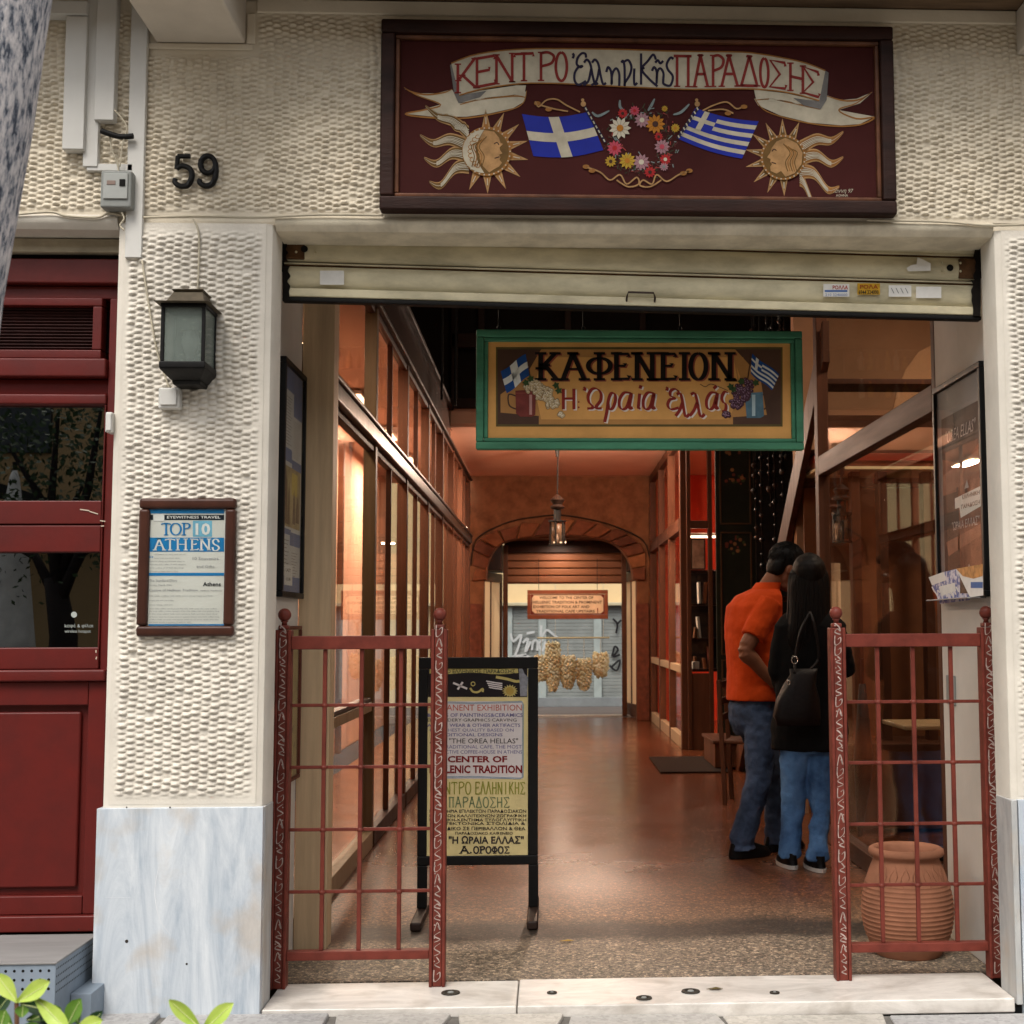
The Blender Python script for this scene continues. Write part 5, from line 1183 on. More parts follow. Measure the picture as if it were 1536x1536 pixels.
p = at(1430, 900, 0, XR - .045)
rk = T('leaflet_rack', 'clear plastic leaflet rack fixed below the right reveal poster', 'rack', (XR - .04, p.y, p.z))
bx('tray', rk, XR - .075, XR - .002, .3, .86, za3 - .006, za3 + .0, mat('clear_plastic', (150, 150, 150), .1), .002)
p = at(1405, 890, 0, XR - .03)
# bracket / latch on the right reveal
p = at(1428, 1035, 0, XR - .002); bx('latch_plate', T('door_latch', 'small grey worn latch plate on the right reveal wall behind the gate', 'latch', (XR, p.y, p.z)), XR - .012, XR - .001, p.y - .05, p.y + .05, p.z - .06, p.z + .06, greybox, .003)

# ================================================================== LEFT GLAZED PARTITION
GXL = -1.08
dtan = mat('dark_tan_wood', (112, 88, 62), .5, .14, 6, .15, 60, stretch=(4, 4, .3))
gl_ = T('glazed_partition', 'long glazed wooden partition with bronze middle rail along the left of the passage', 'partition', (GXL, 7, 0))
bx('end_column', gl_, -1.03, -.898, .825, .95, 0, 3.5, mat('column_tan_paint', (206, 178, 142), .5, .14, 6, .15, 60, stretch=(4, 4, .3)), .004)
posts = [.96, 3.36, 5.15, 6.9, 8.45, 9.9, 11.4, 12.9]
for i, y in enumerate(posts[1:]): bx('post', gl_, -1.12, -1.045, y - .04, y + .04, 0, 3.26, dtan if i == 0 else owood, .004)
for i in range(len(posts) - 1):
    y0, y1 = posts[i] + .0405 if i else .951, posts[i + 1] - .0405
    for z0_, z1_, nm in ((.10, 2.39, 'pane'), (2.51, 3.2, 'pane')): M().box(-1.086, -1.080, y0, y1, z0_, z1_, wgl).build(nm, gl_)
    bx('bead_rail', gl_, -1.10, -1.055, y0, y1, 2.35, 2.389, owoody, .003); bx('bead_rail', gl_, -1.10, -1.055, y0, y1, 3.201, 3.24, owoody, .003)
    bx('base_rail', gl_, -1.11, -1.04, y0, y1, .0, .099, tanwood if i == 0 else dwood, .004)
    if i: bx('glazing_bar', gl_, -1.095, -1.06, (y0 + y1) / 2 - .014, (y0 + y1) / 2 + .014, .10, 3.2, owood, .003)
bx('low_rail', gl_, -1.11, -1.05, .951, 3.303, .80, .855, tanwood, .004); bx('low_rail', gl_, -1.105, -1.055, .951, 3.303, .86, .88, bronze, .002)
bx('middle_rail', gl_, -1.13, -1.02, .951, 12.95, 2.392, 2.48, bronze, .008); bx('middle_rail_cap', gl_, -1.11, -1.005, .951, 12.95, 2.481, 2.505, bronze, .006)
fs_ = T('mezzanine_fascia', 'glossy grey fascia strip with wooden lip along the top of the left partition', 'fascia', (-1.1, 6, 3.26))
bx('board', fs_, -1.10, -1.045, .955, 9.35, 3.262, 3.58, greyfas, .003); bx('lip', fs_, -1.11, -1.02, .955, 13, 3.235, 3.2615, dwood, .003); bx('lip', fs_, -1.11, -1.01, .955, 9.35, 3.581, 3.62, dwood, .004)
# left shop behind the glass
struct(M().box(-2.35, -2.2, .3, 13.6, 0, 3.3, peach), 'shop_wall_left')
struct(M().box(-2.2, -1.2, .9, .96, 0, 3.3, peach), 'shop_end_wall_left')
struct(M().box(-2.2, -1.1, .3, 13.6, 3.27, 3.4, salmon), 'shop_ceiling_left')
lb = M()
wp_ = T('wall_panelling', 'peach boarded wall panelling seen through the left partition glass', 'panelling', (-2.19, 6, 0))
yy = 1.0; rb2 = random.Random(4)
while yy < 13:
    w_ = .42; bx('board', wp_, -2.199, -2.18, yy, yy + w_ - .012, .02, 3.2, peach, .004); 
    if rb2.random() < .2: bx('upright_batten', wp_, -2.179, -2.12, yy + .1, yy + .17, .02, 3.2, owood, .004)
    yy += w_
# display things in the left shop
sh_ = T('display_shelf', 'narrow wooden display shelf with framed pictures behind the first left pane', 'shelf', (-1.95, 2.4, 0))
for z_ in (.45, 1.0, 1.55): bx('shelf_board', sh_, -2.12, -1.82, 1.5, 3.1, z_, z_ + .02, owoody, .003)
for y_ in (1.5, 3.08): bx('side', sh_, -2.12, -1.82, y_, y_ + .02, .03, 1.8, owood, .003)
ORD8 = ['first', 'second', 'third', 'fourth', 'fifth', 'sixth', 'seventh', 'eighth']
for i in range(8):
    y_ = 1.6 + i * .18; m_ = M(); h_ = rb2.uniform(.1, .2); m_.lathe([(.03, 0), (.05, h_ * .4), (.03, h_ * .8), (.035, h_), (.001, h_)], (-1.97, y_, [1.02, 1.57][i % 2] + .001), [clay, gw_, mugb, kd][i % 4], 14); one(m_, 'vase', '%s vase, %s from the street on the left display shelf' % (['clay', 'cream', 'blue', 'brown'][i % 4], ORD8[i]), 'vase', 'vases on the left display shelf', smooth=True)

# ================================================================== MEZZANINE / ATRIUM
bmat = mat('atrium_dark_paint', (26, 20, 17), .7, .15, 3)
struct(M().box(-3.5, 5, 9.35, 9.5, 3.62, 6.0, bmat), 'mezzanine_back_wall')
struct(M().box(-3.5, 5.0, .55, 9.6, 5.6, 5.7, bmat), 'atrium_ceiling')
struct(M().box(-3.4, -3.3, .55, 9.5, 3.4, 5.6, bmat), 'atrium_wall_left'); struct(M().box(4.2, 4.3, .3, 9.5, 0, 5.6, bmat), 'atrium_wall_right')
bmz = T('mezzanine_balcony', 'salmon beam and dark wooden rail of the mezzanine over the passage', 'beam', (0, 9.3, 3.4))
bx('beam', bmz, -1.044, 1.60, 9.28, 9.6, 3.40, 3.60, salmon, .006); bx('moulding', bmz, -1.044, 1.60, 9.26, 9.279, 3.43, 3.45, salmon, .003); bx('sill_board', bmz, -1.044, 2.4, 9.22, 9.349, 3.601, 3.70, dwoodx, .005)
bx('mid_rail', bmz, -1.04, 2.4, 9.24, 9.30, 4.25, 4.40, dwoodx, .005)
for x_ in (-1.0, -.72, .2, 1.0): bx('post', bmz, x_ - .035, x_ + .035, 9.24, 9.30, 3.701, 5.6, dwood, .004)
for y_, x_ in ((7.0, -.95), (7.3, -.85)): M().tube([(x_, y_, 3.3), (x_, y_, 5.6)], .012, black, 8).build('hanging_rod', bmz)
gsh = T('glass_shelf', 'glass shelf with lit jars on the mezzanine above the left of the hanging sign', 'shelf', (-.4, 9.2, 4.0))
for z_ in (3.72, 4.02, ): M().box(-.66, .15, 9.31, 9.345, z_, z_ + .008, glass('shelf_glass', (180, 200, 190), 1.5)).build('shelf_board', gsh)
amber = mat('amber_glass', (170, 130, 30), .12, .4, 14, spec=.8); jr = None
rj = random.Random(6); ORD = ['first', 'second', 'third', 'fourth', 'fifth', 'sixth', 'seventh', 'eighth']
for i in range(16):
    x_ = -.62 + (i % 8) * .095; z_ = 3.73 if i < 8 else 4.03; h_ = rj.uniform(.12, .24)
    m_ = M().lathe([(.028, 0), (.034, .02), (.034, h_ * .62), (.014, h_ * .8), (.014, h_), (.001, h_)], (x_, 9.3, z_), [amber, mat('green_bottle', (40, 56, 30), .1, .3, 8), amber, mat('clear_jar', (170, 168, 160), .15, .2, 9)][i % 4], 12)
    one(m_, 'bottle', '%s, %s from the left on the %s mezzanine glass shelf' % (['amber bottle', 'dark green bottle', 'amber bottle', 'pale jar'][i % 4], ORD[i % 8], 'upper' if i > 7 else 'lower'), 'bottle', 'bottles on the mezzanine glass shelf', smooth='auto')
# ceiling of the rear passage
struct(M().box(-1.10, 1.62, 9.605, 14.0, 3.41, 3.55, salmon), 'passage_ceiling')
# arch wall
aw = T('arched_wall', 'orange rendered wall with a rough stone segmental arch at the end of the passage', 'wall', (.1, 13.9, 0))
YA = 13.9
_q = lambda L_: [(at(a, b, 1, 13.9).x, at(a, b, 1, 13.9).z) for a, b in L_]
inn = crom(_q([(729, 870), (733, 842), (748, 818), (775, 808), (819, 803), (857, 803), (898, 808), (925, 818), (944, 842), (950, 870)]), 5)
poly = [(-1.3, 0), (-1.3, 3.5), (1.7, 3.5), (1.7, 0), (inn[-1][0] + .05, 0), (inn[-1][0] + .05, inn[-1][1])] + [(x + .0, z) for x, z in reversed(inn)] + [(inn[0][0] - .03, inn[0][1]), (inn[0][0] - .03, 0)]
M().prism([(x, YA, z) for x, z in poly], orangew, (0, .32, 0)).build('render', aw)
out = crom(_q([(706, 872), (708, 835), (718, 808), (765, 785), (819, 776), (851, 776), (900, 785), (935, 797), (964, 813), (974, 838), (976, 872)]), 5)
stm = [mat('arch_stone_%d' % i, c, .85, .2, 9, .6, 30) for i, c in enumerate([(116, 68, 42), (104, 60, 40), (140, 88, 54), (92, 52, 36), (112, 64, 42)])]
n_st = 15; ra = random.Random(8)
for i in range(n_st):
    t0, t1 = i / n_st, (i + .93) / n_st
    def pc_(P, t): k_ = t * (len(P) - 1); j = min(int(k_), len(P) - 2); f_ = k_ - j; return Vector((P[j][0] * (1 - f_) + P[j + 1][0] * f_, 0, P[j][1] * (1 - f_) + P[j + 1][1] * f_))
    a, b, c, d = pc_(inn, t0), pc_(inn, t1), pc_(out, t1), pc_(out, t0); e_ = ra.uniform(.02, .12); sh1 = ra.uniform(.02, .35)
    c = b.lerp(c, 1 - sh1); d = a.lerp(d, 1 - sh1 * ra.random())
    m_ = M().prism([Vector((p_.x, YA - e_, p_.z)) for p_ in (a, b, c, d)], stm[ra.randrange(5)], (0, e_ - .001, 0)); o = m_.build('stone', aw, bevel=.02, seg=2)
M().tube([(x, YA - .03, z + .02) for x, z in [(p_[0], p_[1]) for p_ in out[3:-3]]], .010, mat('arch_rope', (40, 28, 20), .8), 6).build('drip_moulding', aw, smooth=True)
for x_ in (-1.02, 1.30): bx('pier', aw, x_ - .09, x_ + .09, YA - .06, YA - .001, 0, 1.62, mat('brick_pier', (104, 56, 38), .8, .25, 14, .5, 30), .01)
# vestibule: warm ceiling, rear roller shutter, leaves of the rear door
vb = T('rear_vestibule', 'wooden vestibule framing the rear exit beyond the arch', 'porch', (.2, 14.9, 0))
bx('ceiling_board', vb, -1.0, 1.35, 14.22, 15.2, 2.56, 2.62, owood, .004); bx('head_board', vb, -.66, 1.12, 14.9, 14.99, 2.39, 2.559, dwoodx, .004)
bx('shutter_backing', vb, -.62, 1.08, 14.965, 14.98, 1.93, 2.389, mat('rear_shutter_wood', (120, 74, 48), .5, .14, 6, stretch=(.3, 2, 2)), 0)
for i in range(4): z_ = 2.37 - i * .108; bx('shutter_slat', vb, -.62, 1.08, 14.92 - .01 * (i % 2), 14.96, z_ - .098, z_ - .004 + .0, mat('rear_shutter_wood', (150, 94, 60), .5, .12, 6, stretch=(.3, 2, 2)), .012)
for x_ in (-.64, 1.10): bx('jamb_post', vb, x_ - .035, x_ + .035, 14.85, 14.93, 0, 2.5, owood, .006)
bx('side_soffit', vb, -1.05, -.68, 14.23, 15.2, 2.1, 2.5, dwood, .004); bx('side_soffit', vb, 1.14, 1.5, 14.23, 15.2, 2.1, 2.5, dwood, .004)
frostw = bpy.data.materials.new('frosted_pane_cream'); frostw.use_nodes = True; _n = frostw.node_tree.nodes; _l = frostw.node_tree.links; _n.remove(_n['Principled BSDF'])
_t = _n.new('ShaderNodeBsdfTranslucent'); _t.inputs[0].default_value = lin((250, 232, 204)); _d = _n.new('ShaderNodeBsdfDiffuse'); _d.inputs[0].default_value = lin((240, 220, 190)); _m = _n.new('ShaderNodeMixShader'); _l.new(_t.outputs[0], _m.inputs[1]); _l.new(_d.outputs[0], _m.inputs[2]); _m.inputs[0].default_value = .35; _l.new(_m.outputs[0], _n['Material Output'].inputs[0])


def door(x0, y0, x1, y1, lab):
    d_ = T('rear_door_leaf', lab, 'door', (x0, y0, 0)); a, b = Vector((x0, y0, 0)), Vector((x1, y1, 0)); u = (b - a).normalized(); L_ = (b - a).length
    def seg(s0, s1, z0_, z1_, m_, nm, th=.045):
        mx = Matrix.Translation(a) @ Matrix((u, Vector((-u.y, u.x, 0)), Vector((0, 0, 1)))).transposed().to_4x4(); M().box(s0, s1, -th / 2, th / 2, z0_, z1_, m_, mx).build(nm, d_, bevel=.003 if th > .02 else 0)
    seg(0, .07, 0, 2.09, owood, 'stile'); seg(L_ - .07, L_, 0, 2.09, owood, 'stile'); seg(.0705, L_ - .0705, 1.96, 2.09, owoody, 'rail'); seg(.0705, L_ - .0705, 0, .18, owoody, 'rail')
    seg(.0705, L_ - .0705, .1805, 1.9595, frostw, 'pane', .006); seg(L_ / 2 - .02, L_ / 2 + .02, .181, 1.959, owood, 'glazing_bar', .03)
door(-1.0, 14.35, -.72, 15.35, 'open glazed wooden door leaf at the left of the rear exit')
door(1.30, 14.35, 1.12, 15.35, 'open glazed wooden door leaf at the right of the rear exit')
# rear sill step
sb = one(M().box(-1.0, 1.4, 14.9, 15.1, -.12, .012, marb3), 'rear_step', 'pale stone step at the rear exit of the passage', 'step', bevel=.006)
# street behind
rstreet = struct(M().box(-6, 6, 15.1, 19, -.14, -.10, mat('rear_asphalt', (92, 84, 80), .8, .1, 3)), 'rear_street')
rb_ = T('rear_building', 'beige building across the rear street behind the sponges', 'building', (0, 19, 0))
bx('wall', rb_, -8, 8, 19.1, 19.3, -.2, 7, mat('rear_beige_wall', (214, 186, 140), .8, .06, 2), 0)
rsm = mat('rear_grey_shutter', (128, 132, 128), .55, .12, 4, .1, 30)
for i in range(29): z_ = -.1 + i * .061; bx('shutter_slat', rb_, -1.6, 2.2, 19.03 + .004 * (i % 2), 19.09, z_ + .001, z_ + .060, rsm, .005)
for x_ in (-.72, -.12, .86, 1.45): bx('shutter_post', rb_, x_ - .07, x_ + .07, 18.99, 19.028, -.1, 1.66, mat('rear_pale_post', (150, 158, 154), .5, .1, 6), .006)
bx('ledge', rb_, -2.2, 2.6, 18.9, 19.09, 1.67, 1.73, mat('rear_ledge', (180, 170, 140), .6), .01)
bx('plinth', rb_, -1.6, 2.2, 18.92, 18.98, -.1, .06, mat('rear_plinth', (120, 124, 124), .7), .006)
gwht = mat('graffiti_white', (178, 180, 178), .6); gblk = mat('graffiti_black', (24, 22, 24), .6)
for L_ in ([(766, 950), (770, 962), (782, 952), (776, 975), (770, 988)], [(784, 964), (792, 958), (788, 978), (796, 962)], [(790, 950), (802, 948)], [(798, 975), (800, 962), (806, 962), (806, 976)], [(812, 938), (812, 955), (820, 945), (828, 950), (838, 958)], [(815, 960), (808, 966), (814, 976), (818, 962)], [(768, 985), (790, 982)], [(772, 995), (780, 986), (790, 984), (800, 990)]): G_ = Paint(px(1, 18.985, -1, .002)); G_.stroke(crom(L_, 4), 3.4, gwht, 1); G_.build('graffiti_stroke', rb_)
for L_ in ([(919, 928), (926, 936), (924, 950)], [(926, 936), (932, 930)], [(918, 985), (922, 970), (927, 975), (920, 985), (930, 982)], [(914, 998), (925, 1006), (930, 990), (918, 1000)]): G_ = Paint(px(1, 18.985, -1, .002)); G_.stroke(crom(L_, 4), 3, gblk, 1); G_.build('graffiti_stroke', rb_)
# welcome sign
YW = 15.0
ws = T('welcome_sign', 'small orange wooden WELCOME sign hanging in the rear exit under the arch', 'sign', (.27, YW, 1.63))
wx = lambda a, b=905: at(a, b, 1, YW - .14).x; wz = lambda b: at(850, b, 1, YW - .14).z; YW2 = YW - .14
for a, b, c, d in ((791, 912, 885, 891), (791, 912, 922, 928.5), (791, 796, 891.2, 921.8), (907, 912, 891.2, 921.8)): bx('frame_bar', ws, wx(a), wx(b), YW2 - .0, YW2 + .03, wz(d), wz(c), mat('welcome_frame', (140, 74, 46), .45, .12, 8), .004)
bx('panel', ws, wx(796.2), wx(906.8), YW2 + .008, YW2 + .025, wz(921.6), wz(891.4), mat('welcome_red_edge', (120, 40, 22), .5), 0)
q = Paint(px(1, YW2 + .007, -1, .001)); wpn = mat('welcome_peach', (240, 206, 168), .5)
q.poly([(801, 893), (901, 893), (905, 897), (905, 917), (901, 920), (802, 920), (798, 916), (798, 897)], wpn, 1)
for i, (body, a, b) in enumerate((('WELCOME TO THE CENTER OF', 809, 890), ('HELLENIC TRADITION & PROMINENT', 799, 903), ('EXHIBITION OF FOLK ART AND', 800, 884), ('TRADITIONAL CAFE UPSTAIRS', 804, 892))): q.text(body, a, b, 894.3 + i * 6.8, 898.4 + i * 6.8, mat('welcome_ink', (60, 28, 20), .5), 2, .02)
q.stroke([(896.5, 912), (896.5, 918)], 1.4, bred, 2); q.disc(896.5, 919, .8, bred, 2)
q.build('lettering', ws)
for a in (808, 896): M().tube([(wx(a), YW2 + .015, wz(885)), (wx(a), YW2 + .015, 2.3)], .004, black, 5).build('hanging_wire', ws)
# sponges
spm = [mat('sponge_%d' % i, c, .9, .25, 30, .8, 60) for i, c in enumerate([(246, 222, 168), (250, 232, 188), (220, 184, 128), (238, 208, 156)])]
YS = 16.2
rsn = random.Random(12)
smesh = []
for k_ in range(6):
    bm = bmesh.new(); bmesh.ops.create_icosphere(bm, subdivisions=2, radius=1)
    for v in bm.verts: v.co *= 1 + rsn.uniform(-.22, .2); 
    for v in bm.verts: v.co.z *= .72
    me = bpy.data.meshes.new('sponge'); bm.to_mesh(me); bm.free(); me.materials.append(spm[k_ % 4]); smesh.append(me)
strs = [(812, 984, 1020, 'sponge string half hidden behind the easel board corner'), (829, 964, 1036, 'longest sponge string, left of the middle under the stick'), (852, 984, 1032, 'sponge string just left of the middle, second from the longest one'), (876, 988, 1034, 'sponge string right of the middle, next to the short end string'), (901, 980, 1014, 'shortest string of fat pale sponges at the right end of the stick')]
for a, y0_, y1_, lab in strs:
    pa, pb_ = at(a, y0_, 1, YS), at(a, y1_, 1, YS); s_ = T('sponge_string', 'natural ' + lab, 'sponges', tuple(pa), 'strings of natural sponges behind the rear exit')
    n_ = int((y1_ - y0_) * 3.2)
    for i in range(n_):
        t = (i + .5) / n_; w_ = .102 * min(1, math.sin(math.pi * (.18 + .8 * t)) ** .5 + .1); an = i * 2.4; c = pa.lerp(pb_, t)
        o = bpy.data.objects.new('sponge', smesh[rsn.randrange(6)]); C.objects.link(o); o.parent = s_
        o.location = Vector((c.x + w_ * math.cos(an), c.y + w_ * math.sin(an), c.z + rsn.uniform(-.012, .012))) - pa; q_ = rsn.uniform(.024, .033) * (1.25 if a > 895 else 1); o.scale = (q_, q_, q_); o.rotation_euler = (rsn.uniform(0, 6), rsn.uniform(0, 6), rsn.uniform(0, 6))
    M().tube([pb_, (pa.x, YS, at(850, 957, 1, YS).z)], .006, cable, 5).build('string', s_)
sk = T('hanging_stick', 'pale wooden stick carrying the natural sponges behind the rear exit', 'stick', tuple(at(860, 957, 1, YS)))
M().tube([at(806, 957, 1, YS), at(914, 956.5, 1, YS)], .014, mat('pale_stick', (200, 176, 130), .6, .1, 9), 8).build('rod', sk, smooth=True)
for a in (833, 905): M().tube([at(a, 957, 1, YS), (at(a, 957, 1, YS).x, YS, 3.0)], .004, cable, 5).build('cord', sk)
bx('bracket_bar', sk, -1.5, 2.0, YS - .03, YS + .03, 3.0, 3.05, black, .004)
for x_ in (-1.5, 1.96): bx('bracket_arm', sk, x_, x_ + .04, 15.25, YS - .03, 3.0, 3.05, black, .004)

# hanging lantern in the passage
lgl = mat('lantern_milk_glass', (120, 96, 76), .3, .1, 9); lgl.node_tree.nodes['Principled BSDF'].inputs['Alpha'].default_value = .5


def lantern(x, y, zb, ztop, lab, H=.36):
    l_ = T('hanging_lantern', lab, 'lantern', (x, y, ztop)); k = H / .36; zc = zb + .27 * k
    M().tube([(x, y, ztop), (x + .008, y, ztop - .12), (x, y, zc + .3 * k)], .009, black, 6).build('chain', l_); M().tube([(x, y, ztop), (x, y, ztop - .16)], [.035, .02], black, 8).build('ceiling_rose', l_, smooth='auto')
    M().lathe([(.001, zc + .32 * k), (.03 * k, zc + .3 * k), (.085 * k, zc + .25 * k), (.075 * k, zc + .235 * k), (.05 * k, zc + .2 * k), (.085 * k, zc + .17 * k), (.07 * k, zc + .15 * k), (.001, zc + .14 * k)], (x, y, 0), mat('lantern_brass_dark', (34, 22, 16), .5, .2, 10), 14).build('cap', l_, smooth='auto')
    M().tube([(x, y, zc + .16 * k), (x, y, zc)], .045 * k, black, 8).build('stem', l_)
    for i in range(6): a = i * math.pi / 3 + .3; M().box(x + .085 * k * math.cos(a) - .009, x + .085 * k * math.cos(a) + .009, y + .085 * k * math.sin(a) - .009, y + .085 * k * math.sin(a) + .009, zb + .012, zc, black).build('corner_bar', l_)
    M().lathe([(.102 * k, zc + .014), (.102 * k, zc), (.001, zc - .001)], (x, y, 0), black, 12).build('top_plate', l_); M().lathe([(.1 * k, zb + .014), (.1 * k, zb), (.001, zb - .001)], (x, y, 0), black, 12).build('bottom_plate', l_)
    M().lathe([(.076 * k, zb + .015), (.076 * k, zc - .001)], (x, y, 0), lgl, 12).build('shade_glass', l_, smooth=True)
    M().lathe([(.012, zb + .02), (.014, zb + .08), (.01, zb + .12), (.001, zb + .13)], (x, y, 0), mat('candle_bulb', (220, 200, 180), .4), 10).build('candle', l_, smooth=True)
pl_ = at(836, 790, 1, 10.5)
lantern(pl_.x, 10.5, at(836, 818, 1, 10.5).z, 3.405, 'dark hexagonal lantern hanging in front of the stone arch')

# ================================================================== RIGHT SIDE, REAR: glazed partition and red shop
GXR = 1.44
gr = T('glazed_partition', 'short glazed wooden partition with red lit shop behind, at the rear right of the passage', 'partition', (GXR, 11.5, 0))
ps = [9.50, 10.9, 12.3, 13.8]
for y in ps: bx('post', gr, GXR - .04, GXR + .04, y - .055, y + .055, 0, 3.4, owood, .004)
for a, b in zip(ps, ps[1:]):
    a, b = a + .0555, b - .0555
    for z0_, z1_ in ((.13, .80), (.88, 2.32), (2.46, 3.3)): M().box(GXR - .003, GXR + .003, a, b, z0_, z1_, wgl).build('pane', gr)
    bx('base_rail', gr, GXR - .035, GXR + .035, a, b, 0, .129, tanwood, .004); bx('low_rail', gr, GXR - .035, GXR + .035, a, b, .801, .879, tanwood, .004); bx('middle_rail', gr, GXR - .045, GXR + .035, a, b, 2.321, 2.459, owoody, .004); bx('top_rail', gr, GXR - .035, GXR + .035, a, b, 3.301, 3.40, owoody, .004)
redw = mat('red_shop_wall', (196, 62, 36), .7, .08, 3)
struct(M().box(2.9, 3.0, 9.4, 14, 0, 3.5, redw), 'red_shop_wall'); struct(M().box(1.5, 3.0, 13.85, 13.95, 0, 3.5, redw), 'red_shop_end_wall'); struct(M().box(1.5, 3.0, 9.4, 14, 3.42, 3.5, salmon), 'red_shop_ceiling')
pf_ = T('shop_corner_window', 'narrow shop window with dark shelves of books and ceramics facing the street at the rear right', 'shop window', (1.6, 9.45, 0))
for x_ in (1.485, 1.715): bx('post', pf_, x_ - .022, x_ + .022, 9.40, 9.48, 0, 3.4, owood, .004)
for z0_, z1_ in ((2.34, 2.42), (3.34, 3.4)): bx('rail', pf_, 1.5075, 1.6925, 9.405, 9.475, z0_, z1_, owood, .003)
bx('base_panel', pf_, 1.5075, 1.6925, 9.41, 9.47, 0, .80, owood, .003)
for z0_, z1_ in ((.801, 2.339), (2.421, 3.339)): M().box(1.5075, 1.6925, 9.44, 9.446, z0_, z1_, wgl).build('pane', pf_)
shs = T('book_shelf', 'dark shelves with books, frames and ceramics inside the corner shop window', 'shelf', (1.7, 9.8, 0))
for z_ in (.82, 1.15, 1.52, 1.88): bx('shelf_board', shs, 1.52, 2.4, 9.55, 9.95, z_, z_ + .02, dwoodx, .002)
bx('back_board', shs, 1.52, 2.4, 9.96, 9.98, .8, 1.9, mat('shelf_black', (26, 20, 22), .6), 0)
for i in range(7):
    z_ = [.842, 1.172, 1.542][i % 3]; x_ = 1.56 + (i % 4) * .055; h_ = rj.uniform(.1, .26)
    o = M().box(-.012, .012, -.07, .07, 0, h_, [orangew, paper, mat('book_brown', (150, 90, 60), .6), mugr][i % 4], Matrix.Translation((x_, 9.62, z_)) @ Matrix.Rotation(R(rj.uniform(-12, 12)), 4, 'Y')); one(o, 'book', 'upright %s book, %s from the left on the %s shelf of the corner shop window' % (['orange', 'cream', 'brown', 'red'][i % 4], ORD[i % 4], ['lowest', 'middle', 'upper'][i % 3]), 'book', 'books in the corner shop window', bevel=.002)
one(M().box(1.53, 1.6, 9.54, 9.62, .842, .92, paper), 'paper_bag', 'small white box low on the shelves of the corner shop window', 'box', bevel=.004)
pic = T('framed_picture', 'framed pale picture standing in the lit corner shop window', 'picture', (1.6, 9.75, 1.95)); bx('frame', pic, 1.54, 1.70, 9.72, 9.74, 1.91, 2.25, dwood, .003); bx('picture', pic, 1.555, 1.685, 9.714, 9.7195, 1.925, 2.235, mat('pic_pale', (206, 180, 160), .5, .3, 9), 0)
# dark painted panels right of it
pnm = mat('painted_dark_green_panel', (30, 32, 20), .6, .2, 6); pp = T('painted_panel_door', 'dark green folk painted panel door with flower sprays beside the corner shop window', 'door', (1.93, 9.2, 0))
bx('leaf', pp, 1.745, 2.16, 9.16, 9.2, 0, 3.5, pnm, .004)
for z0_, z1_ in ((.5, .95), (1.0, 2.28), (2.36, 3.4)):
    for a, b, c, d in ((1.79, 2.12, z1_ - .015, z1_), (1.79, 2.12, z0_, z0_ + .015), (1.79, 1.805, z0_ + .0155, z1_ - .0155), (2.105, 2.12, z0_ + .0155, z1_ - .0155)): bx('panel_moulding', pp, a, b, 9.145, 9.159, c, d, mat('panel_moulding', (78, 52, 30), .5), .002)
q = Paint(lambda u, v, ly: Vector((1.95 + u, 9.1585 - .0006 * ly, v))); rf = random.Random(3)
for zc in (2.14, 2.86, 3.15, .78):
    for i in range(16):
        a = rf.uniform(0, 6.28); r_ = .09 * math.sqrt(rf.random()); q.disc(r_ * math.cos(a) * 1.2, zc + r_ * math.sin(a), rf.uniform(.01, .022), [mat('folk_rose', (126, 60, 46), .6, .2, 30), mat('folk_leaf', (60, 70, 40), .6), mat('folk_ochre', (140, 96, 60), .6)][i % 3], 1 + i % 3, n=8)
q.build('painted_flowers', pp)
struct(M().box(2.16, 4.2, 9.1, 9.25, 0, 5.6, mat('stairwell_dark', (24, 18, 16), .8)), 'stairwell_wall')

# staircase rising towards the street
sr = T('staircase', 'dark wooden staircase rising from the rear right up towards the street side', 'staircase', (1.9, 6, 0))
n_t = 15; ys_, zs_ = 7.6, .19
for i in range(n_t): bx('tread', sr, 1.74, 2.7, ys_ - i * .27 - .29, ys_ - i * .27, zs_ * (i + 1) - .035, zs_ * (i + 1), owoody, .004); 
pr = [(7.62, .0), (7.62, .05), (3.35, 3.18), (3.35, 2.92), (7.3, .0)]
M().prism([(1.69, y, z) for y, z in pr], owood, (.045, 0, 0)).build('stringer', sr, bevel=.004)
sb_ = T('step_box', 'orange wooden box step at the foot of the staircase beside the doormat', 'step', (1.62, 7.75, 0)); bx('body', sb_, 1.50, 1.735, 7.45, 8.3, .02, .23, owood, .004); bx('top', sb_, 1.48, 1.735, 7.43, 8.32, .231, .262, owoody, .006)
mat_ = one(M().box(.985, 1.62, 7.2, 8.6, 0, .014, mat('doormat_fibre', (34, 24, 18), .95, .2, 60, .8, 200)), 'doormat', 'dark brown doormat on the terrazzo before the corner shop window', 'doormat', bevel=.006)
# things hanging in the stair void
hd = T('bead_curtain', 'dark glittering bead strands hanging in the stairwell between sign and staircase', 'curtain', (1.9, 5.6, 3))
rh = random.Random(21)
for i in range(22):
    x_, y_ = 1.72 + rh.random() * .75, 4.6 + rh.random() * 2.4; z0_ = rh.uniform(1.7, 2.6); m_ = M(); m_.tube([(x_, y_, 5.5), (x_, y_, z0_)], .008, bkw, 5)
    for j in range(18): zz = z0_ + j * .12 + rh.random() * .05; m_.ball((x_, y_, zz), rh.uniform(.014, .03), [bkw, mat('bead_brown', (50, 32, 22), .6), mat('bead_grey', (80, 74, 70), .6)][0 if rh.random() < .75 else (1 if rh.random() < .96 else 2)], 6)
    m_.build('strand', hd, smooth=True)

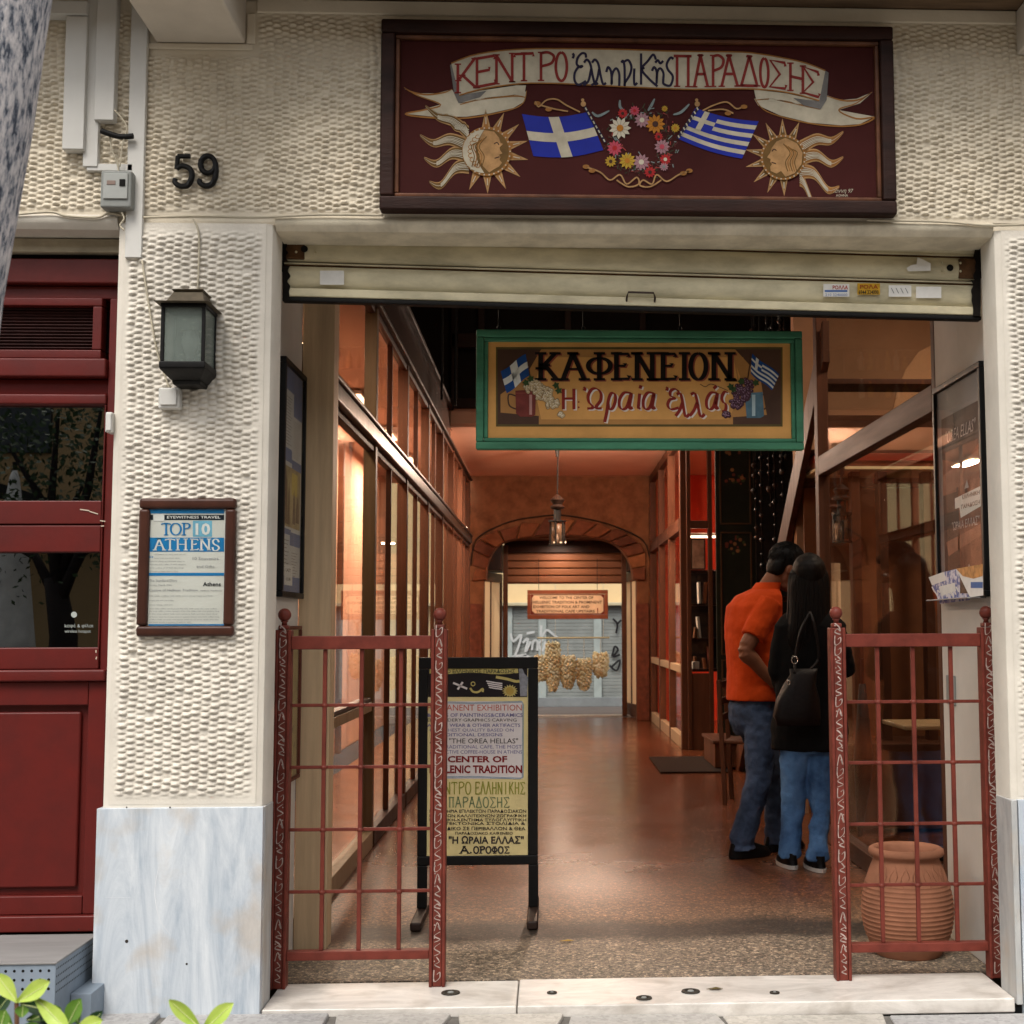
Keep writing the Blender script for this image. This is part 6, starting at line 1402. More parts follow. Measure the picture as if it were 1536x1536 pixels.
# ================================================================== RIGHT SHOP behind glass near the street
gr2 = T('glazed_partition', 'large glazed partition with brown middle rail at the front right of the passage', 'partition', (1.7, 2.2, 0))
XG = 1.70
for y0_, y1_ in ((.905, .96), (3.42, 3.52)): bx('post', gr2, XG - .035, XG + .035, y0_, y1_, 0, 3.5, owood, .004)
bx('middle_rail', gr2, XG - .035, XG + .03, .961, 3.419, 2.22, 2.34, owoody, .005); bx('top_rail', gr2, XG - .035, XG + .035, .961, 3.419, 3.4, 3.5, owoody, .004); bx('base_rail', gr2, XG - .035, XG + .035, .961, 3.419, 0, .10, owoody, .004)
for z0_, z1_ in ((.101, 2.219), (2.341, 3.399)): M().box(XG - .003, XG + .003, .961, 3.419, z0_, z1_, wgl).build('pane', gr2)
sw_ = mat('right_shop_wall', (176, 134, 100), .75, .1, 2.5)
struct(M().box(1.745, 4.2, 4.6, 4.7, 0, 5.2, sw_), 'right_shop_back_wall'); struct(M().box(1.79, 4.2, .86, .9, 0, 5.2, sw_), 'right_shop_front_wall'); struct(M().box(4.0, 4.1, .9, 4.6, 0, 5.2, sw_), 'right_shop_side_wall')
struct(M().box(1.745, 4.0, .9, 4.6, 3.9, 4.0, sw_), 'right_shop_ceiling')
cab = T('wall_cabinet', 'wooden display cabinet with red band and lit glass front inside the right shop', 'cabinet', (2.4, 4.3, 0))
bx('top_board', cab, 1.76, 3.4, 3.9, 4.58, 2.375, 2.425, mat('cabinet_red', (150, 44, 24), .4, .1, 5), .004); bx('light_board', cab, 1.76, 3.4, 3.88, 4.58, 2.315, 2.335, mat('cabinet_edge', (236, 216, 170), .4), .002); bx('fascia', cab, 1.76, 3.4, 3.92, 4.58, 2.3355, 2.3745, mat('cabinet_brown', (110, 56, 30), .4, .1, 5), .003)
for x_ in (2.02, 2.2, 2.5): bx('upright', cab, x_ - .03, x_ + .03, 3.95, 4.05, .0, 2.31, owood, .004)
bx('lit_panel', cab, 1.78, 1.985, 4.3, 4.32, .95, 1.72, mat('lit_peach_panel', (240, 200, 160), .5, .1, 6), .002); bx('back_board', cab, 1.76, 3.4, 4.4, 4.42, .02, 2.35, mat('cabinet_back', (130, 82, 52), .6, .15, 4), 0)
bx('counter', cab, 1.76, 3.4, 3.7, 4.3, .02, .55, owood, .006)
q = M().prism([at(a, b, 1, 4.58) for a, b in ((1338, 625), (1345, 590), (1358, 555), (1378, 528), (1420, 505), (1470, 500), (1470, 640))], mat('reflection_cream', (226, 178, 134), .8, .05, 3), (0, .015, 0)); one(q, 'reflection_panel', 'pale curved panel on the back wall of the right shop, standing in for a glass reflection', 'wall panel')  # pale panel shaped and coloured as the curved reflection in the glass
tb = T('round_table', 'small table with pale top inside the right shop behind the gate', 'table', (2.25, 2.9, 0))
bx('table_top', tb, 1.95, 2.6, 2.6, 3.1, .72, .745, mat('table_top_pale', (190, 160, 120), .4, .1, 6), .006); M().lathe([(.2, 0), (.2, .02), (.03, .05), (.03, .719), (.001, .72)], (2.27, 2.85, 0), black, 14).build('pedestal', tb, smooth='auto')


def chair(x, y, rz, lab):
    c = T('wooden_chair', lab, 'chair', (0, 0, 0)); m1 = owood
    for sx_ in (-.19, .19): M().beam((sx_, -.18, 0), (sx_ * .95, -.17, .44), .032, .032, m1, (0, 1, 0)).build('leg', c, bevel=.003); M().beam((sx_, .2, 0), (sx_ * .95, .24, .9), .032, .032, m1, (0, 1, 0)).build('leg', c, bevel=.003)
    bx('seat', c, -.21, .21, -.21, .2, .44, .465, m1, .008)
    for z_ in (.6, .72, .84): bx('back_slat', c, -.17, .17, .215, .23, z_, z_ + .05, m1, .003)
    for z_ in (.15, .28): bx('stretcher', c, -.18, .18, -.19, -.17, z_, z_ + .02, m1, .002)
    c.location = (x, y, 0); c.rotation_euler.z = rz; return c


chair(1.52, 5.2, R(75), 'wooden chair half hidden behind the man in the orange shirt')
ut = T('umbrella', 'dark folded umbrella leaning inside the right shop glass', 'umbrella', (1.85, 3.2, 0)); M().tube([(1.84, 3.25, .05), (1.86, 3.2, .5), (1.85, 3.15, .95)], [.015, .06, .02], mat('umbrella_cloth', (30, 34, 32), .6, .2, 9), 10).build('canopy', ut, smooth=True); M().tube([(1.85, 3.15, .95), (1.85, 3.14, 1.1)], .01, owood, 6).build('handle', ut)
lantern(at(1262, 740, 1, 3.2).x, 3.2, at(1262, 814, 1, 3.2).z, 2.36, 'dark lantern added inside the right shop, standing in for a lantern reflection in the glass', .22)  # added object imitating the lantern reflection in the pane
# dim standing figure of a shop keeper is left to the people section

# ================================================================== INTERIOR LAMPS: some read from glow and reflections, others added as fill
warm = (1, .80, .62); warm2 = (1, .66, .46)


def tube_lamp(name, lab, x0, x1, y0, y1, z, energy, col, grp=None):
    t = T(name, lab, 'lamp', ((x0 + x1) / 2, (y0 + y1) / 2, z), grp)
    bx('housing', t, x0, x1, y0, y1, z, z + .03, pvc, .004); bx('diffuser', t, x0 + .01, x1 - .01, y0 + .01, y1 - .01, z - .012, z - .001, mat('lamp_diffuser_%s' % name, (255, 214, 170), .4, .0, 1, emit=LE), .003)
    lamp('AREA', name + '_light', ((x0 + x1) / 2, (y0 + y1) / 2, z - .02), energy, col, x1 - x0 - .02, y1 - y0 - .02, parent=t); return t


LE = 3
for i, y_ in enumerate((2.3, 4.6, 6.6, 8.6, 10.7)): tube_lamp('showcase_lamp', 'warm tube lamp %s on the ceiling behind the left partition' % ['nearest the street', 'second from the street', 'in the middle of the row', 'fourth from the street', 'farthest from the street'][i], -1.75, -1.55, y_ - .35, y_ + .35, 3.22, 16 + 9 * i, warm, 'tube lamps behind the left partition')
gl0 = T('fill_globe', 'small added fill light globe hidden behind the hanging cafe sign', 'lamp', (.45, 9.85, 3.3))  # added fill light, kept out of view to brighten the passage ceiling
M().ball((.45, 9.85, 3.345), .05, mat('fill_globe_glow', (255, 214, 170), .4, 0, 1, emit=LE), 14).build('globe', gl0, smooth=True); M().tube([(.45, 9.85, 3.33), (.45, 9.85, 3.405)], .012, black, 8).build('stem', gl0)
lamp('POINT', 'globe_light', (.45, 9.85, 3.21), 95, (1, .74, .56), .06, parent=gl0)
tube_lamp('vestibule_lamp', 'lit lamp over the rear vestibule behind the arch', .05, .25, 14.45, 14.6, 2.52, 7, warm)
tube_lamp('red_shop_lamp', 'bright lamp under the ceiling of the red shop', 1.75, 2.2, 9.9, 10.3, 3.36, 20, (1, .5, .3))
tube_lamp('red_shop_lamp', 'lamp at shelf height inside the red shop window', 1.56, 1.95, 10.0, 10.2, 2.30, 10, warm)
tube_lamp('right_shop_fill', 'added warm fill light under the ceiling of the right shop', 2.5, 2.9, 2.4, 2.8, 3.85, 18, warm)  # added fill light that brightens the right shop
tube_lamp('atrium_fill', 'added warm fill light high under the dark atrium ceiling', -.1, .7, 5.6, 6.2, 5.5, 5, warm)  # added dim fill for the atrium, no such lamp is seen
tube_lamp('cafe_lamp', 'lamp inside the dark shop behind the red shopfront', -2.7, -2.3, 2.0, 2.4, 2.87, 10, warm)


# ================================================================== PEOPLE
def frame(fwd, up):
    f = Vector(fwd).normalized(); u = Vector(up); l = u.cross(f).normalized(); u = f.cross(l)
    return Matrix((f, l, u)).transposed()          # columns: forward, left, up


def put(dst, src, mx):
    b = len(dst.v); dst.v += [tuple(mx @ Vector(v)) for v in src.v]; dst.f += [tuple(i + b for i in f) for f in src.f]
    for k in src.mi: dst.mi.append(dst._m(src.ml[k]))


def add_head(B, mx, m):
    h = M()
    h.ball((-.012, 0, .045), .1, m, 20, (.98, .77, .92)); h.ball((.022, 0, -.015), .078, m, 18, (.92, .78, 1.05)); h.ball((.045, 0, -.075), .05, m, 14, (.95, .95, .75))
    h.ball((.092, 0, .028), .03, m, 10, (.5, 1.6, .35)); h.tube([(.088, 0, .03), (.102, 0, .005), (.116, 0, -.018), (.098, 0, -.03)], [.008, .010, .014, .008], m, 8)
    h.ball((.096, 0, -.052), .022, m, 10, (.5, 1, .22)); h.ball((.094, 0, -.062), .02, m, 10, (.5, 1, .25)); h.ball((.088, 0, -.088), .022, m, 10, (.8, 1, .8))
    for s in (-1, 1): h.ball((-.004, s * .078, .0), .03, m, 10, (.62, .28, 1.05)); h.ball((.07, s * .04, -.02), .03, m, 10, (.7, .8, .8))
    put(B, h, mx)


def face_bits(root, mx):
    for s in (-1, 1):
        e = M(); e.ball((.085, s * .033, .010), .0125, mat('eye_white', (225, 220, 214), .3), 10); e.ball((.0925, s * .033, .010), .0065, mat('iris', (40, 26, 18), .2), 8)
        o = M(); put(o, e, mx); o.build('eye', root, smooth=True)


def hand_mesh(B, mx, m, curl=.5):
    """palm along +x, back of hand +z, thumb at +y"""
    h = M(); h.ball((.045, 0, 0), .045, m, 12, (1.05, .92, .36)); h.tube([(-.03, 0, 0), (.02, 0, 0)], [.027, .031], m, 10)
    for i, (y, L_) in enumerate(((.031, .072), (.011, .082), (-.010, .076), (-.030, .060))):
        p = Vector((.082 - abs(i - 1) * .004, y, 0)); P = [p - Vector((.02, 0, 0)), p]; a = -.1
        for k_, f in enumerate((.42, .33, .25)): a -= curl * (.5 + .25 * k_); p = p + Vector((math.cos(a), (.04 * (1.5 - i)), math.sin(a))) * L_ * f; P.append(p.copy())
        h.tube(P, [.009, .0092, .0084, .0076, .0055], m, 8)
    h.tube([(.015, .03, -.004), (.04, .055, -.012), (.065, .062, -.022), (.085, .056, -.032)], [.013, .012, .0105, .007], m, 8)
    put(B, h, mx)


def finish(B, name, root, vox=.0065, sm=4, disp=None):
    o = B.build(name, root, smooth=True, recalc=False)
    r = o.modifiers.new('r', 'REMESH'); r.mode = 'VOXEL'; r.voxel_size = vox; r.use_smooth_shade = True
    s = o.modifiers.new('s', 'SMOOTH'); s.iterations = sm; s.factor = .5
    if disp:
        t = bpy.data.textures.new('cloth_folds', 'CLOUDS'); t.noise_scale = disp[1]; t.noise_depth = 2
        d = o.modifiers.new('d', 'DISPLACE'); d.texture = t; d.strength = disp[0]; d.mid_level = .5; d.texture_coords = 'LOCAL'
    return o


def A(px_, py_, y): return at(px_, py_, 1, y)


jeans_d = mat('jeans_blue_dark', (78, 92, 118), .95, .25, 5, .5, 160, rgb2=(30, 38, 54), spec=.1); jeans_l = mat('jeans_blue_light', (98, 140, 190), .9, .25, 5, .5, 160, rgb2=(36, 62, 100), spec=.1)
orange = mat('orange_cotton', (204, 70, 16), .9, .1, 9, .4, 120); blackc = mat('black_wool', (11, 10, 11), .95, .2, 12, .5, 120); hairm = mat('black_hair', (12, 9, 8), .6, .2, 6, .35, 30, stretch=(6, 6, .7), spec=.2); hairw = mat('dark_brown_hair', (17, 10, 8), .55, .3, 6, .4, 30, stretch=(7, 7, .5), spec=.2)
shoe = mat('black_shoe', (18, 17, 18), .4, .2, 10); sole = mat('white_sole', (206, 202, 196), .6)

# ---- man in orange shirt, facing right and a little away
YM = 2.95
man = T('person', 'man in orange polo shirt and dark jeans bending towards the woman in black', 'person', (1.16, YM, 0))
yaw = R(24); F_ = Vector((math.cos(yaw), math.sin(yaw), 0)); Lf = Vector((-math.sin(yaw), math.cos(yaw), 0))
Cn = lambda px_, py_: A(px_, py_, YM)
hm = Matrix.Translation(A(1178, 855, YM + .0)) @ frame((math.cos(yaw), math.sin(yaw) - .25, -.5), (.45, .05, 1)).to_4x4()
body = M(); add_head(body, hm, skin)
body.tube([Cn(1146, 892), Cn(1155, 877), Cn(1166, 860)], [.062, .058, .055], skin, 14)
tors = [((1131, 1050), .135, .172), ((1132, 1010), .13, .172), ((1130, 970), .128, .178), ((1129, 935), .13, .19), ((1131, 908), .125, .195), ((1138, 893), .10, .165), ((1147, 884), .065, .085)]
body.loft([(Cn(*c), a * .9, b * .9, yaw) for c, a, b in tors], skin, 20)
sh_r = Cn(1131, 908) - Lf * .165; el_r = A(1118, 976, YM - .22); ha_r = A(1158, 1024, YM - .16)
sh_l = Cn(1134, 908) + Lf * .165; el_l = A(1150, 985, YM + .24); ha_l = A(1190, 1005, YM + .12)
for s_, e_, h_ in ((sh_r, el_r, ha_r), (sh_l, el_l, ha_l)): body.tube(crom([tuple(s_), tuple(s_.lerp(e_, .5)), tuple(e_), tuple(e_.lerp(h_, .3)), tuple(h_)], 4), [.055 - .0012 * i if i < 8 else (.046 if i < 12 else .046 - (i - 11) * .0035) for i in range(17)], skin, 12)
for h_, e_, s in ((ha_r, el_r, 1), (ha_l, el_l, -1)):
    d_ = (h_ - e_).normalized(); hand_mesh(body, Matrix.Translation(h_) @ Matrix((d_, Vector((0, 0, 1)).cross(d_).normalized() * s, d_.cross(Vector((0, 0, 1)).cross(d_).normalized() * s))).transposed().to_4x4(), skin, .55)
hipr, hipl = Cn(1128, 1070) - Lf * .09, Cn(1134, 1070) + Lf * .09
knr, ankr = A(1138, 1172, YM - .12), A(1113, 1276, YM - .10); knl, ankl = A(1163, 1170, YM + .1), A(1166, 1272, YM + .12); ankr.z = ankl.z = .10
for a, k_, n in ((hipr, knr, ankr), (hipl, knl, ankl)): body.tube([a, a.lerp(k_, .5), k_, k_.lerp(n, .35), n], [.085, .075, .056, .055, .038], skin, 14); body.tube([n, n + Vector((.02, 0, -.05)), n + F_ * .12 + Vector((0, 0, -.075))], [.038, .04, .03], skin, 10)
finish(body, 'body', man, .006, 3)
face_bits(man, hm)
shirt = M(); shirt.loft([(Cn(*c), a * w_, b * w_, yaw) for (c, a, b), w_ in zip(tors, (1.06, 1.07, 1.08, 1.06, 1.05, 1.07, 1.12))], orange, 28, wr=.006)
for s_, e_ in ((sh_r, el_r), (sh_l, el_l)): shirt.tube([s_ + (s_ - e_).normalized() * .02, s_.lerp(e_, .35), s_.lerp(e_, .72)], [.074, .073, .073], orange, 14)
finish(shirt, 'shirt', man, .008, 4, (.012, .07))
col = M(); col.loft([(Cn(1146, 889), .082, .095, yaw), (Cn(1150, 880), .075, .082, yaw), (Cn(1153, 874), .07, .074, yaw)], orange, 20, cap=False).build('collar', man, smooth=True)
tr = M(); tr.loft([(Cn(1132, 1040), .118, .155, yaw), (Cn(1130, 1062), .128, .168, yaw), (Cn(1131, 1085), .124, .165, yaw), (Cn(1133, 1102), .10, .14, yaw)], jeans_d, 22)
for a, k_, n in ((hipr, knr, ankr), (hipl, knl, ankl)): tr.tube([a, a.lerp(k_, .5), k_, k_.lerp(n, .5), n, n + Vector((.005, 0, -.055))], [.094, .086, .074, .070, .072, .079], jeans_d, 16)
finish(tr, 'jeans', man, .008, 2, (.02, .05))
for n in (ankr, ankl):
    c_ = Vector((n.x, n.y, .0)) + F_ * .05; sm_ = M(); sm_.loft([(c_ + Vector((0, 0, .001)), .135, .048, yaw), (c_ + Vector((0, 0, .022)), .138, .05, yaw), (c_ + Vector((-.005, 0, .05)), .125, .046, yaw), (c_ - F_ * .05 + Vector((0, 0, .085)), .07, .042, yaw)], shoe, 18); sm_.build('shoe', man, smooth='auto')
hr = M(); h_ = M(); h_.ball((-.022, 0, .062), .108, hairm, 22, (1.0, .82, .90)); h_.ball((-.055, 0, .0), .078, hairm, 16, (.75, 1.0, 1.0)); h_.ball((.045, 0, .10), .05, hairm, 12, (1, 1.2, .6))
for s in (-1, 1): h_.ball((.012, s * .066, .03), .028, hairm, 10, (.9, .5, 1.3))
put(hr, h_, hm); finish(hr, 'hair', man, .006, 3, (.007, .02))
ss = M(); rs2 = random.Random(44)
for i in range(420):
    th, ph_ = rs2.uniform(.15, 2.0), rs2.uniform(0, 6.283); d_ = Vector((math.cos(ph_) * math.sin(th), math.sin(ph_) * math.sin(th), math.cos(th)))
    if d_.x > .55 and d_.z < .55: continue
    if d_.z < 0 and d_.x > -.1: continue
    b0 = Vector((-.022 + .104 * d_.x, .085 * d_.y, .062 + .093 * d_.z)); t_ = Vector((rs2.uniform(-.6, .3), rs2.uniform(-.5, .5), -.9)); t_ = (t_ - d_ * t_.dot(d_)).normalized()
    ss.tube([hm @ p_ for p_ in (b0, b0 + t_ * .014 + d_ * .005, b0 + t_ * .028 + d_ * .004)], [.0026, .0024, .0008], hairm, 4)
ss.build('hair_strands', man, smooth=True, kind='stuff')

# ---- woman in black, seen from behind
YWm = 2.52
wom = T('person', 'long haired woman in black jacket and blue jeans seen from behind', 'person', (1.42, YWm, 0))
yw = R(72); F2 = Vector((math.cos(yw), math.sin(yw), 0)); L2 = Vector((-math.sin(yw), math.cos(yw), 0))
Cw = lambda a, b: A(a, b, YWm)
hm2 = Matrix.Translation(Cw(1213, 872)) @ frame((math.cos(yw) - .3, math.sin(yw), -.12), (.0, .05, 1)).to_4x4()
body = M(); add_head(body, hm2, skin)
body.tube([Cw(1214, 915), Cw(1213, 885)], [.05, .05], skin, 12)
ts = [((1214, 1125), .10, .165), ((1214, 1090), .11, .175), ((1214, 1050), .10, .15), ((1214, 1010), .10, .15), ((1215, 970), .11, .165), ((1215, 938), .105, .17), ((1214, 922), .08, .135), ((1213, 910), .055, .06)]
body.loft([(Cw(*c), a * .9, b * .9, yw - 0, ) for c, a, b in ts], skin, 20)
s1, e1, h1 = Cw(1178, 938), A(1166, 1005, YWm + .02), A(1180, 1052, YWm + .2); s2_, e2, h2_ = Cw(1250, 938), A(1270, 1006, YWm + .02), A(1240, 1010, YWm + .24)
for s_, e_, h_ in ((s1, e1, h1), (s2_, e2, h2_)):
    body.tube([s_, s_.lerp(e_, .5), e_, e_.lerp(h_, .5), h_], [.045, .04, .034, .032, .023], skin, 12); d_ = (h_ - e_).normalized(); y_ = Vector((0, 0, 1)).cross(d_).normalized(); hand_mesh(body, Matrix.Translation(h_) @ Matrix((d_, y_, d_.cross(y_))).transposed().to_4x4() @ Matrix.Scale(.9, 4), skin, .5)
hp = ((Cw(1194, 1110), A(1190, 1205, YWm + .02), A(1185, 1290, YWm - .0)), (Cw(1234, 1110), A(1231, 1207, YWm - .03), A(1227, 1298, YWm - .10)))
for q_ in hp: q_[2].z = .10
for a, k_, n in hp: body.tube([a, a.lerp(k_, .5), k_, k_.lerp(n, .35), n], [.078, .068, .05, .05, .034], skin, 12); body.tube([n, n + Vector((0, 0, -.04)), n + F2 * .1 + Vector((0, 0, -.06))], [.034, .036, .028], skin, 8)
finish(body, 'body', wom, .006, 3); face_bits(wom, hm2)
jk = M(); jk.loft([(Cw(*c), a * w_, b * w_, yw) for (c, a, b), w_ in zip(ts[0:], (1.24, 1.18, 1.2, 1.2, 1.18, 1.16, 1.14, 1.12))], blackc, 26, wr=.008)
for s_, e_, h_ in ((s1, e1, h1), (s2_, e2, h2_)): jk.tube([s_, s_.lerp(e_, .5), e_, e_.lerp(h_, .5), h_.lerp(e_, .08)], [.062, .058, .054, .05, .044], blackc, 14)
finish(jk, 'jacket', wom, .009, 3, (.016, .10))
tr = M(); tr.loft([(Cw(1214, 1085), .09, .15, yw), (Cw(1214, 1112), .10, .158, yw), (Cw(1214, 1130), .09, .15, yw)], jeans_l, 20)
for a, k_, n in hp: tr.tube([a, a.lerp(k_, .5), k_, k_.lerp(n, .5), n, n + Vector((0, .01, -.035))], [.088, .078, .064, .058, .060, .064], jeans_l, 16)
finish(tr, 'jeans', wom, .008, 2, (.016, .05))
for a, k_, n in hp:
    fy_ = R(100); Fs = Vector((math.cos(fy_), math.sin(fy_), 0)); c_ = Vector((n.x, n.y, 0)) + Fs * .05
    s_ = M(); s_.loft([(c_ + Vector((0, 0, .001)), .122, .042, fy_), (c_ + Vector((0, 0, .022)), .124, .044, fy_)], sole, 18).build('shoe_sole', wom, smooth='auto')
    s_ = M(); s_.loft([(c_ + Vector((0, 0, .0225)), .120, .041, fy_), (c_ + Vector((0, 0, .05)), .112, .04, fy_), (c_ - Fs * .05 + Vector((0, 0, .085)), .06, .038, fy_)], shoe, 18).build('shoe', wom, smooth='auto')
hr = M(); h_ = M(); h_.ball((-.018, 0, .05), .108, hairw, 24, (1.0, .86, .98)); put(hr, h_, hm2)
secs = [(1213, 846, .06, .05, 0), (1213, 858, .095, .085, 0), (1213, 875, .108, .10, 0), (1212, 900, .108, .102, -.01), (1211, 925, .112, .09, -.03), (1209, 950, .112, .07, -.055), (1207, 968, .095, .045, -.07), (1206, 982, .06, .025, -.075)]
hr.loft([(Cw(a, b) + Vector((0, dy, 0)), rx_, ry_, 0) for a, b, rx_, ry_, dy in secs], hairw, 28, wr=.012)
finish(hr, 'hair', wom, .006, 2, (.008, .04))
ss = M(); rs2 = random.Random(41)
for i in range(150):
    an = rs2.uniform(math.pi * .98, math.pi * 2.02); P_ = []; end = rs2.uniform(4.5, 7.4); ww = rs2.uniform(-.12, .12)
    for k_ in range(8):
        t = min(k_, end); i0 = int(min(t, 6.999)); f_ = t - i0; a0, a1 = secs[i0], secs[min(i0 + 1, 7)]; mixv = [p * (1 - f_) + q * f_ for p, q in zip(a0, a1)]
        c = Cw(mixv[0], mixv[1]) + Vector((0, mixv[4], 0)); aa = an + ww * math.sin(k_ * 1.1) * .6
        P_.append(c + Vector((math.cos(aa) * (mixv[2] + .004), math.sin(aa) * (mixv[3] + .004), 0)))
        if k_ > end: break
    ss.tube(crom([tuple(p) for p in P_], 3), .0032, hairw, 4)
ss.build('hair_strands', wom, smooth=True, kind='stuff')
bagc = mat('bag_leather', (20, 11, 12), .55, .25, 7, .5, 40, spec=.25); YB = YWm - .22
bg_ = T('shoulder_bag', 'dark brown slouchy shoulder bag hanging at the back of the woman in black', 'bag', tuple(A(1195, 1050, YB)))
b_ = M(); b_.loft([(A(1196, 1088, YB), .11, .045, 0), (A(1194, 1074, YB), .125, .06, 0), (A(1195, 1050, YB), .112, .058, 0), (A(1200, 1028, YB), .085, .042, 0), (A(1205, 1012, YB), .07, .03, 0), (A(1207, 1003, YB), .075, .012, 0)], bagc, 30, pw=2.4, wr=.07); b_.build('body', bg_, smooth=True)
M().tube(crom([tuple(A(1192, 1010, YB - .02)), tuple(A(1193, 990, YB + .02)), tuple(A(1200, 950, YB + .03)), tuple(A(1215, 918, YB + .08))], 5), .008, bagc, 8).build('strap', bg_, smooth=True)
M().tube(crom([tuple(A(1216, 1004, YB)), tuple(A(1228, 985, YB + .04)), tuple(A(1222, 940, YB + .04)), tuple(A(1215, 918, YB + .08))], 5), .008, bagc, 8).build('strap', bg_, smooth=True)
rgm = mat('ring_metal', (190, 186, 180), .2, .1, 20, metal=1)
c_ = A(1192, 990, YB - .035); M().tube([c_ + Vector((.016 * math.cos(t * .5236), 0, .02 * math.sin(t * .5236))) for t in range(13)], .0035, rgm, 6).build('ring', bg_, smooth=True)
c_ = A(1183, 1024, YB - .03); M().tube([c_ + Vector((.008 * math.cos(t * .5236), 0, .012 * math.sin(t * .5236))) for t in range(13)], .003, rgm, 6).build('ring', bg_, smooth=True)

# ---- dim figure seated inside the right shop
pk_ = T('person', 'dim figure in dark clothes standing inside the right shop behind the poster edge', 'person', (2.80, 3.35, 0)); YK = 3.35
hm3 = Matrix.Translation((2.74, YK, 1.62)) @ frame((-.8, -.5, -.1), (0, 0, 1)).to_4x4(); body = M(); add_head(body, hm3, skin); body.tube([(2.78, YK, 1.42), (2.75, YK, 1.58)], [.055, .05], skin, 12)
body.loft([((2.80, YK, z_), a, b, .6) for z_, a, b in ((.85, .16, .12), (1.0, .15, .11), (1.2, .17, .12), (1.36, .18, .11), (1.43, .10, .08))], skin, 18)
for s in (-1, 1):
    body.tube([(2.80 + s * .16, YK - s * .1, 1.36), (2.82 + s * .2, YK - s * .12, 1.08), (2.74 + s * .12, YK - .24, .95)], [.045, .036, .026], skin, 10); d_ = Vector((-.3, -.9, -.1)).normalized(); y_ = Vector((0, 0, 1)).cross(d_).normalized(); hand_mesh(body, Matrix.Translation((2.74 + s * .12, YK - .24, .95)) @ Matrix((d_, y_, d_.cross(y_))).transposed().to_4x4(), skin)
    body.tube([(2.80 + s * .09, YK, .9), (2.80 + s * .1, YK, .48), (2.80 + s * .1, YK, .08), (2.78 + s * .1, YK - .14, .03)], [.085, .055, .038, .03], skin, 12)
finish(body, 'body', pk_, .008, 3); face_bits(pk_, hm3)
jk = M(); jk.loft([((2.80, YK, z_), a, b, .6) for z_, a, b in ((.80, .18, .14), (1.0, .175, .13), (1.2, .19, .14), (1.37, .2, .13), (1.45, .11, .09))], blackc, 20)
for s in (-1, 1): jk.tube([(2.80 + s * .16, YK - s * .1, 1.37), (2.82 + s * .2, YK - s * .12, 1.08), (2.745 + s * .125, YK - .2, .96)], [.06, .052, .042], blackc, 12)
finish(jk, 'jacket', pk_, .01, 2)
tr = M()
for s in (-1, 1): tr.tube([(2.80 + s * .08, YK, .92), (2.80 + s * .1, YK, .48), (2.80 + s * .1, YK, .06)], [.11, .075, .065], blackc, 12)
finish(tr, 'trousers', pk_, .01, 2)
hr = M(); h_ = M(); h_.ball((-.022, 0, .065), .112, hairm, 18, (1, .85, .9)); h_.ball((-.055, 0, .0), .08, hairm, 12); put(hr, h_, hm3); finish(hr, 'hair', pk_, .008, 2)

# ================================================================== FOREGROUND TREE AND SHRUB
bark = bpy.data.materials.new('mottled_bark'); bark.use_nodes = True; nt = bark.node_tree; N = nt.nodes; L = nt.links; b = N['Principled BSDF']; b.inputs['Roughness'].default_value = .9
tc = N.new('ShaderNodeTexCoord'); mp = N.new('ShaderNodeMapping'); mp.inputs['Scale'].default_value = (1.6, 1.6, .5); L.new(tc.outputs['Object'], mp.inputs[0])
nz = N.new('ShaderNodeTexNoise'); nz.inputs['Scale'].default_value = 46; nz.inputs['Detail'].default_value = 10; nz.inputs['Roughness'].default_value = .7; L.new(mp.outputs[0], nz.inputs['Vector'])
rp = N.new('ShaderNodeValToRGB'); e = rp.color_ramp.elements; e[0].position = .40; e[0].color = lin((58, 64, 78)); e[1].position = .58; e[1].color = lin((212, 206, 204)); x_ = e.new(.45); x_.color = lin((128, 132, 140)); x_ = e.new(.50); x_.color = lin((176, 172, 174))
L.new(nz.outputs[0], rp.inputs[0]); L.new(rp.outputs[0], b.inputs['Base Color']); bp = N.new('ShaderNodeBump'); bp.inputs['Strength'].default_value = .8; bp.inputs['Distance'].default_value = .008; L.new(nz.outputs[0], bp.inputs['Height']); L.new(bp.outputs[0], b.inputs['Normal'])
tree = T('street_tree', 'leaning tree trunk with pale bark flecked blue-grey at the upper left edge', 'tree', (-1.40, -2.2, -.08))
tk = M(); P = []; Rr = []
for i in range(34):
    z_ = -.1 + i * .17; xe = at(75, 0, 1, -2.2).x + (z_ - 2.5) * .118 + (.02 * (z_ - 2.1) ** 2 if z_ > 2.1 else 0); r_ = .16 - .016 * z_ + (.05 * math.exp(-z_ * 5)); P.append((xe - r_, -2.2 + .02 * math.sin(z_ * 2), z_)); Rr.append(r_ * (1 + .03 * math.sin(z_ * 9)))
tk.tube(P, Rr, bark, 28); tk.build('trunk', tree, smooth=True)
top = Vector(P[-1]); rl = random.Random(31); brs = M(); tips = []
for i in range(9):
    a = rl.uniform(0, 6.28); s0 = Vector(P[rl.randrange(27, 34)]); e_ = s0 + Vector((math.cos(a) * 1.1, math.sin(a) * 1.0 - .3, rl.uniform(.5, 1.5))); brs.tube([s0, s0.lerp(e_, .5) + Vector((0, 0, .12)), e_], [.05, .03, .012], bark, 8); tips.append((s0, e_))
brs.build('limb', tree, smooth=True)
lfm = mat('tree_leaf', (72, 98, 44), .55, .2, 8); cr = M()
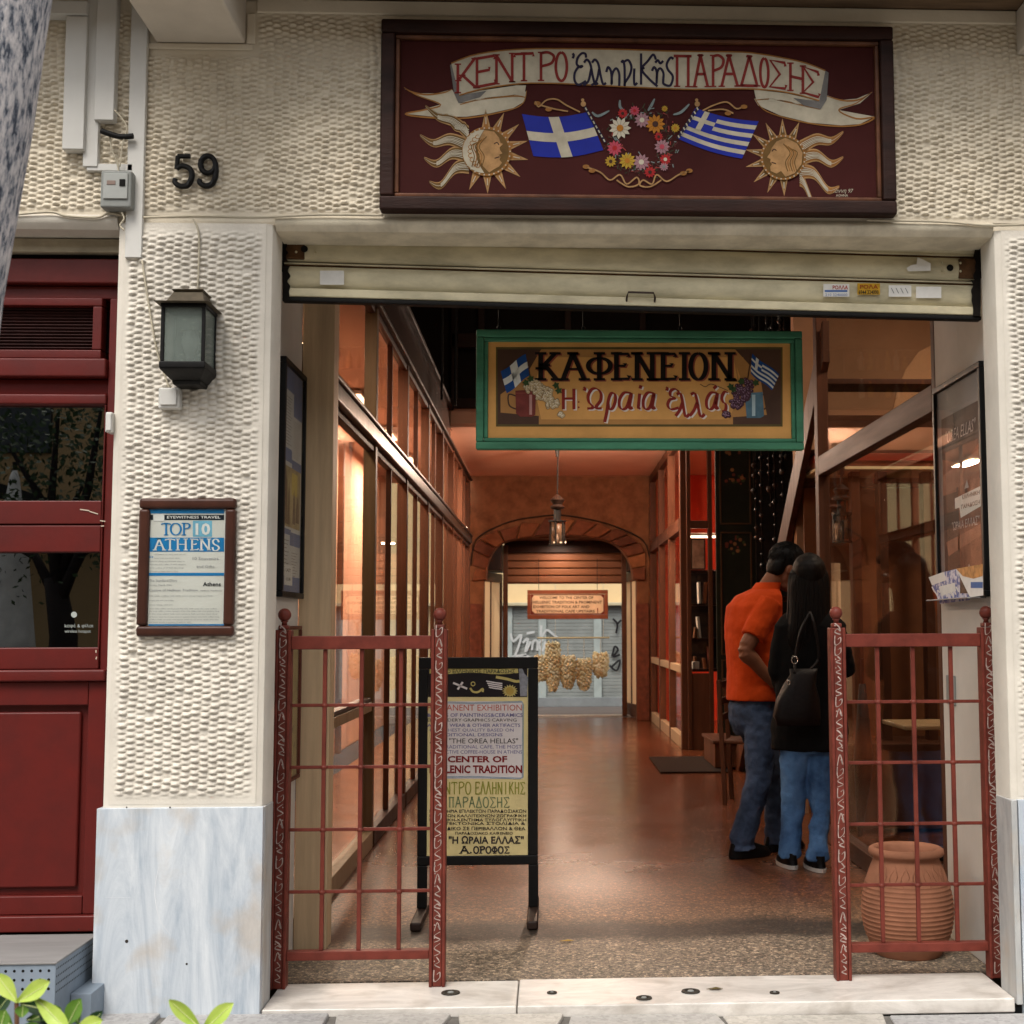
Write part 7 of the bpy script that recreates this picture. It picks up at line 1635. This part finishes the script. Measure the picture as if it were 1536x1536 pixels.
for s0, e_ in tips:
    for j in range(130):
        c = s0.lerp(e_, rl.uniform(.4, 1.15)) + Vector((rl.gauss(0, .3), rl.gauss(0, .3), rl.gauss(0, .25))); u = Vector((rl.gauss(0, 1), rl.gauss(0, 1), rl.gauss(0, .6))).normalized(); w_ = u.cross(Vector((rl.random(), rl.random(), rl.random()))).normalized()
        cr.add([c - u * .05, c + w_ * .025, c + u * .05, c - w_ * .025], [(0, 1, 2, 3)], lfm)
cr.build('crown', tree, kind='stuff')


def shrub(name_label, base, stems):
    s_ = T('shrub', name_label, 'shrub', base)
    return s_


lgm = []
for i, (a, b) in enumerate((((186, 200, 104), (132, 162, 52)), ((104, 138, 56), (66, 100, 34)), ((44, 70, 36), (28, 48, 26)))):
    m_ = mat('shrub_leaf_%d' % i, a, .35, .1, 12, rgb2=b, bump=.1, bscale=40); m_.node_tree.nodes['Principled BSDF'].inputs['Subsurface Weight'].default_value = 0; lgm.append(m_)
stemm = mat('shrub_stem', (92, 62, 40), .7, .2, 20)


def leaf(root, p, d, up, Lg, wd, m, cup=.25, bend=.3):
    d = Vector(d).normalized(); s = d.cross(Vector(up)).normalized(); u = s.cross(d); q = M(); V = []; F = []
    n = 9
    for i in range(n + 1):
        t = i / n; w_ = wd * (math.sin(math.pi * min(1, t ** 1.35 * .97 + .02))) ** .75; c = Vector(p) + d * Lg * t - u * bend * Lg * t * t
        for j in range(-2, 3): V.append(c + s * w_ * j / 2 + u * cup * wd * (abs(j) / 2) ** 1.6 * (1 if t < .97 else 0) + u * (.0 if j else -.0012))
    for i in range(n):
        for j in range(4): a = i * 5 + j; F.append((a, a + 1, a + 6, a + 5))
    q.add(V, F, m)
    q.tube([Vector(V[i * 5 + 2]) + u * .0004 for i in range(n)], [.0011 * (1 - .8 * i / n) for i in range(n)], mat('leaf_midrib', (206, 212, 150), .5, .1, 20), 4)
    return q.build('leaf', root, smooth=True)


def sprig(lab, foot, tip, leaves):
    s_ = T('shrub', lab, 'shrub', foot); f_, t_ = Vector(foot), Vector(tip); M().tube([f_, f_.lerp(t_, .5) + Vector((.02, 0, 0)), t_], [.007, .005, .0035], stemm, 7).build('stem', s_, smooth=True)
    for (p, d, up, a, b, k_, cu, be) in leaves: leaf(s_, p, d, up, a, b, lgm[k_], cu, be)
    return s_


YL = -2.6
ap = lambda a, b, y=YL: at(a, b, 1, y)
K1 = 2000 / 2.12; m_px = lambda p_: p_ / K1
def lf(p0, p1, w_, k_, up=(0, -1, .5), cu=.25, be=.12, y=YL, dy=0): a, b = ap(*p0, y), ap(*p1, y + dy); return (a, b - a, up, (b - a).length * 1.03, m_px(w_) / 2, k_, cu, be)


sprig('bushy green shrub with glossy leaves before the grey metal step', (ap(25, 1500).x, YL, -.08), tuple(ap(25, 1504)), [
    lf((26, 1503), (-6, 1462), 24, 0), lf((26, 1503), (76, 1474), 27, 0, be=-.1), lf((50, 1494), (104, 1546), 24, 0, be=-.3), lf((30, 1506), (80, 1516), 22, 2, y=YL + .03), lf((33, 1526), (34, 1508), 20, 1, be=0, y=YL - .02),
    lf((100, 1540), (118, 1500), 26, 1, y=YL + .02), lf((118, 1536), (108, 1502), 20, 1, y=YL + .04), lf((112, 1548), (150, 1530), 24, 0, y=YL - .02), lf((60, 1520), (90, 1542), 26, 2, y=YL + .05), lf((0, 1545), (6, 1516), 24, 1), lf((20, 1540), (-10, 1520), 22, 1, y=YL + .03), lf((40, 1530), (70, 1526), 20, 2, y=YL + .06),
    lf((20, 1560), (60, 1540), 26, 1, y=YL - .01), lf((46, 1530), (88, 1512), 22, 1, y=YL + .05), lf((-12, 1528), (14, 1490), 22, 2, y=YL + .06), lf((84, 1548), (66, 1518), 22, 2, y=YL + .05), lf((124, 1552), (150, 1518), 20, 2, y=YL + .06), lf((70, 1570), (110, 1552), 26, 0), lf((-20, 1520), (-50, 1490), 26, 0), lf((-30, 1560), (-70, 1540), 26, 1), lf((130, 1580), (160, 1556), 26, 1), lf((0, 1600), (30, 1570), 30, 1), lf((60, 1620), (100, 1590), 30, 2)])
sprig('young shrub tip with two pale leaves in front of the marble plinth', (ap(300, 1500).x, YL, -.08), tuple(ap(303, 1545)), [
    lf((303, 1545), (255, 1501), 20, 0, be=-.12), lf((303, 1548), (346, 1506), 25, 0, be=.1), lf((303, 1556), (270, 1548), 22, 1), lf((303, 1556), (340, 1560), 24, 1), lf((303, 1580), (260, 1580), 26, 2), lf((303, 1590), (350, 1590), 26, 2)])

# ================================================================== THE STREET BEHIND THE CAMERA (seen only as reflections)
ob = T('opposite_building', 'ochre building across the street mirrored in the shop panes', 'building', (0, -15, 0))
bx('wall', ob, -22, 22, -15.4, -15, -.1, 8.5, mat('opposite_ochre', (168, 140, 100), .8, .1, .8), 0); bx('shop_wall', ob, -22, 22, -14.99, -14.6, -.1, 3.0, mat('opposite_ochre', (0, 0, 0)), 0)
for i in range(7): 
    x_ = -12 + i * 4
    bx('window', ob, x_ - .6, x_ + .6, -14.995, -14.9, 3.9, 5.6, mat('opposite_window', (50, 56, 60), .1), .01); bx('awning', ob, x_ - 1.6, x_ + 1.6, -14.5, -13.4, 2.9, 3.0, mat('awning_white', (206, 204, 196), .7), .01)
# a closed parasol and a second tree on the far kerb, mirrored in the red shopfront's panes
cp_ = T('closed_parasol', 'closed white parasol on the far pavement, mirrored in the red shopfront', 'parasol', (-6.75, -12, -.1)); M().tube([(-6.75, -12, -.1), (-6.75, -12, 3.4)], .03, black, 8).build('pole', cp_); M().lathe([(.34, .9), (.30, 1.2), (.2, 2.2), (.06, 3.2), (.01, 3.35)], (-6.75, -12, 0), mat('parasol_white', (222, 220, 214), .8), 14).build('canopy', cp_, smooth=True)
t2 = T('street_tree', 'dark branched tree on the far pavement, mirrored in the red shopfront', 'tree', (-5.75, -11, -.1)); tb_ = M(); rq = random.Random(17); tb_.tube([(-5.75, -11, -.1), (-5.72, -11, 1.2), (-5.85, -11, 1.9)], [.2, .16, .12], mat('dark_bark', (40, 34, 32), .9), 10)
tb_.build('trunk', t2, smooth=True); lm_ = M(); c2 = M(); dl = mat('far_leaf', (52, 72, 40), .6, .2, 5)
for i in range(7):
    s0 = Vector((-5.8, -11, 1.5 + .06 * i)); e_ = s0 + Vector((rq.uniform(-1.6, 1.6), rq.uniform(-.6, .6), rq.uniform(.8, 2.4))); lm_.tube([s0, s0.lerp(e_, .5) + Vector((rq.uniform(-.2, .2), 0, .1)), e_], [.08, .05, .02], MATS['dark_bark'], 7)
    for j in range(420):
        c = s0.lerp(e_, rq.uniform(.7, 1.3)) + Vector((rq.gauss(0, .4), rq.gauss(0, .4), rq.gauss(0, .3))); u = Vector((rq.gauss(0, 1), rq.gauss(0, 1), rq.gauss(0, 1))).normalized() * .045; w_ = u.cross(Vector((rq.random(), rq.random(), rq.random()))) * .6; c2.add([c - u, c + w_, c + u, c - w_], [(0, 1, 2, 3)], dl)
lm_.build('limb', t2, smooth=True); c2.build('crown', t2, kind='stuff')
M().prism([(-9.5, -13.4, 3.9), (-5.6, -13.4, 2.7), (-5.6, -13.4, 2.5), (-9.5, -13.4, 3.7)], mat('far_awning_dark', (34, 34, 30), .8), (0, .3, 0)).build('awning', ob)
